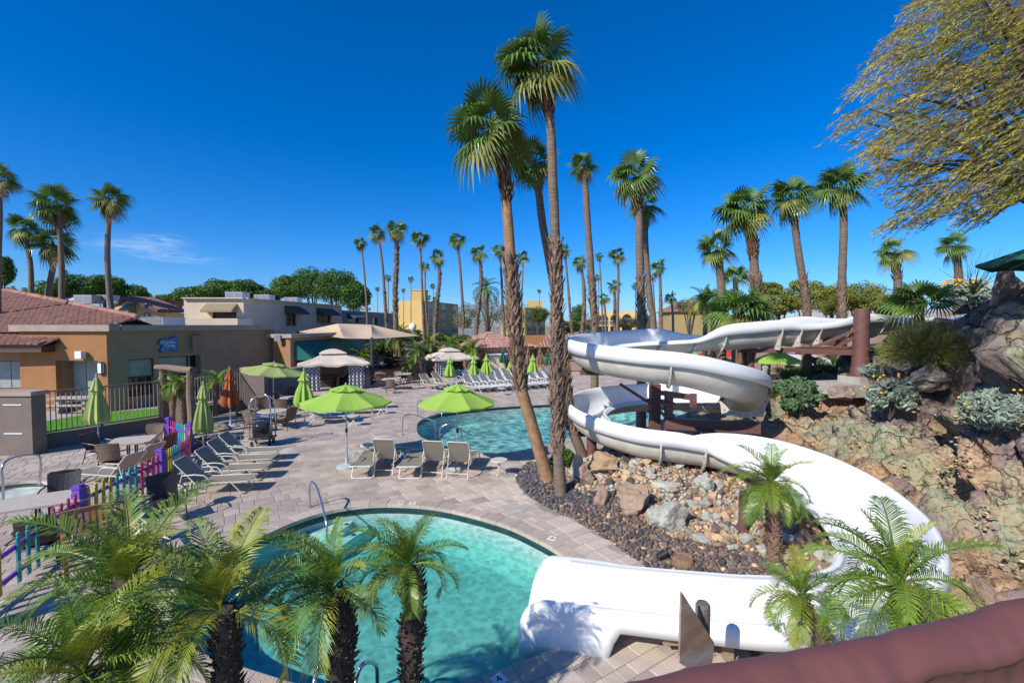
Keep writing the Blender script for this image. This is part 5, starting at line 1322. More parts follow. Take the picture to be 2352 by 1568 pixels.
def tile_mesh(mt, L=.42, r=.14, taper=.85):
    m_ = MB(); n = 5
    for i in range(n + 1):
        a = math.pi * i / n
        m_.v += [(-math.cos(a) * r, 0, math.sin(a) * r * .8 + .03), (-math.cos(a) * r * taper, L, math.sin(a) * r * taper * .8)]
    m_.f = [(2 * i, 2 * i + 2, 2 * i + 3, 2 * i + 1) for i in range(n)] + [tuple(2 * i for i in range(n, -1, -1))]; m_.m = [0] * (n + 1); m_.tone = [0] * (n + 1)
    return m_
def tile_roof(root, O, ud, vd, poly2, du, dv, mt, limit, mpan=None):
    """O origin on the roof plane, ud along the eave, vd up the slope; poly2 in (a, b) plane coordinates"""
    ud = ud.normalized(); vd = vd.normalized(); nd = ud.cross(vd).normalized()
    if nd.z < 0: nd = -nd
    b_ = MB(); b_.poly([O + ud * a + vd * b - nd * .01 for a, b in poly2]); b_.poly([O + ud * a + vd * b - nd * .12 for a, b in poly2][::-1])
    part('roof', b_, mpan or m_tile_pan, root, world=True)
    tm = tile_mesh(mt, dv * 1.16, du * .46); Mr = Matrix((ud, vd, nd)).transposed(); lst = []
    a0, a1 = min(p[0] for p in poly2), max(p[0] for p in poly2); b0, b1 = min(p[1] for p in poly2), max(p[1] for p in poly2)
    for j in range(int((b1 - b0) / dv) + 1):
        for i in range(int((a1 - a0) / du) + 1):
            a, b = a0 + (i + .5) * du, b0 + j * dv
            if inside(poly2, a, b + dv * .5):
                w_ = O + ud * a + vd * b; lst.append((not in_view(w_), w_.length, w_))
    lst.sort(key=lambda q: q[:2]); me = None; stuff = MB(); inv = root.location
    for k, (nv, _, w_) in enumerate(lst):
        if k < limit:
            if me is None: me = tm.mesh('roof_tile', mt)
            o = link('roof_tile', me, root, w_ - inv + nd * rnd.uniform(-.006, .01)); q = Mr.to_quaternion() @ Quaternion((0, 0, 1), rnd.uniform(-.03, .03)); o.rotation_euler = q.to_euler()
        else:
            stuff.ct = rnd.random(); stuff.add([w_ + Mr @ Vector(q) for q in tm.v], tm.f)
    stuff.ct = 0
    if stuff.v: part('roof_tile', stuff, mt, root, world=True)['kind'] = 'stuff'
    return len(lst)
def ridge(root, a, b, mt, r=.15):
    m_ = MB(); a = Vector(a); b = Vector(b); L = (b - a).length; n = max(1, int(L / .4)); 
    for k in range(n):
        m_.ct = rnd.random(); p, q = a.lerp(b, k / n), a.lerp(b, (k + 1.12) / n); m_.tube([p, q], [r, r * .82], 8)
    m_.ct = 0; part('ridge_tile', m_, mt, root, world=True)['kind'] = 'stuff'
def ac_unit(label, u, v, Y, w_, h_, dp=None, rz=0, z=None):
    p = P(u, v, Y); W2, H2 = px(w_, Y), px(h_, Y); dp = dp or W2 * .8
    t = thing('air_conditioner', label, 'air conditioner', (p.x, p.y, p.z), rz, 'rooftop air conditioners')
    m_ = MB(); m_.box((0, 0, H2 / 2), (W2, dp, H2)); m_.box((0, 0, H2 + .02), (W2 * 1.03, dp * 1.03, .04)); part('casing', m_, m_metal_g, t)
    m_ = MB(); nl = 7
    for s in (-.25, .25):
        for k in range(nl): m_.box((s * W2, -dp / 2 - .012, H2 * (.15 + .7 * k / (nl - 1))), (W2 * .42, .02, H2 * .05))
    part('grille', m_, m_louver, t); return t
def awning(root_or_none, A, B, s0, s1, zt, zb, out_, mt, label=None, sides=True):
    A = Vector((A.x, A.y, 0)); B = Vector((B.x, B.y, 0)); d = B - A; n = Vector((d.y, -d.x, 0)).normalized()
    a, b = A + d * s0, A + d * s1; zt_, zb_ = Vector((0, 0, zt)), Vector((0, 0, zb)); m_ = MB(); e = n * .02
    a1, b1, a2, b2 = a + zt_ + e, b + zt_ + e, a + zb_ + n * out_, b + zb_ + n * out_
    a3, b3 = a2 - Vector((0, 0, .16)), b2 - Vector((0, 0, .16)); a4, b4 = a + e + zb_ - Vector((0, 0, .16)), b + e + zb_ - Vector((0, 0, .16))
    m_.quad(a1, a2, b2, b1); m_.quad(a2, a3, b3, b2); m_.poly([a1, a4, a3, a2]); m_.poly([b1, b2, b3, b4])
    o_ = part('awning', m_, mt, root_or_none, world=True); return o_

# ---- brown stucco clubhouse ("kids camp") -------------------------------------
C0 = G(250, 945); Cl = Vector((G(250, 945).x - 4.6, C0.y + .15, 0)); Ce = G(633, 890)
cb_ = thing('clubhouse', 'brown and orange stucco clubhouse with a flat coping and blue oval sign', 'building', (C0.x, C0.y, 0))
hL = hole_uv(Cl, C0, 127, 224, 828, 935)
m_ = MB(); wall(m_, Cl, C0, 0, 4.08, [hL], .3); part('wall', m_, m_stu_o, cb_, world=True, label='sunlit orange stucco wall')
hA = hole_uv(C0, Ce, 292, 354, 824, 908); hB = hole_uv(C0, Ce, 363, 434, 818, 903); hC = hole_uv(C0, Ce, 436, 461, 818, 930); hB = (max(hB[0], hA[1] + .02), hB[1], hB[2], hB[3]); hC = (hB[1] + .004, hC[1], .02, hB[3])
m_ = MB(); wall(m_, C0, Ce, 0, 4.08, [hA, hB, hC], .3); part('wall', m_, m_stu_b, cb_, world=True, label='brown stucco wall with the blue sign')
m_ = MB(); dd = (Ce - C0).normalized(); nn = Vector((dd.y, -dd.x, 0)); dl = (C0 - Cl).normalized(); nl_ = Vector((dl.y, -dl.x, 0))
m_.bar(Cl + nl_ * -.12 + Vector((0, 0, 4.24)) - dl * .3, C0 + nl_ * -.12 + dl * .32 + Vector((0, 0, 4.24)), .62, .32)
m_.bar(C0 + nn * -.12 + dd * .56 + Vector((0, 0, 4.237)), Ce + nn * -.12 + dd * .2 + Vector((0, 0, 4.237)), .62, .314)
part('coping', m_, m_cop, cb_, world=True)
m_ = MB(); m_.poly([Cl + Vector((-8, .3, 4.05)), C0 + Vector((-.4, .4, 4.05)), Ce + Vector((-.4, 0, 4.05)), Ce + Vector((-14, 1, 4.05)), Cl + Vector((-8, 9, 4.05))]); part('roof', m_, m_white, cb_, world=True)
window(cb_, Cl + Vector((0, .9, 0)), C0 + Vector((0, .9, 0)), hL, 0, m_glass_g, 2, blinds=34)
m_ = MB(); 
for s in (hL[0], hL[1]): 
    p = Cl.lerp(C0, s); m_.box((p.x, p.y + .75, 1.3), (.15, .9, 2.6))
part('reveal', m_, m_stu_b, cb_, world=True)
window(cb_, C0, Ce, (hA[0], hA[1], (hA[2] + hA[3]) / 2, hA[3]), .15, m_glass_g, 0, blinds=0); window(cb_, C0, Ce, (hB[0], hB[1], (hB[2] + hB[3]) / 2, hB[3]), .15, m_glass_g, 0)
window(cb_, C0, Ce, (hA[0], hA[1], hA[2], (hA[2] + hA[3]) / 2), .35, m_glass, 2); window(cb_, C0, Ce, (hB[0], hB[1], hB[2], (hB[2] + hB[3]) / 2), .35, m_glass, 2)
window(cb_, C0, Ce, hC, .5, m_glass, 0)
m_ = MB(); a = on_wall(C0, Ce, 457, 789); m_.box(a + nn * .05, (.12, 1.0, 1.0), rz=0); m_.box(a + nn * .12, (.05, .55, .55)); part('niche_box', m_, m_stu_b, cb_, world=True)
# sign
sp_ = on_wall(C0, Ce, 384, 791) + nn * .06; sg2 = thing('wall_sign', 'blue wavy wall sign reading Coyote Camp on the brown stucco wall', 'sign', sp_)
Xs = dd; Zs = Vector((0, 0, 1)); shp = [(-1.0, .35), (-.75, .62), (-.3, .78), (.1, .72), (.45, .85), (.9, .98), (1.02, .75), (.92, .2), (1.0, -.3), (.98, -.72), (.7, -.92), (.3, -.72), (-.1, -.75), (-.55, -.98), (-.85, -.85), (-.8, -.45), (-.62, -.1), (-.95, .1)]
shp = closed_spline(shp, 4); sw, sh_ = .46, .42
def slab(pts, t0, t1, k=1.0):
    m_ = MB(); n = len(pts); vs = [Xs * (a * sw * k) + Zs * (b * sh_ * k) + nn * t0 for a, b in pts] + [Xs * (a * sw * k) + Zs * (b * sh_ * k) + nn * t1 for a, b in pts]
    m_.add(vs, [tuple(range(n, 2 * n)), tuple(range(n - 1, -1, -1))] + [(k_, (k_ + 1) % n, n + (k_ + 1) % n, n + k_) for k_ in range(n)]); return m_
part('edge', slab(shp, -.03, .03, 1.07), m_sign_e, sg2); part('face', slab(shp, .032, .05), m_sign, sg2)
def lettering(txt, size, pos, X_, Z_, mt, parent, name='lettering', ext=.004):
    cu = D.curves.new('text', 'FONT'); cu.body = txt; cu.size = size; cu.align_x = 'CENTER'; cu.align_y = 'CENTER'; cu.extrude = ext; cu.resolution_u = 2
    o = D.objects.new('text', cu); COL.objects.link(o); dg = bpy.context.evaluated_depsgraph_get(); me = D.meshes.new_from_object(o.evaluated_get(dg)); D.objects.remove(o); me.materials.clear(); me.materials.append(mt)
    me.name = name; l = link(name, me, parent, pos); Y_ = Z_.cross(X_) ; l.rotation_euler = Matrix((X_, Z_, X_.cross(Z_))).transposed().to_euler(); return l
lettering('Coyote', .235, nn * .06 + Zs * .13 + Xs * -.03, Xs, Zs, m_letter, sg2); lettering('Camp', .235, nn * .06 + Zs * -.06 + Xs * .07, Xs, Zs, m_letter, sg2); m_ = MB(); [m_.box(nn * .053 + Xs * (-.16 + .05 * k) + Zs * (-.22 + .012 * (k % 3)), (.02, .02, .035)) for k in range(8)]; part('small_print', m_, m_letter2, sg2)['kind'] = 'stuff'
# lamp, camera and box on the walls
p = on_wall(Cl, C0, 234.5, 845) + nl_ * .07; t = thing('wall_lamp', 'dark framed wall lantern on the orange pier at the clubhouse corner', 'lamp', p)
m_ = MB(); m_.box((0, 0, 0), (.24, .14, .62)); part('frame', m_, m_frame_d, t); m_ = MB(); m_.box((0, -.075, 0), (.17, .03, .5)); m_.box((.122, 0, 0), (.012, .09, .5)); part('lens', m_, m_white, t)
p = on_wall(Cl, C0, 194, 814) + nl_ * .1; t = thing('security_camera', 'white speaker box on a bracket on the orange stucco wall', 'speaker', p); m_ = MB(); m_.box((0, -.12, 0), (.32, .28, .36)); part('casing', m_, m_white, t); m_ = MB(); m_.box((.1, .03, 0), (.3, .06, .06)); part('bracket', m_, m_metal_g, t)
p = P(109, 841, C0.y + .6); t = thing('wall_box', 'white box hanging on the dark wall left of the sliding doors', 'box', p); m_ = MB(); m_.box((0, 0, 0), (1.05, .3, .68)); part('casing', m_, m_white, t); m_ = MB(); m_.tube([(-.3, -.1, -.34), (-.25, -.12, -.45), (.1, -.12, -.47), (.2, -.1, -.36)], .012, 5); part('cable', m_, m_metal_g, t)

# ---- left building with clay tile roof
E1 = Vector((-44, 22.3, 3.42)); E2 = P(92, 793, 22.3); Rr = P(315, 729, 26.4); Qr = P(22, 672, 32.2)
E1.z = E2.z; slope = (Qr.z - E2.z) / (32.2 - 22.3); Rr.z = E2.z + slope * (Rr.y - 22.3)
vd = Vector((0, 1, slope)).normalized(); ud = Vector((1, 0, 0))
def pl(p): b = (p.y - 22.3) / vd.y; return (p.x - E1.x, b)
lb = thing('tile_roof_house', 'low brown house with a big clay barrel tile roof at the left edge', 'house', (E2.x - 4, 23.6, 0))
poly2 = [pl(E1), pl(E2), pl(Rr), pl(Qr), pl(Vector((-44, 32.2, 0)))]
n_t = tile_roof(lb, E1, ud, vd, poly2, .33, .40, m_tile_r, 300); print('tiles', n_t)
ridge(lb, Qr + Vector((0, 0, .12)), Rr + Vector((0, 0, .12)), m_tile_r, .17); ridge(lb, Vector((-44, 32.2, Qr.z + .12)), Qr + Vector((0, 0, .12)), m_tile_r, .17)
m_ = MB(); m_.box(((E1.x + E2.x) / 2, 22.45, E2.z - .18), (E2.x - E1.x - .1, .12, .34)); m_.box(((E1.x + E2.x) / 2, 23.1, E2.z - .3), (E2.x - E1.x - .1, 1.2, .06)); m_.box((E2.x - .12, 23.0, E2.z - .18), (.12, 1.0, .34)); part('fascia', m_, m_fascia, lb, world=True)
m_ = MB(); m_.poly([Qr, Rr, Rr + Vector((0, 8, -2.4)), Qr + Vector((0, 8, -2.4))]); part('roof', m_, m_tile_r, lb, world=True)
A_, B_ = Vector((-40, 23.7, 0)), Vector((P(126, 800, 23.75).x, 23.75, 0)); hW = hole_uv(A_, B_, -60, 46, 829, 893)
m_ = MB(); wall(m_, A_, B_, 0, 3.2, [hW], .3); m_.box((B_.x - .3, 24.2, 1.6), (.3, 1.3, 3.2)); part('wall', m_, m_stu_b, lb, world=True)
window(lb, A_, B_, hW, .12, m_glass, 3, blinds=26)

# rooftop machines
ac_unit('wide grey air conditioner on the clubhouse roof', 358, 750, 30, 86, 20); ac_unit('grey air conditioner beside a silver duct behind the tile roof', 205, 697, 46, 40, 18); ac_unit('dark blue air conditioner behind the pair of palms', 218 - 82, 699, 46, 34, 14)
ac_unit('grey air conditioner just right of the silver duct', 249, 691, 47, 32, 12)
ac_unit('air conditioner on the cream building, leftmost', 546, 686, 48, 38, 14); ac_unit('air conditioner on the cream building, second', 608, 690, 52, 34, 12); ac_unit('air conditioner on the cream building, third', 673, 695, 55, 30, 11); ac_unit('small air conditioner on the grey block roof', 840, 713, 70, 18, 6)
ac_unit('blue-grey air conditioner behind the pool house roof', 1081, 768, 50, 26, 13)
p = P(180, 694, 46); t = thing('roof_duct', 'silver curved duct on the roof behind the tile roof', 'duct', p); m_ = MB(); m_.tube([(-1, 0, -.4), (-.6, 0, .1), (0, 0, .25), (.6, 0, .25)], [.3, .34, .36, .36], 12); part('duct', m_, m_metal_g, t, smooth=True)

# ---- cream gable house with tile roof, further back
gk = P(289, 681, 45); ge = P(366, 711, 44); gl = P(240, 716, 46); t = thing('gable_house', 'cream house with clay tile gable roof between the clubhouse and the trees', 'house', (gk.x, 45, 0))
rb = P(424, 688, 50); eb = P(428, 712, 48)
m_ = MB(); X0, X1 = gl.x + .8, ge.x - .4; zt = ge.z - .25
for pts in ([Vector((X0, 45.3, 0)), Vector((X1, 45.3, 0)), Vector((X1, 45.3, zt)), Vector((gk.x, 45.3, gk.z - .25)), Vector((X0, 45.3, zt))], [Vector((X1, 45.3, 0)), Vector((eb.x - .3, 48.8, 0)), Vector((eb.x - .3, 48.8, zt)), Vector((X1, 45.3, zt))]): m_.poly(pts)
part('wall', m_, m_cream2, t, world=True)
ud_ = (Vector((eb.x, eb.y, 0)) - Vector((ge.x, ge.y, 0))); O_ = ge.copy(); vd_ = gk - ge; vd_.normalize()
udn = Vector((eb.x - ge.x, eb.y - ge.y, 0)).normalized(); L_ = ud_.length; Hh_ = (gk - ge).length
proj = vd_.dot(udn); vdn = (vd_ - udn * proj).normalized(); hb = Hh_ * math.sqrt(1 - proj * proj)
tile_roof(t, O_, udn, vdn, [(0, 0), (L_, 0), (L_ + Hh_ * proj, hb), (Hh_ * proj, hb)], .34, .42, m_tile_r, 0)
m_ = MB(); m_.bar(gk + Vector((0, -.1, -.12)), ge + Vector((0, -.1, -.12)), .2, .3); m_.bar(gk + Vector((0, -.1, -.12)), gl + Vector((0, -.1, -.12)), .2, .3); m_.bar(ge + Vector((0, 0, -.15)), eb + Vector((0, 0, -.15)), .15, .25); part('fascia', m_, m_fascia, t, world=True)
m_ = MB(); m_.quad(gk, gk + Vector((0, 9, 0)), gl + Vector((0, 9, 0)), gl); part('roof', m_, m_tile_r, t, world=True)
Aw, Bw = Vector((X0, 45.3, 0)), Vector((X1, 45.3, 0))
h1 = hole_uv(Aw, Bw, 302, 313, 715, 728); window(t, Aw, Bw, h1, -.05, m_glass_g, 0); h2 = hole_uv(Aw, Bw, 333, 343, 718, 731); window(t, Aw, Bw, h2, -.05, m_glass_g, 0)
awning(t, Aw, Bw, s_of(Aw, Bw, on_wall(Aw, Bw, 292, 720)), s_of(Aw, Bw, on_wall(Aw, Bw, 313, 720)), on_wall(Aw, Bw, 300, 697).z, on_wall(Aw, Bw, 300, 711).z, 1.0, m_awn_k)
m_ = MB(); a = P(172, 716, 46); b = P(283, 704, 45.8); m_.box(((a.x + b.x) / 2, 49.2, 2.8), (b.x - a.x, 6, 5.6)); part('wall', m_, m_cream2, t, world=True, label='flat roofed cream wing'); m_ = MB(); m_.box(((a.x + b.x) / 2, 49.1, 5.75), (b.x - a.x + .3, 6.2, .3)); part('fascia', m_, m_fascia, t, world=True)

# ---- long cream two-storey building
wa = P(422, 686, 40); wc = P(559, 686, 40.2); we = P(785, 704, 57); zt = wc.z
t = thing('cream_building', 'long cream two-storey flat-roofed building with dark window awnings', 'building', (wc.x, wc.y, 0)); A0 = Vector((wa.x, wa.y, 0)); A1 = Vector((wc.x, wc.y, 0)); A2 = Vector((we.x, we.y, 0))
hl1 = hole_uv(A0, A1, 488, 543, 716, 737); m_ = MB(); wall(m_, A0, A1, 0, zt, [hl1], .4); m_.box((A0.x + .5, 45, zt / 2 - .1), (.5, 9, zt - .2))
hr1 = hole_uv(A1, A2, 656, 681, 720, 749); hr2 = hole_uv(A1, A2, 727, 760, 722, 742); hr0 = hole_uv(A1, A2, 563, 566, 738, 745)
wall(m_, A1, A2, 0, zt, [hr1, hr2], .4); part('wall', m_, m_cream, t, world=True)
m_ = MB(); m_.poly([A0 + Vector((0, .3, zt - .2)), A1 + Vector((-.2, .3, zt - .2)), A2 + Vector((-.3, 0, zt - .2)), A2 + Vector((-14, 0, zt - .2)), A0 + Vector((0, 17, zt - .2))]); part('roof', m_, m_white, t, world=True)
m_ = MB(); m_.bar(A0 + Vector((0, -.05, zt + .04)), A1 + Vector((.1, -.05, zt + .04)), .5, .1); m_.bar(A1 + Vector((.05, .25, zt + .043)), A2 + Vector((.05, 0, zt + .043)), .5, .1); part('coping', m_, m_cream, t, world=True)
window(t, A0, A1, hl1, .2, m_glass, 1); window(t, A1, A2, hr1, .2, m_glass, 1, hbars=2); window(t, A1, A2, hr2, .2, m_glass, 1)
awning(t, A0, A1, s_of(A0, A1, on_wall(A0, A1, 474, 700)), s_of(A0, A1, on_wall(A0, A1, 545, 700)), on_wall(A0, A1, 510, 697).z, on_wall(A0, A1, 510, 713).z, .9, m_awn_k)
for u0, u1, v0, v1 in ((653, 694, 703, 718), (727, 768, 708, 721)): awning(t, A1, A2, s_of(A1, A2, on_wall(A1, A2, u0, v0)), s_of(A1, A2, on_wall(A1, A2, u1 - 4, v0)), on_wall(A1, A2, (u0 + u1) / 2, v0).z, on_wall(A1, A2, (u0 + u1) / 2, v1).z, 1.1, m_awn_g)
m_ = MB(); pa = on_wall(A1, A2, 724, 742); pb = on_wall(A1, A2, 768, 742); nb = Vector(((A2 - A1).y, -(A2 - A1).x, 0)).normalized()
m_.bar(pa + nb * .8, pb + nb * .8, .08, .08); m_.bar(pa + nb * .8 - Vector((0, 0, .9)), pb + nb * .8 - Vector((0, 0, .9)), .08, .08)
for k in range(19): q = (pa + nb * .8).lerp(pb + nb * .8, k / 18); m_.box(q - Vector((0, 0, .45)), (.04, .04, .9))
part('balcony_rail', m_, m_frame_d, t, world=True)
m_ = MB(); a = P(400, 731, 37.5); b = P(557, 733, 38.5); m_.box(((a.x + b.x) / 2, 38.9, a.z / 2), (b.x - a.x, 2.2, a.z)); part('lower_wing', m_, m_cream, t, world=True)

# ---- grey block beyond it
ga = P(785, 712, 57.3); gb_ = P(908, 721, 75); t = thing('grey_building', 'grey flat-roofed block between the cream building and the yellow one', 'building', (ga.x, ga.y, 0)); A0 = Vector((ga.x, ga.y, 0)); A1 = Vector((gb_.x, gb_.y, 0)); zt = ga.z
h1 = hole_uv(A0, A1, 800, 823, 729, 741); h2 = hole_uv(A0, A1, 855, 867, 729, 745)
m_ = MB(); wall(m_, A0, A1, 0, zt, [h1, h2], .4); m_.bar(A0 + Vector((-6, 6, zt / 2)), A0 + Vector((0, .2, zt / 2)), .3, zt); part('wall', m_, m_greyb, t, world=True); window(t, A0, A1, h1, .2, m_glass, 2); window(t, A0, A1, h2, .2, m_glass, 0)
awning(t, A0, A1, s_of(A0, A1, on_wall(A0, A1, 797, 720)), s_of(A0, A1, on_wall(A0, A1, 827, 720)), on_wall(A0, A1, 812, 720).z, on_wall(A0, A1, 812, 729).z, 1.2, m_awn_b)
m_ = MB(); m_.poly([A0 + Vector((0, 0, zt - .1)), A1 + Vector((0, 0, zt - .1)), A1 + Vector((-15, 0, zt - .1)), A0 + Vector((-10, 4, zt - .1))]); part('roof', m_, m_greyb, t, world=True)

# ---- yellow hotel with arched balconies
def arched(root, A, B, z_floor, fl, n, s_list, w_, ht, mt):
    """balcony bays: dark recess, arch at the top storey, rail and slab each storey"""
    d = (B - A); L = d.length; x = d.normalized(); nrm2 = Vector((d.y, -d.x, 0)).normalized(); rz = math.atan2(d.y, d.x)
    for s in s_list:
        c = A + d * s; dk = MB(); rl = MB()
        for k in range(fl):
            z0 = z_floor + k * ht
            if z0 + ht < .3: continue
            if k == fl - 1:
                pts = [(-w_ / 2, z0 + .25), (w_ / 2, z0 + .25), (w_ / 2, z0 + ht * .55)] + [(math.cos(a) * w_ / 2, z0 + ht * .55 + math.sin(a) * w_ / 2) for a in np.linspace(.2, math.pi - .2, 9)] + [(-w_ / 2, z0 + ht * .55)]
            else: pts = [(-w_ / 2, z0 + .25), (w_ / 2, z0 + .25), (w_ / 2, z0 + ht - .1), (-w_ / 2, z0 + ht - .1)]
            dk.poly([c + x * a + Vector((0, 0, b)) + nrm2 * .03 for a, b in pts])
            rl.bar(c - x * w_ / 2 + nrm2 * .15 + Vector((0, 0, z0 + 1.25)), c + x * w_ / 2 + nrm2 * .15 + Vector((0, 0, z0 + 1.25)), .1, .12)
            rl.bar(c - x * w_ / 2 + nrm2 * .12 + Vector((0, 0, z0 + .15)), c + x * w_ / 2 + nrm2 * .12 + Vector((0, 0, z0 + .15)), .2, .25)
            for j in range(9): q = c + x * (w_ * (j / 8 - .5)) + nrm2 * .15; rl.box(q + Vector((0, 0, z0 + .7)), (.07, .07, 1.0))
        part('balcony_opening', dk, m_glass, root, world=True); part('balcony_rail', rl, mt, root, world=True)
m_railp = mat('balcony_rail_paint', (.42, .38, .34), rough=.6)
a = P(914, 690, 130); b = P(973, 690.5, 128); c = P(1052, 696, 150); t = thing('yellow_hotel', 'yellow four-storey hotel wing with arched balconies behind the middle palms', 'building', (b.x, b.y, 0)); A0, A1, A2 = [Vector((q.x, q.y, 0)) for q in (a, b, c)]; zt = b.z
m_ = MB(); wall(m_, A0, A1, 0, zt, [], .5); part('wall', m_, m_yel, t, world=True); m_ = MB(); wall(m_, A1, A2, 0, zt, [], .5); part('wall', m_, m_yel2, t, world=True, label='balcony side, yellow darkened for shade')
m_ = MB(); m_.box((P(963, 670, 136).x, 136, zt + 1.6), (4.4, 4, 3.4)); m_.box((P(963, 670, 136).x, 136, zt + 3.4), (4.7, 4.3, .3)); part('stair_tower', m_, m_yel, t, world=True)
m_ = MB(); m_.poly([A0 + Vector((0, 0, zt)), A1 + Vector((0, 0, zt)), A2 + Vector((0, 0, zt)), A2 + Vector((-12, 0, zt)), A0 + Vector((0, 15, zt))]); part('roof', m_, m_yel2, t, world=True)
def sU(u): return s_of(A1, A2, on_wall(A1, A2, u, 700))
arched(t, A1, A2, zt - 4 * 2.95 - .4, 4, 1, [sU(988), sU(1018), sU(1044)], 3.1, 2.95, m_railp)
a = P(1150, 706, 120); b = P(1206, 706, 112); c = P(1252, 708, 125); t = thing('shaded_yellow_hotel', 'shade-darkened yellow hotel wing with a small tower, between the central trunks', 'building', (b.x, b.y, 0)); A0, A1, A2 = [Vector((q.x, q.y, 0)) for q in (a, b, c)]; zt = b.z
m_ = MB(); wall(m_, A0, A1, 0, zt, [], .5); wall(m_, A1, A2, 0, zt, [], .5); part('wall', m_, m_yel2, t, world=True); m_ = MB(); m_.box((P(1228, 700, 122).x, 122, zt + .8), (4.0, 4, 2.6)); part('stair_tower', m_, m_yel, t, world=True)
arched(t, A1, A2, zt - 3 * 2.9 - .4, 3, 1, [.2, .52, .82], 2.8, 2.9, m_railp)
a = P(1366, 716, 105); b = P(1462, 719, 100); c = P(1500, 728, 120); t = thing('yellow_arcade', 'low yellow arcade building behind the palms left of the slide', 'building', (b.x, b.y, 0)); A0, A1, A2 = [Vector((q.x, q.y, 0)) for q in (a, b, c)]; zt = a.z
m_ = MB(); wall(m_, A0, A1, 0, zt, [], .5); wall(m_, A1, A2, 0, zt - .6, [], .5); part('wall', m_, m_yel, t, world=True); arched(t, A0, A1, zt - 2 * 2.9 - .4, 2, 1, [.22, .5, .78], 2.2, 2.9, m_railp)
p = P(1575, 712, 75); t = thing('red_roof_house', 'small far house with a red tile roof right of the palm group', 'house', (p.x, 75, 0)); m_ = MB(); m_.box((0, 0, p.z / 2), (7, 6, p.z)); part('wall', m_, m_yel2, t)
m_ = MB(); z_ = p.z; m_.add([(-4, -3.4, z_ - .4), (4, -3.4, z_ - .4), (4, 3.4, z_ - .4), (-4, 3.4, z_ - .4), (-1.5, 0, z_ + 1.3), (1.5, 0, z_ + 1.3)], [(0, 1, 5, 4), (1, 2, 5), (2, 3, 4, 5), (3, 0, 4), (3, 2, 1, 0)]); part('roof', m_, m_tile_r, t)

# ---- annex with teal awning
N0 = G(667, 894); N0 = Vector((N0.x, 30.8, 0)); N0.x = P(667, 800, 30.8).x; N1 = Vector((P(797, 780, 41.5).x, 41.5, 0)); Nl = Vector((P(626, 780, 31.3).x, 31.3, 0))
t = thing('annex', 'brown flat-roofed annex with a teal awning beside the clubhouse', 'building', (N0.x, N0.y, 0)); zt = P(667, 776, 30.8).z
m_ = MB(); wall(m_, Nl, N0, 0, zt, [], .3); part('wall', m_, m_stu_o, t, world=True, label='narrow sunlit orange wall'); m_ = MB(); wall(m_, N0, N1, 0, zt, [], .3); part('wall', m_, m_stu_b, t, world=True)
m_ = MB(); m_.bar(Nl + Vector((-.3, 0, zt + .13)), N0 + Vector((.25, 0, zt + .13)), .5, .26); dn = (N1 - N0).normalized(); m_.bar(N0 + dn * .28 + Vector((.0, 0, zt + .127)), N1 + Vector((0, 0, zt + .127)), .5, .25); part('coping', m_, m_cop, t, world=True)
m_ = MB(); m_.poly([Nl + Vector((-2, .3, zt + .05)), N0 + Vector((-.2, .3, zt + .05)), N1 + Vector((-.2, 0, zt + .05)), N1 + Vector((-9, 0, zt + .05))]); part('roof', m_, m_white, t, world=True)
aw = awning(t, N0, N1, .03, .97, P(671, 784, 31).z, P(704, 822, 31).z, 1.3, m_teal)
for u, v, Y, lb_ in ((641, 776, 30.9, 'grey floodlight on the annex parapet near the clubhouse'), (744, 773, 36.8, 'grey floodlight above the teal awning')):
    p = P(u, v, Y); l = thing('floodlight', lb_, 'floodlight', p); m_ = MB(); m_.box((0, -.2, 0), (.38, .22, .42), rz=.3); part('housing', m_, m_metal_g, l); m_ = MB(); m_.box((0, .02, .02), (.06, .28, .06)); part('arm', m_, m_black, l)

# ---- pool house and bar with tile roofs
fc = P(1097, 801, 40); ap = P(1122, 764, 45); rc = P(1232, 797, 43.5); lc = P(1030, 786, 48); t = thing('pool_house', 'orange pool house with a pink tiled pyramid roof behind the loungers', 'building', (fc.x, fc.y, 0))
zE = fc.z; rc.z = zE; lc.z = zE
def face_roof(root, a, b, top, mt):
    ud = (b - a); L = ud.length; un = ud.normalized(); v_ = top - a; pr = v_.dot(un); vn = v_ - un * pr; hb = vn.length; tile_roof(root, a, un, vn, [(0, 0), (L, 0), (pr + .01, hb), (pr - .01, hb)], .34, .42, mt, 0, m_tile_pan)
face_roof(t, fc, rc, ap, m_tile_pink); face_roof(t, lc, fc, ap, m_tile_pink); ridge(t, fc, ap, m_tile_pink, .15); ridge(t, rc, ap, m_tile_pink, .15)
f2, r2, l2 = [Vector((q.x, q.y + .6, 0)) for q in (fc, rc, lc)]; f2.x += .2
h1 = hole_uv(f2, r2, 1113, 1168, 804, 828); h2 = hole_uv(f2, r2, 1185, 1203, 806, 850)
m_ = MB(); wall(m_, f2, r2, 0, zE - .1, [h1, h2], .3); wall(m_, l2, f2, 0, zE - .1, [], .3); part('wall', m_, m_stu_o, t, world=True)
m_ = MB(); m_.bar(fc + Vector((0, .05, -.1)), rc + Vector((0, .05, -.1)), .1, .22); part('fascia', m_, mat('fascia_red', (.22, .08, .05), rough=.7), t, world=True)
window(t, f2, r2, h1, .1, m_cream, 2, m_cream); window(t, f2, r2, h2, .1, m_stu_b, 0)
m_ = MB(); a, b = P(1148, 770, 50), P(1330, 770, 50); m_.box(((a.x + b.x) / 2, 52, 1.6), (b.x - a.x, 4, 3.2)); part('wall', m_, m_stu_o, t, world=True, label='flat orange parapet behind the roof')
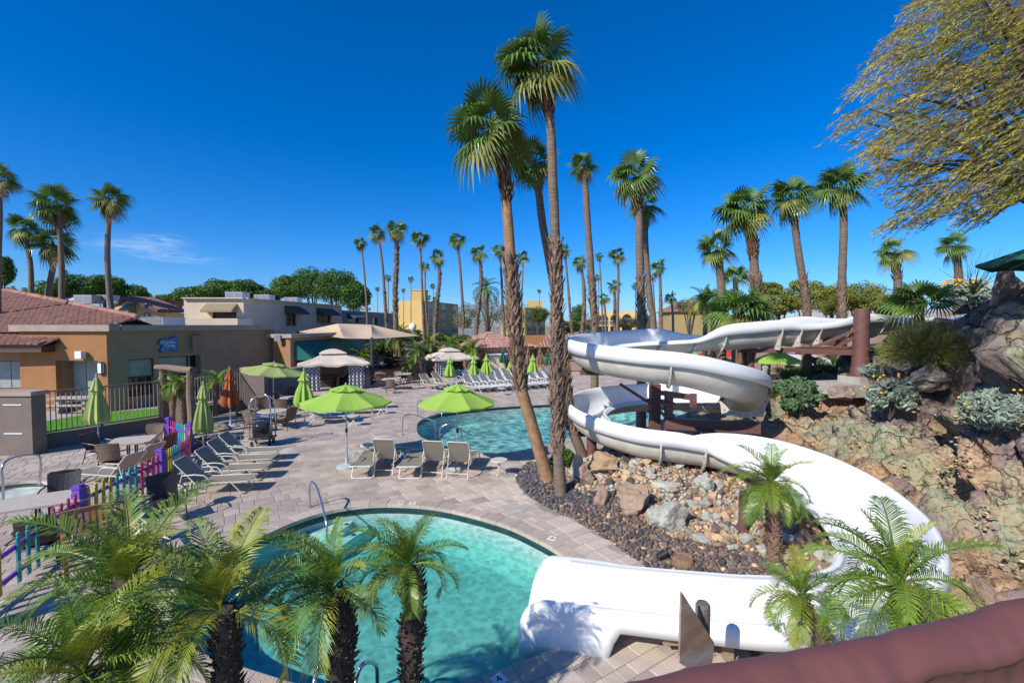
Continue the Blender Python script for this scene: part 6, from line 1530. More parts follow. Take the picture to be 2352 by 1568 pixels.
fb = P(1232, 798, 43); rb_ = P(1330, 798, 43); tb = P(1262, 770, 47); t2 = P(1330, 770, 47); t = thing('pool_bar', 'orange pool bar with tiled roof and dark open counter behind the tall palms', 'building', (fb.x, fb.y, 0)); rb_.z = fb.z; t2.z = tb.z
ud = rb_ - fb; L = ud.length; un = ud.normalized(); v_ = tb - fb; pr = v_.dot(un); vn = v_ - un * pr; tile_roof(t, fb, un, vn, [(0, 0), (L, 0), (L, vn.length), (pr, vn.length)], .34, .42, m_tile_pink, 0)
f2 = Vector((fb.x, 43.8, 0)); r2 = Vector((rb_.x + 1, 43.8, 0)); h = hole_uv(f2, r2, 1262, 1322, 800, 832)
m_ = MB(); wall(m_, f2, r2, 0, fb.z - .05, [h], .3); part('wall', m_, m_stu_o, t, world=True); window(t, f2, r2, h, .5, m_glass, 4)
m_ = MB(); a = P(1264, 832, 43); b = P(1335, 832, 43); m_.box(((a.x + b.x) / 2, 43.0, .55), (b.x - a.x, .6, 1.0)); m_.box(((a.x + b.x) / 2, 42.95, 1.08), (b.x - a.x + .2, .8, .06)); part('counter', m_, m_stu_b, t, world=True)
m_ = MB()
for k in range(14): m_.box((a.x + (b.x - a.x) * (k + .5) / 14, 42.68, .55), (.22, .03, .9))
part('counter_board', m_, mat('pinkish_board', (.36, .24, .2), (.3, .2, .17), rough=.8), t, world=True)
p = P(1207, 850, 37); t = thing('towel_hut', 'pale cream towel cabinet with a flat lid behind the rear loungers', 'cabinet', (P(1143, 850, 41).x, 41, 0)); m_ = MB(); m_.box((0, 0, .85), (1.5, .8, 1.7)); part('cabinet', m_, m_cream, t); m_ = MB(); m_.box((0, 0, 1.76), (1.9, 1.1, .1)); part('lid', m_, m_white, t)

# ---- shade sail
m_sail = mat('shade_sail', (.74, .56, .38), (.70, .53, .36), rough=.85, scale=.4, trans=.3)
pts = [P(684, 762, 44), P(776, 743, 42), P(853, 745.5, 42), P(964, 771, 41), P(854, 778, 33.5), P(790, 777, 34.5)]
t = thing('shade_sail', 'large tan hip shade sail above the terrace', 'shade canopy', (pts[4].x, pts[4].y, 0)); m_ = MB()
def sag(a, b, c, d=None, n=8):
    def fn(s, q):
        if d is None: p = a.lerp(b, s).lerp(c, q)
        else: p = a.lerp(b, s).lerp(d.lerp(c, s), q)
        p = p.copy(); p.z -= .35 * math.sin(math.pi * s) * math.sin(math.pi * q); return p
    m_.grid(fn, n, n)
sag(pts[5], pts[4], pts[2], pts[1]); sag(pts[4], pts[3], pts[2]); sag(pts[0], pts[5], pts[1])
bk = P(776, 741, 52); bk2 = P(900, 752, 52); sag(pts[3], pts[2] + Vector((0, 9, -.8)), pts[2]); part('canopy', m_, m_sail, t, smooth=True, world=True)
for q, g_ in ((pts[4], 0), (pts[3], 0), (pts[0], 0)):
    m_ = MB(); m_.lathe([(.13, 0), (.11, q.z + .1)], 10, (q.x, q.y, 0), cap=True); part('pole', m_, mat('dark_pole', (.04, .05, .055), rough=.5), t, world=True)

# ---- raised terrace, rocks and rails behind the big gazebo
m_terr = mat('terrace_ground', (.22, .15, .11), (.17, .12, .09), rough=.9, scale=1.5)
tp_ = [G(862, 868), G(905, 868), G(962, 862), G(985, 848), P(985, 800, 52), P(840, 800, 52)]
tr = MB(); n = len(tp_); vs = [Vector((q.x, q.y, .35)) for q in tp_] + [Vector((q.x, q.y, -.02)) for q in tp_]; tr.add(vs, [tuple(range(n))] + [(k, n + k, n + (k + 1) % n, (k + 1) % n) for k in range(n)])
struct('terrace', tr, m_terr)
# ================================================================== FENCES, FURNITURE
m_lawn = mat('lawn', (.13, .36, .02), (.09, .27, .015), rough=.9, scale=3)
m_path = mat('concrete_path', (.42, .38, .34), (.36, .33, .30), rough=.9, scale=3)
def flat(name, pts, z, mt, kind='structure'):
    m_ = MB(); m_.poly([Vector((p.x, p.y, z)) for p in pts]); return struct(name, m_, mt, kind=kind)
ra0, ra1 = G(77, 1036), G(373, 985); rb0, rb1 = G(425, 966), G(560, 937)
flat('patio', [G(-700, 1050), ra0 + Vector((0, .1, 0)), ra1 + Vector((0, .1, 0)), rb1 + Vector((0, .1, 0)), G(686, 912), Ce + Vector((2, 0, 0)), C0 + Vector((0, .0, 0)), Vector((-42, 24, 0))], .0, m_path)
lw = [G(40, 1052, 0), ra0 + Vector((0, .3, 0)), ra1 + Vector((0, .3, 0)), rb1 + Vector((0, .3, 0)), G(600, 918), G(440, 929), G(361, 938), G(217, 948), G(77, 972), G(40, 980)]
flat('lawn', lw, .012, m_lawn)
ln_ = MB(); rng = random.Random(5); lp2 = [(p.x, p.y) for p in lw]
bx0, bx1 = min(p[0] for p in lp2), max(p[0] for p in lp2); by0, by1 = min(p[1] for p in lp2), max(p[1] for p in lp2); cnt = 0
while cnt < 40000:
    x, y = rng.uniform(bx0, bx1), rng.uniform(by0, by1)
    if not inside(lp2, x, y): continue
    cnt += 1; h = rng.uniform(.02, .05); a = rng.uniform(0, 6.28); dx, dy = math.cos(a) * .008, math.sin(a) * .008; ln_.ct = rng.random()
    ln_.add([(x - dx, y - dy, .01), (x + dx, y + dy, .01), (x + rng.uniform(-.02, .02), y + rng.uniform(-.02, .02), h)], [(0, 1, 2)])
ln_.ct = 0
m_blade = mat('grass_blade', (.15, .42, .02), (.11, .33, .015), rough=.7, scale=2, rnd_obj=.25, trans=.2)
tag(link('grass', ln_.mesh('grass', m_blade)), 'short bright green lawn grass behind the railing', 'grass', kind='stuff')

def railing(label, a, b, htop, hwall, nb, posts=(), arch=False):
    t = thing('railing', label, 'railing', ((a.x + b.x) / 2, (a.y + b.y) / 2, 0), group='brown metal railings on low stucco walls')
    a = Vector((a.x, a.y, 0)); b = Vector((b.x, b.y, 0)); d = (b - a).normalized(); n = Vector((-d.y, d.x, 0)); c = n * .15
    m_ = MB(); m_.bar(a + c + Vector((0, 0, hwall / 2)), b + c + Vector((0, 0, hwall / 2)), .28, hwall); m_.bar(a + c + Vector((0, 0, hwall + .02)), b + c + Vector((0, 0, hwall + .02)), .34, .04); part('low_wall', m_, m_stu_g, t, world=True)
    for z in (hwall + .12, htop): m_ = MB(); m_.bar(a + c + Vector((0, 0, z)), b + c + Vector((0, 0, z)), .05, .05); part('rail', m_, m_rail, t, world=True)
    bm = None; L = htop - hwall - .12
    for k in range(nb):
        q = a.lerp(b, (k + .5) / nb) + c + Vector((0, 0, hwall + .12 + L / 2)) - t.location
        if bm is None: m_ = MB(); m_.box((0, 0, 0), (.022, .022, L)); bm = m_.mesh('bar', m_rail)
        link('bar', bm, t, q)
    for s in posts: m_ = MB(); q = a.lerp(b, s) + c; m_.box(q + Vector((0, 0, (hwall + htop) / 2 + .03)), (.07, .07, htop - hwall + .06)); part('post', m_, m_rail, t, world=True)
    return t
railing('longest brown railing on a low wall beside the lawn', ra0, ra1, 2.02, .46, 27, (0, .5, 1))
railing('brown railing on a low wall behind the orange umbrella', rb0, rb1, 2.02, .44, 22, (0, 1))
def pillar(label, u0, u1, vb, ztop, slots=False):
    a, b = G(u0, vb), G(u1, vb); w_ = b.x - a.x; t = thing('stucco_pillar', label, 'pillar', ((a.x + b.x) / 2, a.y + w_ * .2, 0), group='stucco pillars of the pool wall')
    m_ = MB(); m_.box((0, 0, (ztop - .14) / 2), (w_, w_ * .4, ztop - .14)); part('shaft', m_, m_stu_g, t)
    m_ = MB(); m_.box((0, 0, ztop - .07), (w_ + .12, w_ * .4 + .12, .14)); part('cap', m_, m_cop, t)
    if slots:
        for z in (1.72, .75): m_ = MB(); m_.box((-.02, -w_ * .2 - .012, z), (.62, .02, .035)); part('light_slot', m_, m_white, t)
pillar('wide stucco pillar with two white light slots at the left edge', -6, 76, 1046, 2.16, True)
pillar('stucco pillar behind the log trellis', 372, 428, 976, 2.12)
pillar('stucco pillar at the right end of the second railing', 556, 608, 938, 2.16)
a, b = G(610, 932), G(686, 915); t = thing('stucco_wall', 'grey stucco garden wall under the tilted lime umbrella', 'wall', (a.x, a.y, 0))
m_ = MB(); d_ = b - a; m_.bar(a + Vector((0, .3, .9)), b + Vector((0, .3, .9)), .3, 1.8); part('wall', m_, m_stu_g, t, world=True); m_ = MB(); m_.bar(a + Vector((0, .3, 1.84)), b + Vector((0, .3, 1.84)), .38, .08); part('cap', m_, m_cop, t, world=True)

# ---- picket fence in four colours
fc_ = {'purple': (.16, .07, .42), 'magenta': (.50, .03, .12), 'teal': (.02, .33, .36), 'yellow': (.52, .44, .04)}
fm = {k: mat('paint_' + k, c, tuple(q * .75 for q in c), rough=.55, scale=6, contrast=(.45, .75)) for k, c in fc_.items()}
fpts = [Q(-12.6, 16.7), Q(-11.1, 15.7), Q(-9.97, 13.95), Q(-9.62, 12.5), Q(-9.15, 9.65), Q(-8.25, 7.45), Q(-7.9, 6.3)]
fence = thing('picket_fence', 'low kids picket fence painted purple, pink, teal and yellow', 'fence', fpts[3])
pk = MB(); w_, h_ = .092, .92
prof = [(-w_ / 2, .06), (w_ / 2, .06), (w_ / 2, h_ - .09), (w_ * .32, h_ - .06), (w_ * .5, h_ - .035), (0, h_), (-w_ * .5, h_ - .035), (-w_ * .32, h_ - .06), (-w_ / 2, h_ - .09)]
n = len(prof); pk.add([(x, -.011, z) for x, z in prof] + [(x, .011, z) for x, z in prof], [tuple(range(n)), tuple(range(2 * n - 1, n - 1, -1))] + [(k, n + k, n + (k + 1) % n, (k + 1) % n) for k in range(n)])
pkm = {k: pk.mesh('picket', fm[k]) for k in ('magenta', 'teal', 'yellow')}
runs = [(0, 1, ['magenta'] * 3 + ['teal'] * 4 + ['yellow'] * 2 + ['magenta']), (1, 2, ['magenta'] * 4 + ['yellow'] * 4 + ['magenta'] * 4), (2, 3, ['magenta'] * 3 + ['teal'] * 4 + ['yellow'] * 4), (3, 4, ['magenta'] * 4 + ['teal'] * 4 + ['yellow'] * 4), (4, 5, ['magenta'] * 4 + ['teal'] * 4), (5, 6, ['yellow'] * 4)]
for i, j, cols in runs:
    a, b = fpts[i], fpts[j]; d = b - a; rz = math.atan2(d.y, d.x); nrm2 = Vector((d.y, -d.x, 0)).normalized()
    for z in (.24, .68): m_ = MB(); m_.bar(a + Vector((0, 0, z)), b + Vector((0, 0, z)), .035, .075); part('rail', m_, fm['purple'], fence, world=True)
    K = len(cols)
    for k, c in enumerate(cols):
        s = (k + .9) / (K + .8); o = link('picket', pkm[c], fence, a.lerp(b, s) + nrm2 * -.032 - fence.location + Vector((0, 0, rnd.uniform(-.012, .012))), rz); 
for i in (0, 1, 3, 4, 6):
    m_ = MB(); p = fpts[i]; m_.box((p.x, p.y, .48), (.165, .165, .96)); m_.box((p.x, p.y, .975), (.21, .21, .035)); m_.box((p.x, p.y, 1.01), (.13, .13, .04)); m_.box((p.x, p.y, .6), (.185, .185, .5)); part('post', m_, fm['purple'], fence, world=True)

# ---- umbrellas
m_lime = mat('lime_canvas', (.37, .58, .09), (.34, .54, .08), rough=.8, scale=2, trans=.22)
m_limed = mat('olive_lime_canvas', (.41, .48, .15), (.35, .43, .13), rough=.8, scale=2, trans=.15)
m_orange = mat('orange_canvas', (.50, .13, .035), (.38, .09, .025), rough=.8, scale=9, trans=.1)
m_green = mat('dark_green_canvas', (.01, .10, .07), rough=.8, trans=.08)
m_brownc = mat('brown_canvas', (.20, .12, .08), rough=.85, trans=.05)
m_red = mat('red_canvas', (.5, .04, .03), rough=.8, trans=.1)
m_cream_c = mat('cream_canvas', (.76, .65, .52), (.68, .58, .47), rough=.9, scale=2.5, trans=.15, bump=.3, bscale=6)
m_pinkc = mat('pale_pink_canvas', (.68, .55, .54), rough=.9, trans=.2)
m_steel = mat('brushed_steel', (.55, .56, .58), rough=.22, metal=.9)
m_pole = mat('aluminium_pole', (.50, .51, .52), rough=.35, metal=.5)
m_basec = mat('grey_base', (.42, .44, .46), rough=.5)
def umb_open(label, base, zt, zr, Rr_, mt, sides=8, rot=.2, tilt=0, group='open market umbrellas', basev=True):
    t = thing('umbrella', label, 'umbrella', base, rot, group); m_ = MB(); Rm = Matrix.Rotation(tilt, 3, 'Y'); hub = Vector((0, 0, zr)); Y_ = zt - zr
    def rim(k, f=1.0): a = 2 * math.pi * k / sides; return Vector((math.cos(a) * Rr_ * f, math.sin(a) * Rr_ * f, 0))
    def TP(p): return hub + Rm @ (p - Vector((0, 0, 0)))
    r0 = .28
    for k in range(sides):
        n = 5; 
        def fn(s, q, k=k):
            f = r0 + (1 - r0) * q; p = rim(k, f).lerp(rim(k + 1, f), s); z = Y_ * (1 - f) * (1.0 - .12 * f); z -= .045 * math.sin(math.pi * s) * q * Rr_; return TP(p + Vector((0, 0, z)))
        m_.grid(fn, 4, 5)
        a, b = fn(0, 1), fn(1, 1); mid = fn(.5, 1); dz = Vector((0, 0, -.05)); m_.quad(a, mid, mid + dz, a + dz); m_.quad(mid, b, b + dz, mid + dz)
    part('canopy', m_, mt, t)
    m_ = MB()
    for k in range(sides):
        def fv(s, q, k=k): f = .36 * q; p = rim(k, f).lerp(rim(k + 1, f), s); return TP(p + Vector((0, 0, Y_ * (1 - f * .72) + .035 - .05 * math.sin(math.pi * s) * q)))
        m_.grid(fv, 2, 3)
    part('vent', m_, mt, t)
    for k in range(sides): m_ = MB(); m_.bar(TP(Vector((0, 0, Y_ - .14))), TP(rim(k, .97) + Vector((0, 0, -.03))), .016, .02); o = part('rib', m_, m_pole, t)
    m_ = MB(); m_.lathe([(.024, .06), (.024, zt - .03)], 10, cap=True); m_.lathe([(.03, .3), (.03, .55)], 10, cap=True); part('pole', m_, m_pole, t)
    m_ = MB(); e = TP(Vector((0, 0, Y_))); m_.lathe([(.0, .10), (.03, .08), (.035, .04), (.02, .0)], 10, e); part('finial', m_, m_pole, t)
    m_ = MB(); m_.box((0, 0, 1.15), (.06, .09, .12)); part('crank', m_, m_black, t)
    if basev: m_ = MB(); m_.lathe([(.31, 0), (.31, .045), (.24, .075), (.10, .11), (.05, .13), (.045, .3)], 24, cap=True); part('base', m_, m_basec, t)
    return t
b1 = G(797, 1072); umb_open('open lime umbrella with round grey base in the middle of the deck', b1, 2.53, 2.03, 1.37, m_lime, rot=.15)
b2 = G(1043, 1094); umb_open('open lime umbrella between the loungers and the far pool', Vector((b2.x, 13.9, 0)), 2.55, 2.03, 1.22, m_lime, rot=.42)
b3 = P(628, 900, 21.5); umb_open('tilted open lime umbrella over the wicker dining chairs', Vector((b3.x, b3.y, 0)), 2.60, 2.2, 1.42, m_limed, rot=.1, tilt=.13)
q = P(1640, 822, 27); umb_open('open lime umbrella seen under the slide, left one', Vector((q.x, 27, 0)), 2.75, 2.2, 1.5, m_lime); q = P(1786, 822, 25); umb_open('open lime umbrella seen under the slide beside the short post', Vector((q.x, 25, .3)), 2.75, 2.1, 1.35, m_lime)
q = P(1656, 812, 34); umb_open('red umbrella far behind the slide', Vector((q.x, 34, 0)), 2.75, 2.2, 1.5, m_red)
q = P(2550, 560, 8.2); t = umb_open('dark green umbrella whose tip enters at the right edge', Vector((q.x - .05, 8.2, 3.2)), 3.1, 2.42, 1.65, m_green, rot=math.pi / 8 * 0, basev=False)
def umb_closed(label, base, zt, zb, mt, rb=.26, group='closed umbrellas', seed=1, lean=0, ragged=.06, rag2=0):
    t = thing('umbrella', label, 'umbrella', base, seed * .7, group); rng = random.Random(seed); n = 32; L = zt - zb; m_ = MB(); ph = rng.uniform(0, 6)
    def md(a, j): return 1 + (.24 * math.sin(8 * a + ph) + .10 * math.sin(5 * a + 2 * ph + j * .3)) * min(1, .35 + j * .09)
    prof = [(.03, zt - .03), (.07, zt - .09), (.13, zt - .2 * L), (rb * .62, zt - .30 * L), (rb * .40, zt - .36 * L), (rb * .45, zt - .42 * L), (rb * .72, zt - .6 * L), (rb * .9, zt - .8 * L), (rb * 1.0, zt - .95 * L), (rb * .92, zb)]
    s0 = len(m_.v); m_.lathe(prof, n, mod=md); 
    for k in range(n):                                       # uneven hem
        x, y, z = m_.v[s0 + 9 * n + k]; m_.v[s0 + 9 * n + k] = (x, y, z - ragged * (1 + math.sin(3 * k * .39 + ph)) - rng.uniform(0, .05))
    part('canopy', m_, mt, t, smooth=False)
    m_ = MB(); m_.lathe([(rb * .5, zt - .35 * L), (rb * .5, zt - .375 * L)], 14, mod=lambda a, j: 1 + .1 * math.sin(8 * a + ph)); part('tie', m_, mt, t)
    m_ = MB(); m_.lathe([(.024, .06), (.024, zt)], 10, cap=True); part('pole', m_, m_pole, t)
    m_ = MB(); m_.lathe([(.02, zt - .02), (.035, zt + .03), (.03, zt + .08), (0, zt + .1)], 8); part('finial', m_, m_pole, t)
    m_ = MB(); m_.lathe([(.30, 0), (.30, .045), (.2, .08), (.05, .11), (.045, .28)], 22, cap=True); part('base', m_, m_basec, t)
    if lean: t.rotation_euler = (0, lean, 0)
    return t
p = G(246, 1038); umb_closed('closed olive-lime umbrella standing at the square table by the railing', Vector((p.x, 15.3, 0)), 2.66, 1.17, m_limed, .31, seed=1, ragged=.05)
p = G(467, 1052); umb_closed('closed olive-lime umbrella beside the log trellis and lava rocks', Vector((p.x, p.y, 0)), 2.46, .95, m_limed, .26, seed=2, lean=.02)
p = G(530, 980); umb_closed('closed orange umbrella in front of the second railing', p, 2.52, 1.0, m_orange, .30, seed=3)
p = G(700, 980); umb_closed('closed bright lime umbrella left of the open one, by the big gazebo', p, 2.45, 1.03, m_lime, .35, seed=4)
for i, (u, vt, vb_, Y, mt, lb_) in enumerate(((1033, 820, 861, 33.5, m_lime, 'closed lime umbrella in front of the far gazebo'), (1088, 819, 865, 33, m_lime, 'closed lime umbrella right of the far gazebo'), (1117, 814, 856, 35, m_lime, 'closed lime umbrella, third from the far gazebo'), (1155, 800, 830, 40, m_green, 'closed dark green umbrella by the pool house counter'), (1177, 811, 850, 36, m_lime, 'closed lime umbrella touching the leaning palm trunk'), (1224, 814, 856, 34, m_lime, 'closed lime umbrella between the two big trunks'), (1240, 800, 834, 42, m_brownc, 'closed brown umbrella in front of the bar, right one'), (1213, 800, 834, 42, m_brownc, 'closed brown umbrella behind the leaning trunk'), (1597, 808, 826, 30, m_lime, 'closed lime umbrella seen under the slide'), (1258, 806, 836, 41, m_green, 'closed dark green umbrella at the bar counter'))):
    q = P(u, vt, Y); zb = P(u, vb_, Y).z; umb_closed(lb_, Vector((q.x, Y, 0)), q.z, zb, mt, .36 if mt is m_lime else .3, seed=10 + i)

# ---- loungers
m_sling = mat('taupe_sling', (.30, .26, .20), (.25, .215, .165), rough=.8, scale=30, trans=.12)
m_slingg = mat('grey_sling', (.36, .36, .35), (.30, .30, .295), rough=.8, scale=30, trans=.15)
m_framew = mat('white_frame', (.72, .71, .67), rough=.35)
m_frameb = mat('beige_frame', (.62, .57, .45), rough=.35)
def lounger(name, label, back, sling, frame, style='loop', arms=True):
    """head end towards -Y, feet towards +Y; back = angle of the backrest in degrees"""
    t = thing('sun_lounger', label, 'sun lounger'); w_ = .31; z = .34; yb = -.25; Lb = .78; ab = R(back)
    top = Vector((0, yb - math.cos(ab) * Lb, z + math.sin(ab) * Lb))
    def sl_(pa, pb, wx, sagd, nm):
        m_ = MB(); m_.grid(lambda s, q: Vector(((s - .5) * 2 * wx, 0, 0)) + pa.lerp(pb, q) - Vector((0, 0, sagd * math.sin(math.pi * q) * (1 - (2 * s - 1) ** 2 * .6))), 3, 7); part(nm, m_, sling, t)
    sl_(Vector((0, yb, z + .01)), Vector((0, 1.0, z + .01)), w_ - .015, .035, 'seat'); sl_(Vector((0, yb, z + .01)), top, w_ - .015, .02, 'backrest')
    m_ = MB(); r = .016
    m_.tube([(-w_, yb - .1, z), (-w_, .98, z), (-w_ + .05, 1.03, z), (w_ - .05, 1.03, z), (w_, .98, z), (w_, yb - .1, z)], r, 7); part('seat_frame', m_, frame, t)
    m_ = MB(); m_.tube([(-w_, yb, z), tuple(top + Vector((-w_, 0, 0)) - (top - Vector((0, yb, z))) * .05), tuple(top + Vector((-w_ + .05, 0, 0))), tuple(top + Vector((w_ - .05, 0, 0))), tuple(top + Vector((w_, 0, 0)) - (top - Vector((0, yb, z))) * .05), (w_, yb, z)], r, 7); part('back_frame', m_, frame, t)
    for s in (-1, 1): m_ = MB(); mid = Vector((s * w_, yb, z)).lerp(top + Vector((s * w_, 0, 0)), .55); m_.bar(mid, Vector((s * w_, yb - .45, .06)) if back > 15 else Vector((s * w_, yb - .3, z - .08)), .016, .02); part('back_brace', m_, frame, t)
    if style == 'loop':
        for y in (.78, -.7):
            m_ = MB(); o_ = .12 if y > 0 else -.12; m_.tube([(-w_, y - o_ * 1.6, z), (-w_, y + o_ * .6, .04), (-w_ + .05, y + o_, .02), (w_ - .05, y + o_, .02), (w_, y + o_ * .6, .04), (w_, y - o_ * 1.6, z)], r, 7); part('leg', m_, frame, t)
    else:
        for y, o_ in ((.85, .06), (-.55, -.18)):
            for s in (-1, 1): m_ = MB(); m_.tube([(s * w_, y, z), (s * w_, y + o_, 0)], r, 7); part('leg', m_, frame, t)
            m_ = MB(); m_.tube([(-w_, y + o_ * .6, .13), (w_, y + o_ * .6, .13)], .011, 6); part('stretcher', m_, frame, t)
    m_ = MB(); m_.tube([(-w_, -.75, z - .02), (-w_, yb - .05, z)], r, 6); m_.tube([(w_, -.75, z - .02), (w_, yb - .05, z)], r, 6); part('side_rail', m_, frame, t)['kind'] = 'stuff'
    if arms:
        for s in (-1, 1): m_ = MB(); m_.tube([(s * (w_ + .02), yb - .28, z + .22), (s * (w_ + .03), yb + .0, z + .24), (s * (w_ + .03), yb + .22, z + .21), (s * (w_ + .02), yb + .32, z + .12), (s * w_, yb + .36, z)], .017, 7); part('arm', m_, frame, t)
    return t
def lp(pr, u, v, rz, label, group, sc_=1.0, z=0):
    p = G(u, v); return pr.put((p.x, p.y, z), rz, label, group, sc_)
LA = Proto(lounger('a', 'x', 48, m_sling, m_frameb, 'loop')); LB = Proto(lounger('b', 'x', 62, m_sling, m_frameb, 'legs')); LC = Proto(lounger('c', 'x', 6, m_sling, m_framew, 'loop')); LD = Proto(lounger('d', 'x', 50, m_slingg, m_framew, 'loop')); LE = Proto(lounger('e', 'x', 22, m_slingg, m_framew, 'loop'))
rz_l = R(-82); gl = 'taupe loungers beside the picket fence'
for (xf, yf), lb_ in (((-6.95, 12.0), 'raised taupe lounger nearest the camera beside the picket fence'), ((-7.1, 13.0), 'raised taupe lounger second from the camera by the fence'), ((-7.4, 13.95), 'raised taupe lounger third from the camera by the fence'), ((-7.6, 14.8), 'raised taupe lounger farthest in the fence row, nearest the luggage cart')):
    q = Q(xf - .95, yf); LA.put((q.x, q.y, 0), rz_l, lb_, gl)
for (x, y), lb_ in (((-11.2, 13.55), 'taupe lounger behind the picket fence, the farther of two'), ((-11.0, 12.6), 'taupe lounger behind the picket fence, the nearer of two')):
    q = Q(x, y); LA.put((q.x, q.y, 0), R(80), lb_, 'loungers inside the picket fence')
gf = 'front row of loungers before the middle umbrellas'
for u, v, pr, rz, lb_ in ((846, 1078, LC, .10, 'flat white-framed lounger at the left end of the front row'), (896, 1073, LB, -.06, 'beige lounger with raised back between the two flat ones'), (952, 1079, LC, .04, 'flat white-framed lounger in the middle of the front row'), (1008, 1078, LB, -.14, 'beige raised lounger, second from the right of the front row'), (1064, 1081, LB, -.14, 'beige raised lounger at the right end of the front row')):
    lp(pr, u, v, rz, lb_, gf)
gm = 'white loungers behind the open umbrella'
for u, v, rz, lb_ in ((757, 970, -1.35, 'white lounger nearest behind the open lime umbrella'), (752, 961, -1.30, 'white lounger pushed against the nearest one behind the umbrella'), (815, 950, -1.25, 'white lounger right behind the umbrella pole'), (850, 938, -1.2, 'white lounger farthest behind the open umbrella'), (786, 940, -1.2, 'white lounger partly covered by the umbrella canopy')):
    lp(LE, u, v, rz, lb_, gm)
gr_ = 'grey loungers lined up by the far pool'; ordn = ['first', 'second', 'third', 'fourth', 'fifth', 'sixth', 'seventh', 'eighth', 'ninth', 'tenth', 'eleventh', 'twelfth', 'thirteenth']
for k in range(11): lp(LD, 1090 + 18.6 * k, 899 - 1.3 * k, R(-128), f'grey lounger in the nearer far-pool row, {ordn[k]} from the left', gr_, 1.08)
for k in range(12): lp(LD, 1066 + 18.0 * k, 882 - .9 * k, R(-128), f'grey lounger in the rear far-pool row, {ordn[k]} from the left', gr_, 1.08)
for u, v, lb_ in ((989, 893, 'beige lounger at the near left end beside the far gazebo'), (1016, 889, 'beige lounger second beside the far gazebo')): lp(LA, u, v, R(-128), lb_, gr_, 1.08)

# ---- small round side tables
def side_table():
    t = thing('side_table', 'x', 'side table'); m_ = MB(); m_.lathe([(0, .46), (.235, .46), (.245, .45), (.245, .435), (.23, .43), (0, .43)], 22); part('table_top', m_, m_frameb, t)
    for k in range(3): a = k * 2.09 + .3; m_ = MB(); m_.tube([(math.cos(a) * .06, math.sin(a) * .06, .43), (0, 0, .25), (-math.cos(a) * .2, -math.sin(a) * .2, 0)], .014, 6); part('leg', m_, m_frameb, t)
    return t
ST = Proto(side_table())
for u, v, lb_ in ((845, 1052, 'small round side table behind the left end of the front row'), (1147, 1090, 'small round side table standing alone right of the front row'), (812, 978, 'small round side table among the white loungers, nearer one'), (876, 951, 'small round side table among the white loungers, farther one'), (1152, 908, 'small round side table in the near far-pool row'), (452, 1162, 'small white table beside the black wicker chair')):
    lp(ST, u, v, rnd.random(), lb_, 'small round side tables')

# ---- wicker chairs and tables
m_wick = mat('brown_wicker', (.17, .10, .065), (.09, .055, .035), rough=.6, scale=34, detail=1, bump=.6, bscale=60)
m_wickl = mat('light_wicker', (.30, .20, .14), (.18, .12, .08), rough=.6, scale=34, detail=1, bump=.6, bscale=60)
m_wickd = mat('dark_wicker', (.045, .035, .035), (.025, .02, .02), rough=.45, scale=34, detail=1, bump=.6, bscale=60)
m_cleg = mat('chair_frame_metal', (.035, .035, .04), rough=.4, metal=.3)
m_ttop = mat('stone_table_top', (.55, .47, .38), (.47, .40, .32), rough=.6, scale=9)
def chair(mt, arms=True):
    t = thing('wicker_chair', 'x', 'chair'); w_ = .26                     # faces +Y
    m_ = MB(); m_.grid(lambda s, q: Vector(((s - .5) * .54, -.24 + q * .5, .42 + .02 * math.cos(q * 3.14) + .0)), 4, 4); m_.grid(lambda s, q: Vector(((s - .5) * .54, -.24 + q * .5, .37)), 2, 2, flip=True)
    m_.box((0, .255, .395), (.54, .02, .05)); part('seat', m_, mt, t)
    m_ = MB(); 
    for off in (0, -.035):
        m_.grid(lambda s, q: Vector(((s - .5) * (.5 + .06 * q), -.25 + off - .16 * q - .05 * math.cos((s - .5) * 3.14) + .05, .42 + q * .5 + .03 * math.sin(math.pi * s) * q)), 6, 6, flip=off == 0)
    m_.box((0, -.405, .925), (.5, .045, .03)); part('backrest', m_, mt, t)
    for sx in (-1, 1):
        m_ = MB(); m_.tube([(sx * w_, .22, .4), (sx * (w_ + .02), .25, 0)], .014, 6); part('leg', m_, m_cleg, t)
        m_ = MB(); m_.tube([(sx * w_, -.24, .42), (sx * (w_ - .02), -.30, .2), (sx * w_, -.36, 0)], .014, 6); part('leg', m_, m_cleg, t)
        if arms: m_ = MB(); m_.tube([(sx * w_, -.33, .68), (sx * (w_ + .06), -.1, .66), (sx * (w_ + .06), .15, .62), (sx * (w_ + .03), .23, .5), (sx * w_, .22, .4)], .016, 6); part('arm', m_, m_cleg, t)
    m_ = MB(); m_.tube([(-w_, .2, .2), (w_, .2, .2)], .009, 5); m_.tube([(-w_, -.3, .2), (w_, -.3, .2)], .009, 5); m_.tube([(0, .2, .2), (0, -.3, .2)], .009, 5); part('stretcher', m_, m_cleg, t)['kind'] = 'stuff'
    return t
CH = Proto(chair(m_wick)); CHL = Proto(chair(m_wickl)); CHD = Proto(chair(m_wickd))
def face(u, v, tu, tv, pr, label, group, s_=1.0):
    p, q = G(u, v), G(tu, tv); a = math.atan2(q.y - p.y, q.x - p.x) - math.pi / 2; return pr.put((p.x, p.y, 0), a, label, group, s_)
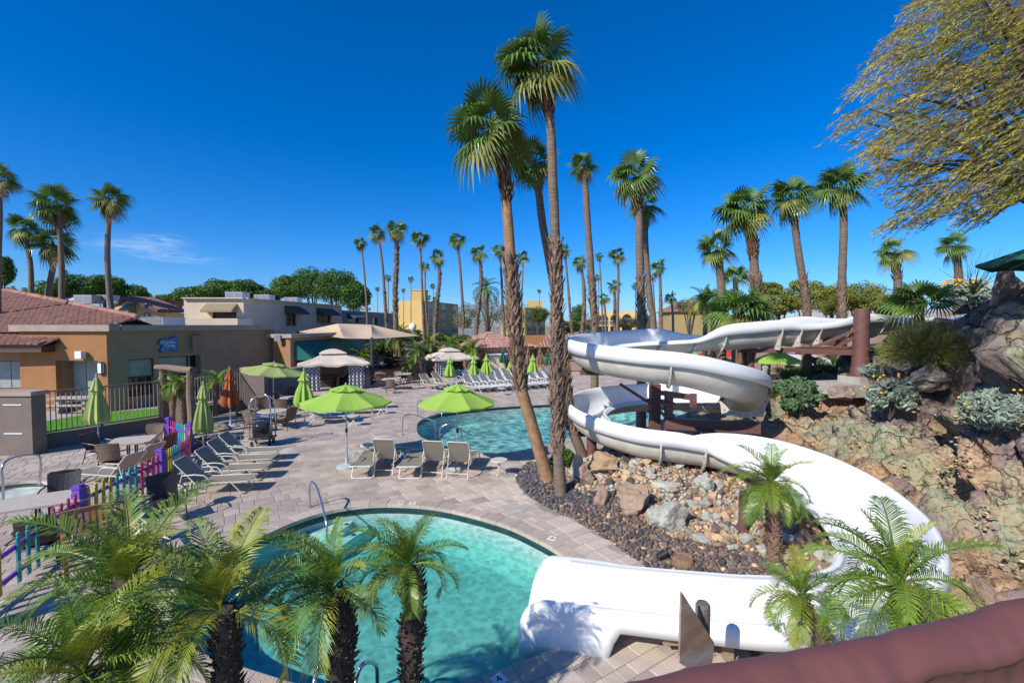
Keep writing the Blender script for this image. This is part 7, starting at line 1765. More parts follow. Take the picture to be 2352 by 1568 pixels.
def table(label, u, v, w_, d_, rz=0, rnd_=False, h_=.74, Y=None, group='patio dining tables'):
    p = G(u, v); t = thing('patio_table', label, 'table', (p.x, p.y, 0), rz, group); m_ = MB()
    if rnd_: m_.lathe([(0, h_), (w_ / 2, h_), (w_ / 2 + .01, h_ - .015), (w_ / 2, h_ - .035), (0, h_ - .04)], 28)
    else:
        c_ = .12; pts = [(-w_ / 2 + c_, -d_ / 2), (w_ / 2 - c_, -d_ / 2), (w_ / 2, -d_ / 2 + c_), (w_ / 2, d_ / 2 - c_), (w_ / 2 - c_, d_ / 2), (-w_ / 2 + c_, d_ / 2), (-w_ / 2, d_ / 2 - c_), (-w_ / 2, -d_ / 2 + c_)]; vs, fs = prism(pts, h_ - .045, h_, .01); m_.add(vs, fs + [tuple(range(7, -1, -1))])
    part('table_top', m_, m_ttop, t)
    for sx in (-1, 1):
        for sy in (-1, 1): m_ = MB(); m_.tube([(sx * .1, sy * .1, h_ - .05), (sx * .1, sy * .1, .3), (sx * w_ * .33, sy * d_ * .33, 0)], .022, 6); part('leg', m_, m_cleg, t)
    return t
g1 = 'wicker chairs at the railing table'
table('cream square table with cut corners beside the closed umbrella at the railing', 305, 1062, 1.12, 1.12, .45)
face(232, 1060, 300, 1060, CH, 'wicker chair left of the railing table', g1); face(262, 1084, 300, 1060, CHL, 'wicker chair in front of the railing table, back to the camera', g1, 1.02); face(345, 1040, 305, 1060, CH, 'dark wicker chair on the far side of the railing table', g1); face(368, 1062, 305, 1062, CH, 'wicker chair right of the railing table, by the fence', g1)
table('large cream table at the left edge inside the picket fence', 104, 1225, 1.55, .95, .55)
g2 = 'wicker chairs at the left edge table'
face(140, 1190, 110, 1225, CHD, 'dark wicker chair behind the large left table', g2, 1.05); face(90, 1290, 104, 1225, CH, 'brown wicker chair in front of the large left table', g2)
face(386, 1195, 430, 1230, CHD, 'black wicker armchair standing alone right of the picket fence', 'wicker chairs standing alone', 1.05)
table('round stone table right behind the luggage cart', 627, 982, 1.15, 1.15, rnd_=True); g3 = 'wicker chairs round the table by the luggage cart'
face(566, 978, 627, 980, CH, 'wicker chair left of the round table by the cart', g3); face(586, 992, 627, 982, CHL, 'light wicker chair behind the luggage cart hoop', g3); face(657, 985, 627, 982, CH, 'wicker chair right of the round table by the cart', g3); face(610, 960, 627, 980, CH, 'wicker chair on the far side of the table by the cart', g3)
table('round stone table under the tilted umbrella, by the stucco wall', 668, 945, 1.0, 1.0, rnd_=True); g4 = 'wicker chairs at the stucco wall table'
face(650, 958, 668, 945, CHL, 'light wicker chair before the stucco wall table', g4); face(672, 930, 668, 944, CH, 'wicker chair between the wall and its table', g4); face(640, 940, 668, 944, CH, 'wicker chair left of the stucco wall table', g4)
table('square table out on the deck right of the big gazebo', 899, 894, 1.15, 1.15, .1); g5 = 'wicker chairs at the table right of the big gazebo'
face(870, 893, 899, 893, CH, 'wicker chair left of the table right of the big gazebo', g5); face(897, 903, 899, 893, CHL, 'wicker chair in front of the table right of the big gazebo', g5); face(930, 894, 900, 893, CHL, 'wicker chair right of the table near the big gazebo', g5); face(912, 883, 900, 893, CHL, 'wicker chair behind the table near the big gazebo', g5)
table('far square table beside the planter rocks', 928, 880, 1.1, 1.1, .1); face(952, 884, 928, 880, CH, 'dark chair right of the far square table', g5)
k = 0
for u, v in ((868, 846), (890, 842), (915, 838), (885, 833), (930, 835), (905, 828), (950, 831)):
    p = P(u, v, 42 + k * .8); t = table('dark terrace table under the shade sail, ' + ['front left', 'second from left', 'front middle', 'behind the front left one', 'front right', 'in the middle of the back', 'farthest right'][k], 900, 900, 1.3, 1.3, 0); t.location = (p.x, p.y, .35); t['group'] = 'dark tables on the terrace'
    for c in t.children: c.data.materials[0] = m_cleg if k != 2 else m_ttop
    for j in range(3):
        a = j * 2.1 + k; o = CHD.put((p.x + math.cos(a) * .95, p.y + math.sin(a) * .95, .35), a + math.pi / 2, 'dark chair at the %s terrace table, %s' % (['front left', 'second left', 'front middle', 'back left', 'front right', 'back middle', 'far right'][k], ['right side', 'far side', 'near side'][j]), 'dark chairs on the terrace')
    k += 1

# ---- rails and ladders
def rail(label, pts, r=.024, cat='handrail', plates=()):
    c = sum(pts, Vector()) / len(pts); t = thing('handrail', label, cat, (pts[0].x, pts[0].y, 0), group='stainless pool handrails')
    m_ = MB(); m_.tube([Vector(q) for q in spline([tuple(p) for p in pts], 5)], r, 10); part('tube', m_, m_steel, t, smooth=True, world=True)
    for p in (pts[0], pts[-1]):
        if p.z > -.05: m_ = MB(); m_.lathe([(.055, 0), (.05, .02), (.025, .025)], 12, (p.x, p.y, 0.01)); part('flange', m_, m_steel, t, world=True)
    return t
def rl(label, a, b, ha, hb, za=0, zb=-.5, fa=.15):
    A = G(*a, za) if za <= 0 else G(*a, za); B = G(*b, zb); d = B - A; d.z = 0
    ext = d * fa; rail(label, [A, Vector((A.x, A.y, ha * .5)), Vector((A.x, A.y, ha - .06)), A + d * .05 + Vector((0, 0, ha)), A + d * (.2) + Vector((0, 0, ha)), Vector((B.x, B.y, hb)) - d * .1 + Vector((0, 0, .05)), Vector((B.x, B.y, hb - .12)), Vector((B.x, B.y, zb))])
A = G(712, 1164); top = P(712, 1108, A.y + .0); B1 = P(722, 1106, A.y - .15); B2 = P(748, 1192, A.y - 1.05); B3 = P(752, 1238, A.y - 1.12)
rail('single curved stainless handrail at the steps of the near pool', [A, P(711, 1130, A.y), P(712, 1114, A.y), P(717, 1106, A.y - .05), P(728, 1120, A.y - .3), P(742, 1168, A.y - .8), P(750, 1205, A.y - 1.1), P(751, 1240, A.y - 1.12)])
A = G(925, 998); rail('stainless handrail left of the far pool steps', [A, P(925, 970, A.y), P(928, 954, A.y), P(948, 952, A.y + .2), P(975, 960, A.y + .2), P(996, 966, A.y + .15), P(1000, 980, A.y + .1), P(999, 1006, A.y + .1)])
A = G(959, 955); rail('stainless handrail behind the open umbrella at the far pool', [A, P(959, 935, A.y), P(960, 922, A.y), P(967, 920, A.y - .2), P(990, 932, A.y - .8), P(1012, 946, A.y - 1.2), P(1015, 955, A.y - 1.3), P(1015, 979, A.y - 1.3)])
A = G(1010, 1028); rail('arched stainless handrail at the near edge of the far pool', [A, P(1010, 1000, A.y), P(1012, 984, A.y), P(1028, 974, A.y), P(1045, 978, A.y), P(1058, 988, A.y), P(1061, 1000, A.y), P(1061, 1027, A.y)])
A = G(8, 1151); B = G(92, 1113); rail('big stainless hoop handrail at the left edge wading pool', [A, P(6, 1100, A.y), P(4, 1075, A.y), P(18, 1056, A.y + .2), P(50, 1046, A.y + .8), P(84, 1045, B.y - .05), P(92, 1054, B.y), P(93, 1085, B.y), B], .027)
rail('left bar of the pool ladder at the bottom edge', [G(718, 1640), P(722, 1565, 5.3), P(732, 1530, 5.35), P(744, 1512, 5.5), P(754, 1510, 5.75), P(759, 1530, 5.9), P(760, 1580, 5.95)], .026)
rail('right bar of the pool ladder at the bottom edge', [G(812, 1640), P(816, 1570, 5.3), P(826, 1535, 5.35), P(840, 1520, 5.45), P(858, 1522, 5.75), P(866, 1536, 5.9), P(867, 1590, 5.95)], .026)

# ---- luggage cart
q = G(604, 1021); t = thing('luggage_cart', 'chrome luggage cart with birdcage hoops and a dark bin bag', 'luggage cart', (q.x, q.y, 0), .15)
m_chrome = mat('chrome', (.75, .75, .76), rough=.12, metal=1)
m_ = MB(); m_.box((0, 0, .27), (.78, .52, .03)); part('platform', m_, mat('brass_edge', (.4, .26, .1), rough=.4, metal=.5), t); m_ = MB(); m_.tube([(-.4, -.27, .27), (.4, -.27, .27), (.4, .27, .27), (-.4, .27, .27), (-.4, -.27, .27)], .022, 7); part('bumper', m_, m_cleg, t)
for sx in (-1, 1):
    for sy in (-1, 1):
        m_ = MB(); m_.tube([(sx * .36, sy * .22, .28), (sx * .36, sy * .22, 1.45), (sx * .33, sy * .18, 1.62), (sx * .24, sy * .10, 1.77), (sx * .12, sy * .04, 1.86), (0, 0, 1.88)], .019, 8); part('hoop', m_, m_chrome, t, smooth=True)
        m_ = MB(); m_.lathe([(.10, -.025), (.115, -.02), (.115, .02), (.10, .025)], 16); m_.v = [(z + sx * .3, x + sy * .2, y + .115) for x, y, z in m_.v]; w2 = part('wheel', m_, m_black, t)
        m_ = MB(); m_.lathe([(.0, -.03), (.05, -.03), (.05, .03), (0, .03)], 10); m_.v = [(z + sx * .3, x + sy * .2, y + .115) for x, y, z in m_.v]; h2 = link('rim', m_.mesh('rim', m_chrome), w2)
m_ = MB(); m_.tube([(-.36, -.22, 1.05), (.36, -.22, 1.05)], .014, 7); m_.tube([(-.36, .22, 1.05), (.36, .22, 1.05)], .014, 7); m_.tube([(-.36, -.22, 1.05), (-.36, .22, 1.05)], .014, 7); m_.tube([(.36, -.22, 1.05), (.36, .22, 1.05)], .014, 7); part('cross_rail', m_, m_chrome, t)
q2 = q + Vector((0, 0, .29)); t2 = thing('bin_bag', 'shiny dark plastic bin bag standing on the luggage cart', 'bag', (q.x, q.y, .29), .15); m_ = MB(); m_.box((0, 0, .24), (.54, .36, .48)); part('crate', m_, m_blackp, t2)
m_ = MB(); rng = random.Random(2); m_.lathe([(.30, .3), (.31, .44), (.30, .5), (.2, .56), (.05, .53)], 22, mod=lambda a, j: 1 + .09 * math.sin(7 * a + j) + rng.uniform(-.05, .05)); part('liner', m_, mat('bin_liner', (.02, .03, .035), rough=.15), t2, smooth=True)

# ---- gazebos with patterned curtains
def lattice_mat():
    m = D.materials.new('curtain_lattice'); m.use_nodes = True; t = m.node_tree; b = t.nodes['Principled BSDF']; L = t.links.new; b.inputs['Roughness'].default_value = .9
    tcn = t.nodes.new('ShaderNodeUVMap') if False else t.nodes.new('ShaderNodeTexCoord'); sp = t.nodes.new('ShaderNodeSeparateXYZ'); L(tcn.outputs['UV'], sp.inputs[0])
    def m1(op, a, b_=None):
        n = t.nodes.new('ShaderNodeMath'); n.operation = op
        for i, q in enumerate((a, b_)):
            if q is None: continue
            if isinstance(q, (int, float)): n.inputs[i].default_value = q
            else: L(q, n.inputs[i])
        return n.outputs[0]
    x = m1('MULTIPLY', sp.outputs[0], 5 * 3.14159); y = m1('MULTIPLY', sp.outputs[1], 7 * 3.14159)
    v = m1('ABSOLUTE', m1('ADD', m1('COSINE', x), m1('COSINE', y))); f = m1('LESS_THAN', v, .42)
    mx_ = t.nodes.new('ShaderNodeMix'); mx_.data_type = 'RGBA'; L(f, mx_.inputs[0]); mx_.inputs[6].default_value = (.13, .14, .16, 1); mx_.inputs[7].default_value = (.62, .62, .62, 1); L(mx_.outputs[2], b.inputs['Base Color']); return m
m_latt = lattice_mat(); m_netting = mat('mosquito_net', (.10, .095, .09), rough=.9)
def curtain(parent, a, b, z0, z1, folds=5, amp=.07, gather=1.0):
    a = Vector(a); b = Vector(b); d = b - a; n = Vector((d.y, -d.x, 0)).normalized(); nu, nv = 30, 8; vs = []; fs = []; uv = []
    for j in range(nv + 1):
        q = j / nv; g_ = 1 - (1 - gather) * math.sin(math.pi * min(1, q * 1.1)) 
        for i in range(nu + 1):
            s = .5 + (i / nu - .5) * g_; vs.append(a + d * s + n * (amp * math.sin(i / nu * folds * 2 * math.pi) * (1 - .3 * q)) + Vector((0, 0, z0 + (z1 - z0) * q))); uv.append((i / nu * 1.6, q * 2))
    for j in range(nv):
        for i in range(nu): k_ = j * (nu + 1) + i; fs.append((k_, k_ + 1, k_ + nu + 2, k_ + nu + 1))
    me = D.meshes.new('curtain'); me.from_pydata([tuple(v) for v in vs], [], fs); me.materials.append(m_latt); ul = me.uv_layers.new(name='UVMap')
    for pl_ in me.polygons:
        for li in pl_.loop_indices: ul.data[li].uv = uv[me.loops[li].vertex_index]
    return link('curtain', me, parent)
def gazebo(label, c, size, rot, ze, zm, zt, wavy=.05, mt=None, cat='gazebo', tiers=True, group='canopy gazebos', curtains=(0, 1, 2, 3)):
    t = thing('gazebo', label, cat, (c.x, c.y, c.z), rot, group); h = size / 2; mt = mt or m_cream_c; e = h * 1.16; m_ = MB(); cs = [(-1, -1), (1, -1), (1, 1), (-1, 1)]
    i_ = .30
    for k in range(4):
        x0, y0 = cs[k]; x1, y1 = cs[(k + 1) % 4]
        def fn(s, q): 
            f = i_ + (1 - i_) * q; p = Vector((x0 * e * f, y0 * e * f, 0)).lerp(Vector((x1 * e * f, y1 * e * f, 0)), s); z = zm - (zm - ze) * ((q) ** .9) - wavy * math.sin(s * math.pi * 5) * q * q - .16 * math.sin(math.pi * s) * q * (1 - q * .6); return p + Vector((0, 0, z))
        m_.grid(fn, 20, 6)
        def sk(s, q): p = fn(s, 1); return p * 1.0 + Vector((0, 0, -.13 * q - .02 * math.sin(s * 37) * q))
        m_.grid(sk, 20, 1)
    part('canopy', m_, mt, t); m_ = MB()
    for k in range(4):
        x0, y0 = cs[k]; x1, y1 = cs[(k + 1) % 4]; f1 = .40 * e
        def fv(s, q): p = Vector((x0 * f1 * q, y0 * f1 * q, 0)).lerp(Vector((x1 * f1 * q, y1 * f1 * q, 0)), s); return p + Vector((0, 0, zt - (zt - zm - .06) * q ** 1.6))
        m_.grid(fv, 8, 4)
    part('upper_canopy', m_, mt, t)
    for x, y in cs: m_ = MB(); m_.box((x * h, y * h, ze / 2), (.09, .09, ze)); part('post', m_, m_cleg, t)
    m_ = MB()
    for k in range(4): x0, y0 = cs[k]; x1, y1 = cs[(k + 1) % 4]; m_.bar((x0 * h, y0 * h, ze - .05), (x1 * h, y1 * h, ze - .05), .05, .06)
    part('beam', m_, m_cleg, t)
    for k in range(4): curtain_c = cs[k]; x, y = curtain_c; s_ = .28 * size; curtain(t, (x * h - .0, y * h - .02, 0), (x * (h - s_), y * h, 0), .05, ze - .08, 4, .05, .9); curtain(t, (x * h, y * (h - s_ * .6), 0), (x * h, y * h, 0), .05, ze - .08, 3, .05, .9)
    return t
gz1 = P(765, 850, 32.2); gazebo('big cream two-tier gazebo with lattice curtains in front of the teal awning', Vector((gz1.x, 32.2, 0)), 3.9, .42, 1.83, 2.35, 2.72, .05)
gz2 = P(1032, 840, 39.5); gazebo('far cream gazebo with lattice curtains left of the pool house', Vector((gz2.x, 39.5, 0)), 3.4, .5, 1.62, 2.1, 2.45, .03)
gz3 = P(1832, 830, 31); gazebo('pale pink cabana with lattice curtain seen beneath the slide bracket', Vector((gz3.x, 31, .2)), 3.0, .35, 1.75, 2.25, 2.5, .03, m_pinkc)
# dark sofas in the gazebos
def sofa(label, x, y, rz, mt, w_=1.5):
    t = thing('sofa', label, 'sofa', (x, y, 0), rz, 'wicker sofas in the gazebos'); m_ = MB(); m_.box((0, 0, .2), (w_, .8, .36)); m_.box((0, -.35, .55), (w_, .14, .6)); part('frame', m_, m_wickd, t)
    m_ = MB(); m_.box((0, .04, .43), (w_ - .2, .66, .1)); m_.box((-w_ * .22, -.2, .62), (w_ * .4, .14, .36)); m_.box((w_ * .22, -.2, .62), (w_ * .4, .14, .36)); part('cushion', m_, mt, t)
    for s in (-1, 1): m_ = MB(); m_.box((s * (w_ / 2 - .06), 0, .45), (.12, .8, .4)); part('arm', m_, m_wickd, t)
m_cush = mat('brown_cushion', (.16, .10, .08), (.13, .08, .06), rough=.9, scale=4)
sofa('brown cushioned sofa inside the big gazebo', gz1.x - .7, 32.4, R(190), m_cush); sofa('dark armchair inside the big gazebo on the right', gz1.x + .9, 32.6, R(150), m_blackp, .9)
sofa('brown cushioned sofa inside the far gazebo, left one', gz2.x - .9, 39.0, R(160), m_cush, 1.3); sofa('brown cushioned sofa inside the far gazebo, right one', gz2.x + .7, 39.3, R(190), m_cush, 1.1)

# ---- log trellis
m_log = mat('rustic_log', (.26, .17, .11), (.15, .10, .065), rough=.9, scale=3, stretch=(4, 4, 1), bump=1.0, bscale=7)
pr_ = G(441, 1000); pl_ = Vector((P(376, 900, 19.3).x, 19.3, 0)); t = thing('log_trellis', 'rustic log frame with two posts and a log on top', 'trellis', pr_)
zr = P(441, 856, pr_.y).z; zl = P(376, 850, 19.3).z; rng = random.Random(9)
for p, z in ((pr_, zr), (pl_, zl)): m_ = MB(); m_.tube([p, p + Vector((.02, 0, z * .3)), p + Vector((-.02, 0, z * .65)), p + Vector((0, 0, z))], [.165, .155, .15, .14], 12, jit=.06, rng=rng); part('post', m_, m_log, t, world=True)
m_ = MB(); a = pl_ + Vector((-.35, .1, zl + .12)); b = pr_ + Vector((.22, -.15, zr + .11)); m_.tube([a, a.lerp(b, .3) + Vector((0, 0, .03)), a.lerp(b, .7), b], [.11, .125, .13, .14], 12, jit=.05, rng=rng); part('lintel', m_, m_log, t, world=True)

# ---- slatted wooden lounge bench by the picket fence
m_teak = mat('teak', (.42, .19, .07), (.30, .13, .05), rough=.5, scale=4, stretch=(1, 6, 1))
q = Q(-7.75, 8.55); t = thing('wooden_bench', 'orange-brown slatted wooden bench leaning at the picket fence', 'bench', q, R(48)); L = .95
for s in (-1, 1):
    m_ = MB(); m_.bar((s * L / 2, -.1, .36), (s * L / 2, .26, .92), .05, .06); part('back_rail', m_, m_teak, t); m_ = MB(); m_.bar((s * L / 2, -.62, .6), (s * L / 2, .12, .62), .07, .04); part('arm', m_, m_teak, t)
    for y in (-.55, .0): m_ = MB(); m_.box((s * L / 2, y, .3), (.06, .06, .6)); part('leg', m_, m_teak, t)
m_ = MB(); m_.bar((-L / 2, .262, .93), (L / 2, .262, .93), .06, .08); part('top_rail', m_, m_teak, t); m_ = MB(); m_.bar((-L / 2, -.08, .38), (L / 2, -.08, .38), .05, .06); part('bottom_rail', m_, m_teak, t)
slm = None
for k in range(10):
    m_ = MB(); x = L * ((k + .7) / 10.4 - .5); m_.bar((x, -.07, .40), (x, .25, .90), .055, .018); part('slat', m_, m_teak, t)
for k in range(7): m_ = MB(); m_.box((0, -.6 + k * .085, .38), (L, .065, .02)); part('seat_slat', m_, m_teak, t)
# picnic bench on the patio behind the railing
q = G(172, 946); t = thing('picnic_table', 'concrete picnic table with benches behind the railing', 'picnic table', q, .1); m_ = MB(); m_.box((0, 0, .74), (1.9, .75, .07)); part('table_top', m_, m_conc, t)
for s in (-1, 1): m_ = MB(); m_.box((0, s * .68, .45), (1.9, .28, .06)); part('seat', m_, m_conc, t)
for s in (-1, 1): m_ = MB(); m_.box((s * .6, 0, .36), (.14, .5, .7)); m_.box((s * .6, 0, .38), (.12, 1.4, .08)); part('leg', m_, m_conc, t)
# globe street lamp
q = P(948, 752, 44); t = thing('globe_lamp', 'white globe lamp on a post left of the pool house roof', 'street lamp', (q.x, 44, 0)); m_ = MB(); m_.lathe([(.14, 0), (.12, .4), (.07, .6), (.06, q.z - .3), (.16, q.z - .25)], 12, cap=True); part('post', m_, m_metal_g, t); m_ = MB(); m_.lathe([(.14, q.z - .3), (.34, q.z - .1), (.38, q.z + .1), (.3, q.z + .32), (.1, q.z + .45), (0, q.z + .46)], 16); part('globe', m_, m_white, t, smooth=True)
# dark fence under the bracket of the slide
a, b = P(1790, 845, 34), P(1925, 838, 33); t = thing('metal_fence', 'dark metal fence seen beneath the slide bracket', 'fence', (a.x, a.y, .6)); za = .7
m_ = MB(); m_.bar(Vector((a.x, a.y, za + 1.25)), Vector((b.x, b.y, za + 1.25)), .05, .05); part('rail', m_, m_rail, t, world=True); m_ = MB(); m_.bar(Vector((a.x, a.y, za + .1)), Vector((b.x, b.y, za + .1)), .05, .05); part('rail', m_, m_rail, t, world=True)
m_ = MB(); m_.box((0, 0, .68), (.03, .03, 1.15)); me = m_.mesh('bar', m_rail)
for k in range(34): link('bar', me, t, Vector((a.x, a.y, za)).lerp(Vector((b.x, b.y, za)), k / 33) - t.location)

# ---- depth marker tiles on the coping
m_mark = mat('marker_tile', (.72, .72, .68), rough=.5); m_ink = mat('marker_ink', (.02, .02, .025), rough=.5); m_inkr = mat('marker_red', (.55, .04, .03), rough=.5)
def marker(label, u, v, txt, rz, red=False, flip=0, outer=.17, po=po1):
    p = G(u, v); t = thing('depth_marker', label, 'marker tile', (p.x, p.y, .0145), rz, 'depth marker tiles on the pool coping'); m_ = MB(); m_.box((0, 0, .002), (.17, .17, .006)); part('tile', m_, m_mark, t)
    if txt:
        cu = D.curves.new('text', 'FONT'); cu.body = txt; cu.size = .15; cu.align_x = 'CENTER'; cu.align_y = 'CENTER'; cu.extrude = .001
        o = D.objects.new('text', cu); COL.objects.link(o); me = D.meshes.new_from_object(o.evaluated_get(bpy.context.evaluated_depsgraph_get())); D.objects.remove(o); me.materials.clear(); me.materials.append(m_ink); me.name = 'numeral'; link('numeral', me, t, (0, 0, .007))
    if red:
        m_ = MB(); m_.lathe([(.062, .0062), (.075, .0062)], 24); m_.bar((-.05, -.05, .0068), (.05, .05, .0068), .012, .001); part('symbol', m_, m_inkr, t); m_ = MB(); m_.bar((-.03, .02, .006), (.03, -.01, .006), .012, .001); m_.bar((-.02, -.03, .006), (.03, -.02, .006), .01, .001); part('diver', m_, m_ink, t)
marker('no diving symbol tile on the far coping of the near pool', 922, 1155, '', 0, True); marker('depth tile with the number 3 on the far coping', 948, 1156, '3', math.pi); marker('depth tile with the number 4 on the right coping', 1268, 1237, '4', R(-115)); marker('depth tile with the number 4 on the coping at the bottom edge', 1146, 1562, '4', R(40)); marker('no diving symbol tile under the yellow palm fronds', 416, 1512, '', 0, True)
# deck drain covers and access lids
for u, v, lb_, w_ in ((1203, 1166, 'square skimmer lid in the pavers by the planter', .34), (1168, 1150, 'round drain lid left of the square skimmer lid', .22)):
    p = G(u, v - 0); t = thing('drain_cover', lb_, 'drain cover', (p.x, p.y, .004), R(33), 'lids set in the deck'); m_ = MB(); m_.box((0, 0, .001), (w_, w_, .006)) if w_ > .3 else m_.lathe([(w_ / 2, -.002), (w_ / 2, .005)], 20, cap=True); part('lid', m_, m_conc, t)
# ================================================================== STONES AND BOULDERS
m_lava = mat('lava_stone', (.20, .145, .125), (.13, .09, .078), rough=.9, scale=9, rnd_obj=.5, bump=.6)
m_lavab = mat('dark_lava_stone', (.13, .115, .12), (.08, .07, .075), rough=.9, scale=9, rnd_obj=.5, bump=.6)
m_stone = mat('grey_green_stone', (.44, .44, .38), (.34, .34, .29), rough=.88, scale=2.5, rnd_obj=.2, bump=.8, c3=(.30, .24, .17), s3=1.6)
m_brownst = mat('brown_boulder', (.33, .22, .15), (.26, .17, .12), rough=.88, scale=2.5, rnd_obj=.2, bump=.8, c3=(.30, .26, .22), s3=1.6)
m_varn = mat('varnished_rock', (.22, .165, .14), (.33, .25, .20), rough=.9, scale=2.2, bump=1.5, bscale=9, c3=(.30, .28, .19), s3=1.3)
m_tan = mat('tan_stone', (.56, .36, .18), (.42, .31, .21), rough=.9, scale=4, rnd_obj=.35, bump=.6)
import bmesh
def rock_mesh(seed, mt, sub=2, cuts=9, name='stone', noise_=.08, lo=.42, hi=.8):
    rg = random.Random(seed); bm = bmesh.new(); bmesh.ops.create_icosphere(bm, subdivisions=sub, radius=1)
    planes = []
    for k in range(cuts):
        d = Vector((rg.gauss(0, 1), rg.gauss(0, 1), rg.gauss(0, .8))).normalized(); planes.append((d, rg.uniform(lo, hi)))
    for v in bm.verts:
        c = v.co.copy()
        for d, h in planes:
            q = c.dot(d)
            if q > h: c -= d * (q - h)
        c += c.normalized() * noise_ * noise.fractal(c * 2.1 + Vector((seed, 0, 0)), 1, 2, 3); v.co = c
    me = D.meshes.new(name); bm.to_mesh(me); bm.free(); me.materials.append(mt); return me
def boulder(label, u, v, w_, h_, mt, seed, Y=None, z=None, sink=.35, rz=0, deep=.8):
    p = hit(u, v, 5) if z is None else G(u, v, z)
    if p is None: p = G(u, v, .15)
    W2 = px(w_, p.y) / 2 * 1.32; H2 = px(h_, p.y) / 2 * 1.32; t = thing('boulder', label, 'boulder', (p.x, p.y + W2 * deep * .5, p.z - .02), rz, 'boulders in the rock bed')
    me = rock_mesh(seed, mt, 4, 13, 'rock', .16); o = link('rock', me, t, (0, 0, H2 * (1 - sink))); o.scale = (W2, W2 * deep, H2)
    return t
boulder('big pale grey-green boulder in front of the gravel, upright and squarish', 1544, 1222, 84, 66, m_stone, 3, rz=.3)
boulder('big brown rounded boulder left of the pale squarish one', 1466, 1180, 92, 70, m_brownst, 5, rz=.2)
boulder('small brown boulder left of the big brown one', 1384, 1162, 40, 42, m_brownst, 7)
boulder('flat pale slab boulder between the two brown boulders', 1396, 1150, 46, 30, m_stone, 9, rz=.4)
boulder('tall slanted pale boulder beside the clipped bush', 1325, 1104, 40, 60, m_stone, 11, rz=.5, deep=.6)
boulder('rounded sand coloured boulder half in shade beside the slanted one', 1347, 1118, 44, 44, m_brownst, 12)
boulder('large tan boulder on top of the mound under the slide', 1392, 1090, 84, 44, m_tan, 13, rz=.1)
boulder('small dark green boulder under the slide post', 1377, 1070, 32, 26, m_stone, 14)
boulder('long flat grey slab lying in the slide shade', 1540, 1134, 62, 26, m_stone, 16, rz=-.3)
boulder('grey boulder lying in the shade near the date palm', 1620, 1128, 46, 32, m_stone, 17)
boulder('flat pale stone lying left of the date palm', 1596, 1168, 44, 22, m_stone, 18, rz=-.2)
boulder('small white stone on the bare soil', 1627, 1196, 24, 20, m_stone, 19)
boulder('grey stone cluster rock right of the date palm', 1818, 1252, 32, 34, m_stone, 20)
boulder('greenish round stone near the date palm foot', 1684, 1268, 26, 20, m_stone, 21)
boulder('ochre stone in the gravel near the slide', 1655, 1256, 20, 14, m_tan, 22)
boulder('ochre stone in the front gravel edge', 1458, 1250, 20, 14, m_tan, 23)
boulder('reddish boulder among the lava rocks by the log trellis', 498, 992, 44, 26, m_brownst, 25, z=.2)
boulder('boulder at the foot of the big gazebo, right side', 905, 868, 30, 14, m_brownst, 26, z=0)
boulder('dark jagged rock on the ridge at the right edge', 2330, 690, 72, 84, m_varn, 28, sink=.3)
boulder('big dark smooth rock under the wiry bush', 2150, 905, 95, 62, m_varn, 29, sink=.1)
boulder('dark flat topped rock below the concrete footing', 1952, 925, 66, 34, m_varn, 33, sink=.1)
bed = tag(link('rock_bed', None), None, None, kind='structure')
vars_ = {k: [rock_mesh(100 + i + 10 * j, mt, 1 + (i < 0), 8, 'stone', .03, .30, .65) for i in range(5)] for j, (k, mt) in enumerate((('lava', m_lava), ('dark', m_lavab), ('pale', m_stone), ('tan', m_tan)))}
rng = random.Random(77); cand = []
def bed_d(x, y):
    be = np.array(bed_edge); return math.sqrt(((be[:, 0] - x) ** 2 + (be[:, 1] - y) ** 2).min())
bx = [p[0] for p in bed_edge]
for k in range(90000):
    x, y = rng.uniform(.1, 6.6), rng.uniform(6.2, 15)
    if not inside(bed_poly, x, y): continue
    dd = bed_d(x, y); z = tsurf(x, y)
    n1 = noise.noise(Vector((x * .9, y * .9, 1)))
    if dd < 1.15 + .5 * n1 or (y < 8.6 and x < 4.9 and n1 > -.25):          # dark lava gravel along the edge
        kind = 'dark' if (y > 10.6 or rng.random() < .3) else 'lava'; r = rng.uniform(.024, .058); pr = 1.0
        if rng.random() < .04: kind = 'tan'
    else:                                                      # mixed pale stones on the mound
        kind = rng.choice(('pale', 'tan', 'pale', 'lava', 'tan')); r = rng.uniform(.02, .05) if rng.random() < .93 else rng.uniform(.05, .12); pr = .5 if n1 > -.1 else .2
        if x > 5.0 and y < 11: pr *= .35
    if rng.random() > pr: continue
    if z > 1.25: continue
    cand.append((x, y, z, r, kind))
    if len(cand) > 26000: break
acc = []; grid_ = {}
for c in sorted(cand, key=lambda q: -q[3]):
    x, y, z, r, kind = c; g_ = (int(x / .3), int(y / .3)); ok = True
    for i in (-1, 0, 1):
        for j in (-1, 0, 1):
            for (a, b, r2) in grid_.get((g_[0] + i, g_[1] + j), ()):
                if (a - x) ** 2 + (b - y) ** 2 < ((r + r2) * .78) ** 2: ok = False; break
            if not ok: break
        if not ok: break
    if ok: grid_.setdefault(g_, []).append((x, y, r)); acc.append(c)
acc.sort(key=lambda c: -c[3] / c[1] if in_view(Vector(c[:3])) else 1)
print('stones', len(acc))
Vs, Fs_, Ts = {k: [] for k in vars_}, {k: [] for k in vars_}, {k: [] for k in vars_}
pre = {k: [(np.array([tuple(v.co) for v in me.vertices]), np.array([tuple(p.vertices) for p in me.polygons])) for me in vars_[k]] for k in vars_}
off = {k: 0 for k in vars_}
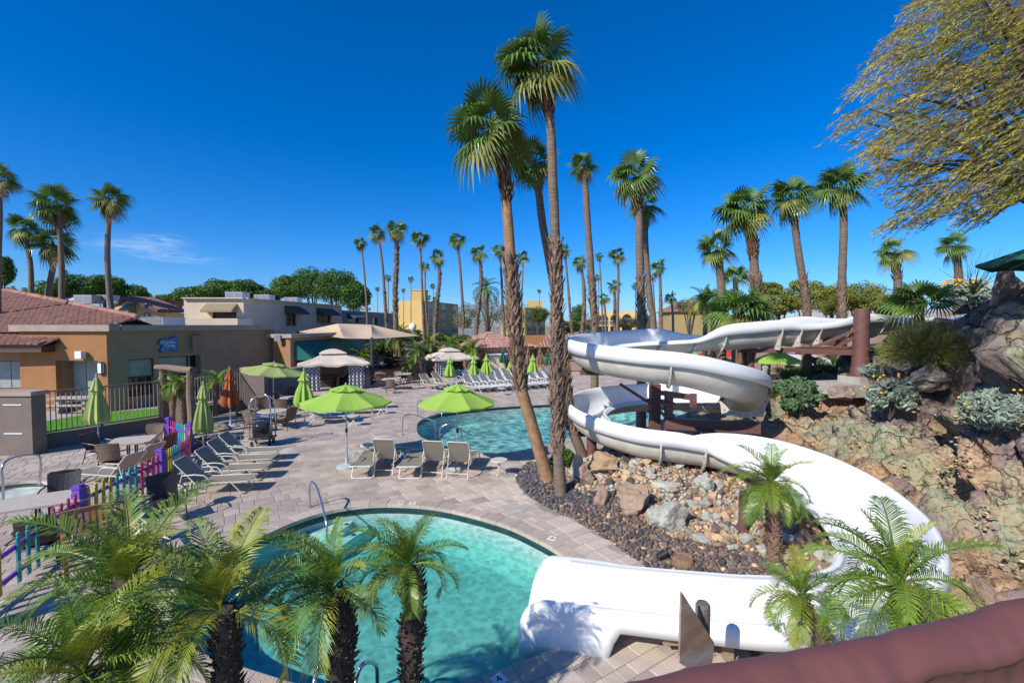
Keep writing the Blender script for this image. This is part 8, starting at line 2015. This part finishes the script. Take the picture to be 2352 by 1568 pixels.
for i, (x, y, z, r, kind) in enumerate(acc):
    e = Matrix.Rotation(rng.uniform(0, 6.28), 3, 'Z') @ Matrix.Rotation(rng.uniform(-.9, .9), 3, 'X'); sc3 = (r * rng.uniform(1.4, 2.3), r * rng.uniform(1.1, 1.7), r * rng.uniform(.9, 1.5)); vi = rng.randrange(5)
    if i < 300:
        o = link('stone', vars_[kind][vi], bed, (x, y, z + r * .25)); o.rotation_euler = e.to_euler(); o.scale = sc3
    else:
        V, Fq = pre[kind][vi]; W_ = (np.array(e) @ (V * np.array(sc3)).T).T + np.array([x, y, z + r * .25]); Vs[kind].append(W_); Fs_[kind].append(Fq + off[kind]); Ts[kind].append(np.full(len(Fq), rng.random())); off[kind] += len(V)
for k, mt in (('lava', m_lava), ('dark', m_lavab), ('pale', m_stone), ('tan', m_tan)):
    if Vs[k]: o = link('gravel', npmesh('gravel', np.concatenate(Vs[k]), np.concatenate(Fs_[k]), mt, tone=np.concatenate(Ts[k])), bed); o['kind'] = 'stuff'
# loose stones on the hillside ledges
hl_ = []; 
for k in range(1500):
    u, v = rng.uniform(1800, 2352), rng.uniform(930, 1330); p = hit(u, v, 5.2)
    if p is None or p.x < 6.9: continue
    if noise.noise(p * .9) < .12: continue
    hl_.append(p)
V_, F_, T_, o_ = [], [], [], 0
for p in hl_:
    r = rng.uniform(.015, .055); V, Fq = pre[rng.choice(('tan', 'pale'))][rng.randrange(5)]; e = Matrix.Rotation(rng.uniform(0, 6.28), 3, 'Z') @ Matrix.Rotation(rng.uniform(-.5, .5), 3, 'X')
    V_.append((np.array(e) @ (V * np.array((r * 1.5, r, r * .5))).T).T + np.array((p.x, p.y, p.z - .035))); F_.append(Fq + o_); T_.append(np.full(len(Fq), rng.random())); o_ += len(V)
o = link('scree', npmesh('scree', np.concatenate(V_), np.concatenate(F_), m_tan, tone=np.concatenate(T_)), hill); o['kind'] = 'stuff'
# lava rocks round the trellis
lr = tag(link('lava_bed', None), 'pile of dark jagged lava rocks beside the log trellis', 'rocks', kind='stuff'); c_ = G(480, 1020); V_, F_, T_, o_ = [], [], [], 0
for k in range(420):
    a, s = rng.uniform(0, 6.28), rng.random() ** .5; x, y = c_.x + math.cos(a) * s * 1.0, c_.y + math.sin(a) * s * 1.35; r = rng.uniform(.05, .11); z = .26 * (1 - s * s) 
    V, Fq = pre['dark'][rng.randrange(5)]; e = Matrix.Rotation(rng.uniform(0, 6.28), 3, 'Z') @ Matrix.Rotation(rng.uniform(-1, 1), 3, 'X'); V_.append((np.array(e) @ (V * np.array((r * 1.2, r, r * .7))).T).T + np.array((x, y, z))); F_.append(Fq + o_); T_.append(np.full(len(Fq), rng.random())); o_ += len(V)
D.objects.remove(lr); lr = tag(link('lava_rocks', npmesh('lava_rocks', np.concatenate(V_), np.concatenate(F_), m_lavab, tone=np.concatenate(T_))), 'pile of dark jagged lava rocks beside the log trellis', 'rocks', kind='stuff')
# shrubs in the middle planters
for i, (u, v, Y, rx, rz, lb_) in enumerate(((870, 800, 50, 36, 22, 'green shrubs behind the sail post'), (905, 806, 52, 30, 18, 'green shrubs right of the sail post'), (990, 812, 46, 34, 16, 'green shrubs left of the far gazebo'), (1060, 790, 46, 40, 20, 'green shrubs before the pool house roof'), (1094, 845, 40, 22, 22, 'dark green bush right of the far gazebo'), (1075, 808, 43, 26, 18, 'green bush over the far gazebo corner'), (835, 826, 40, 24, 16, 'yellow-green bush right of the teal awning'), (940, 772, 55, 44, 16, 'far green shrubs below the yellow building'), (1010, 780, 55, 38, 14, 'far green shrubs below the arched balconies'), (1300, 750, 60, 40, 16, 'dim green shrubs between the trunks'))):
    bush(lb_, u, v, Y, rx, rz, m_leaf_sh, 2600, 2.6, group='shrubs in the middle planters')
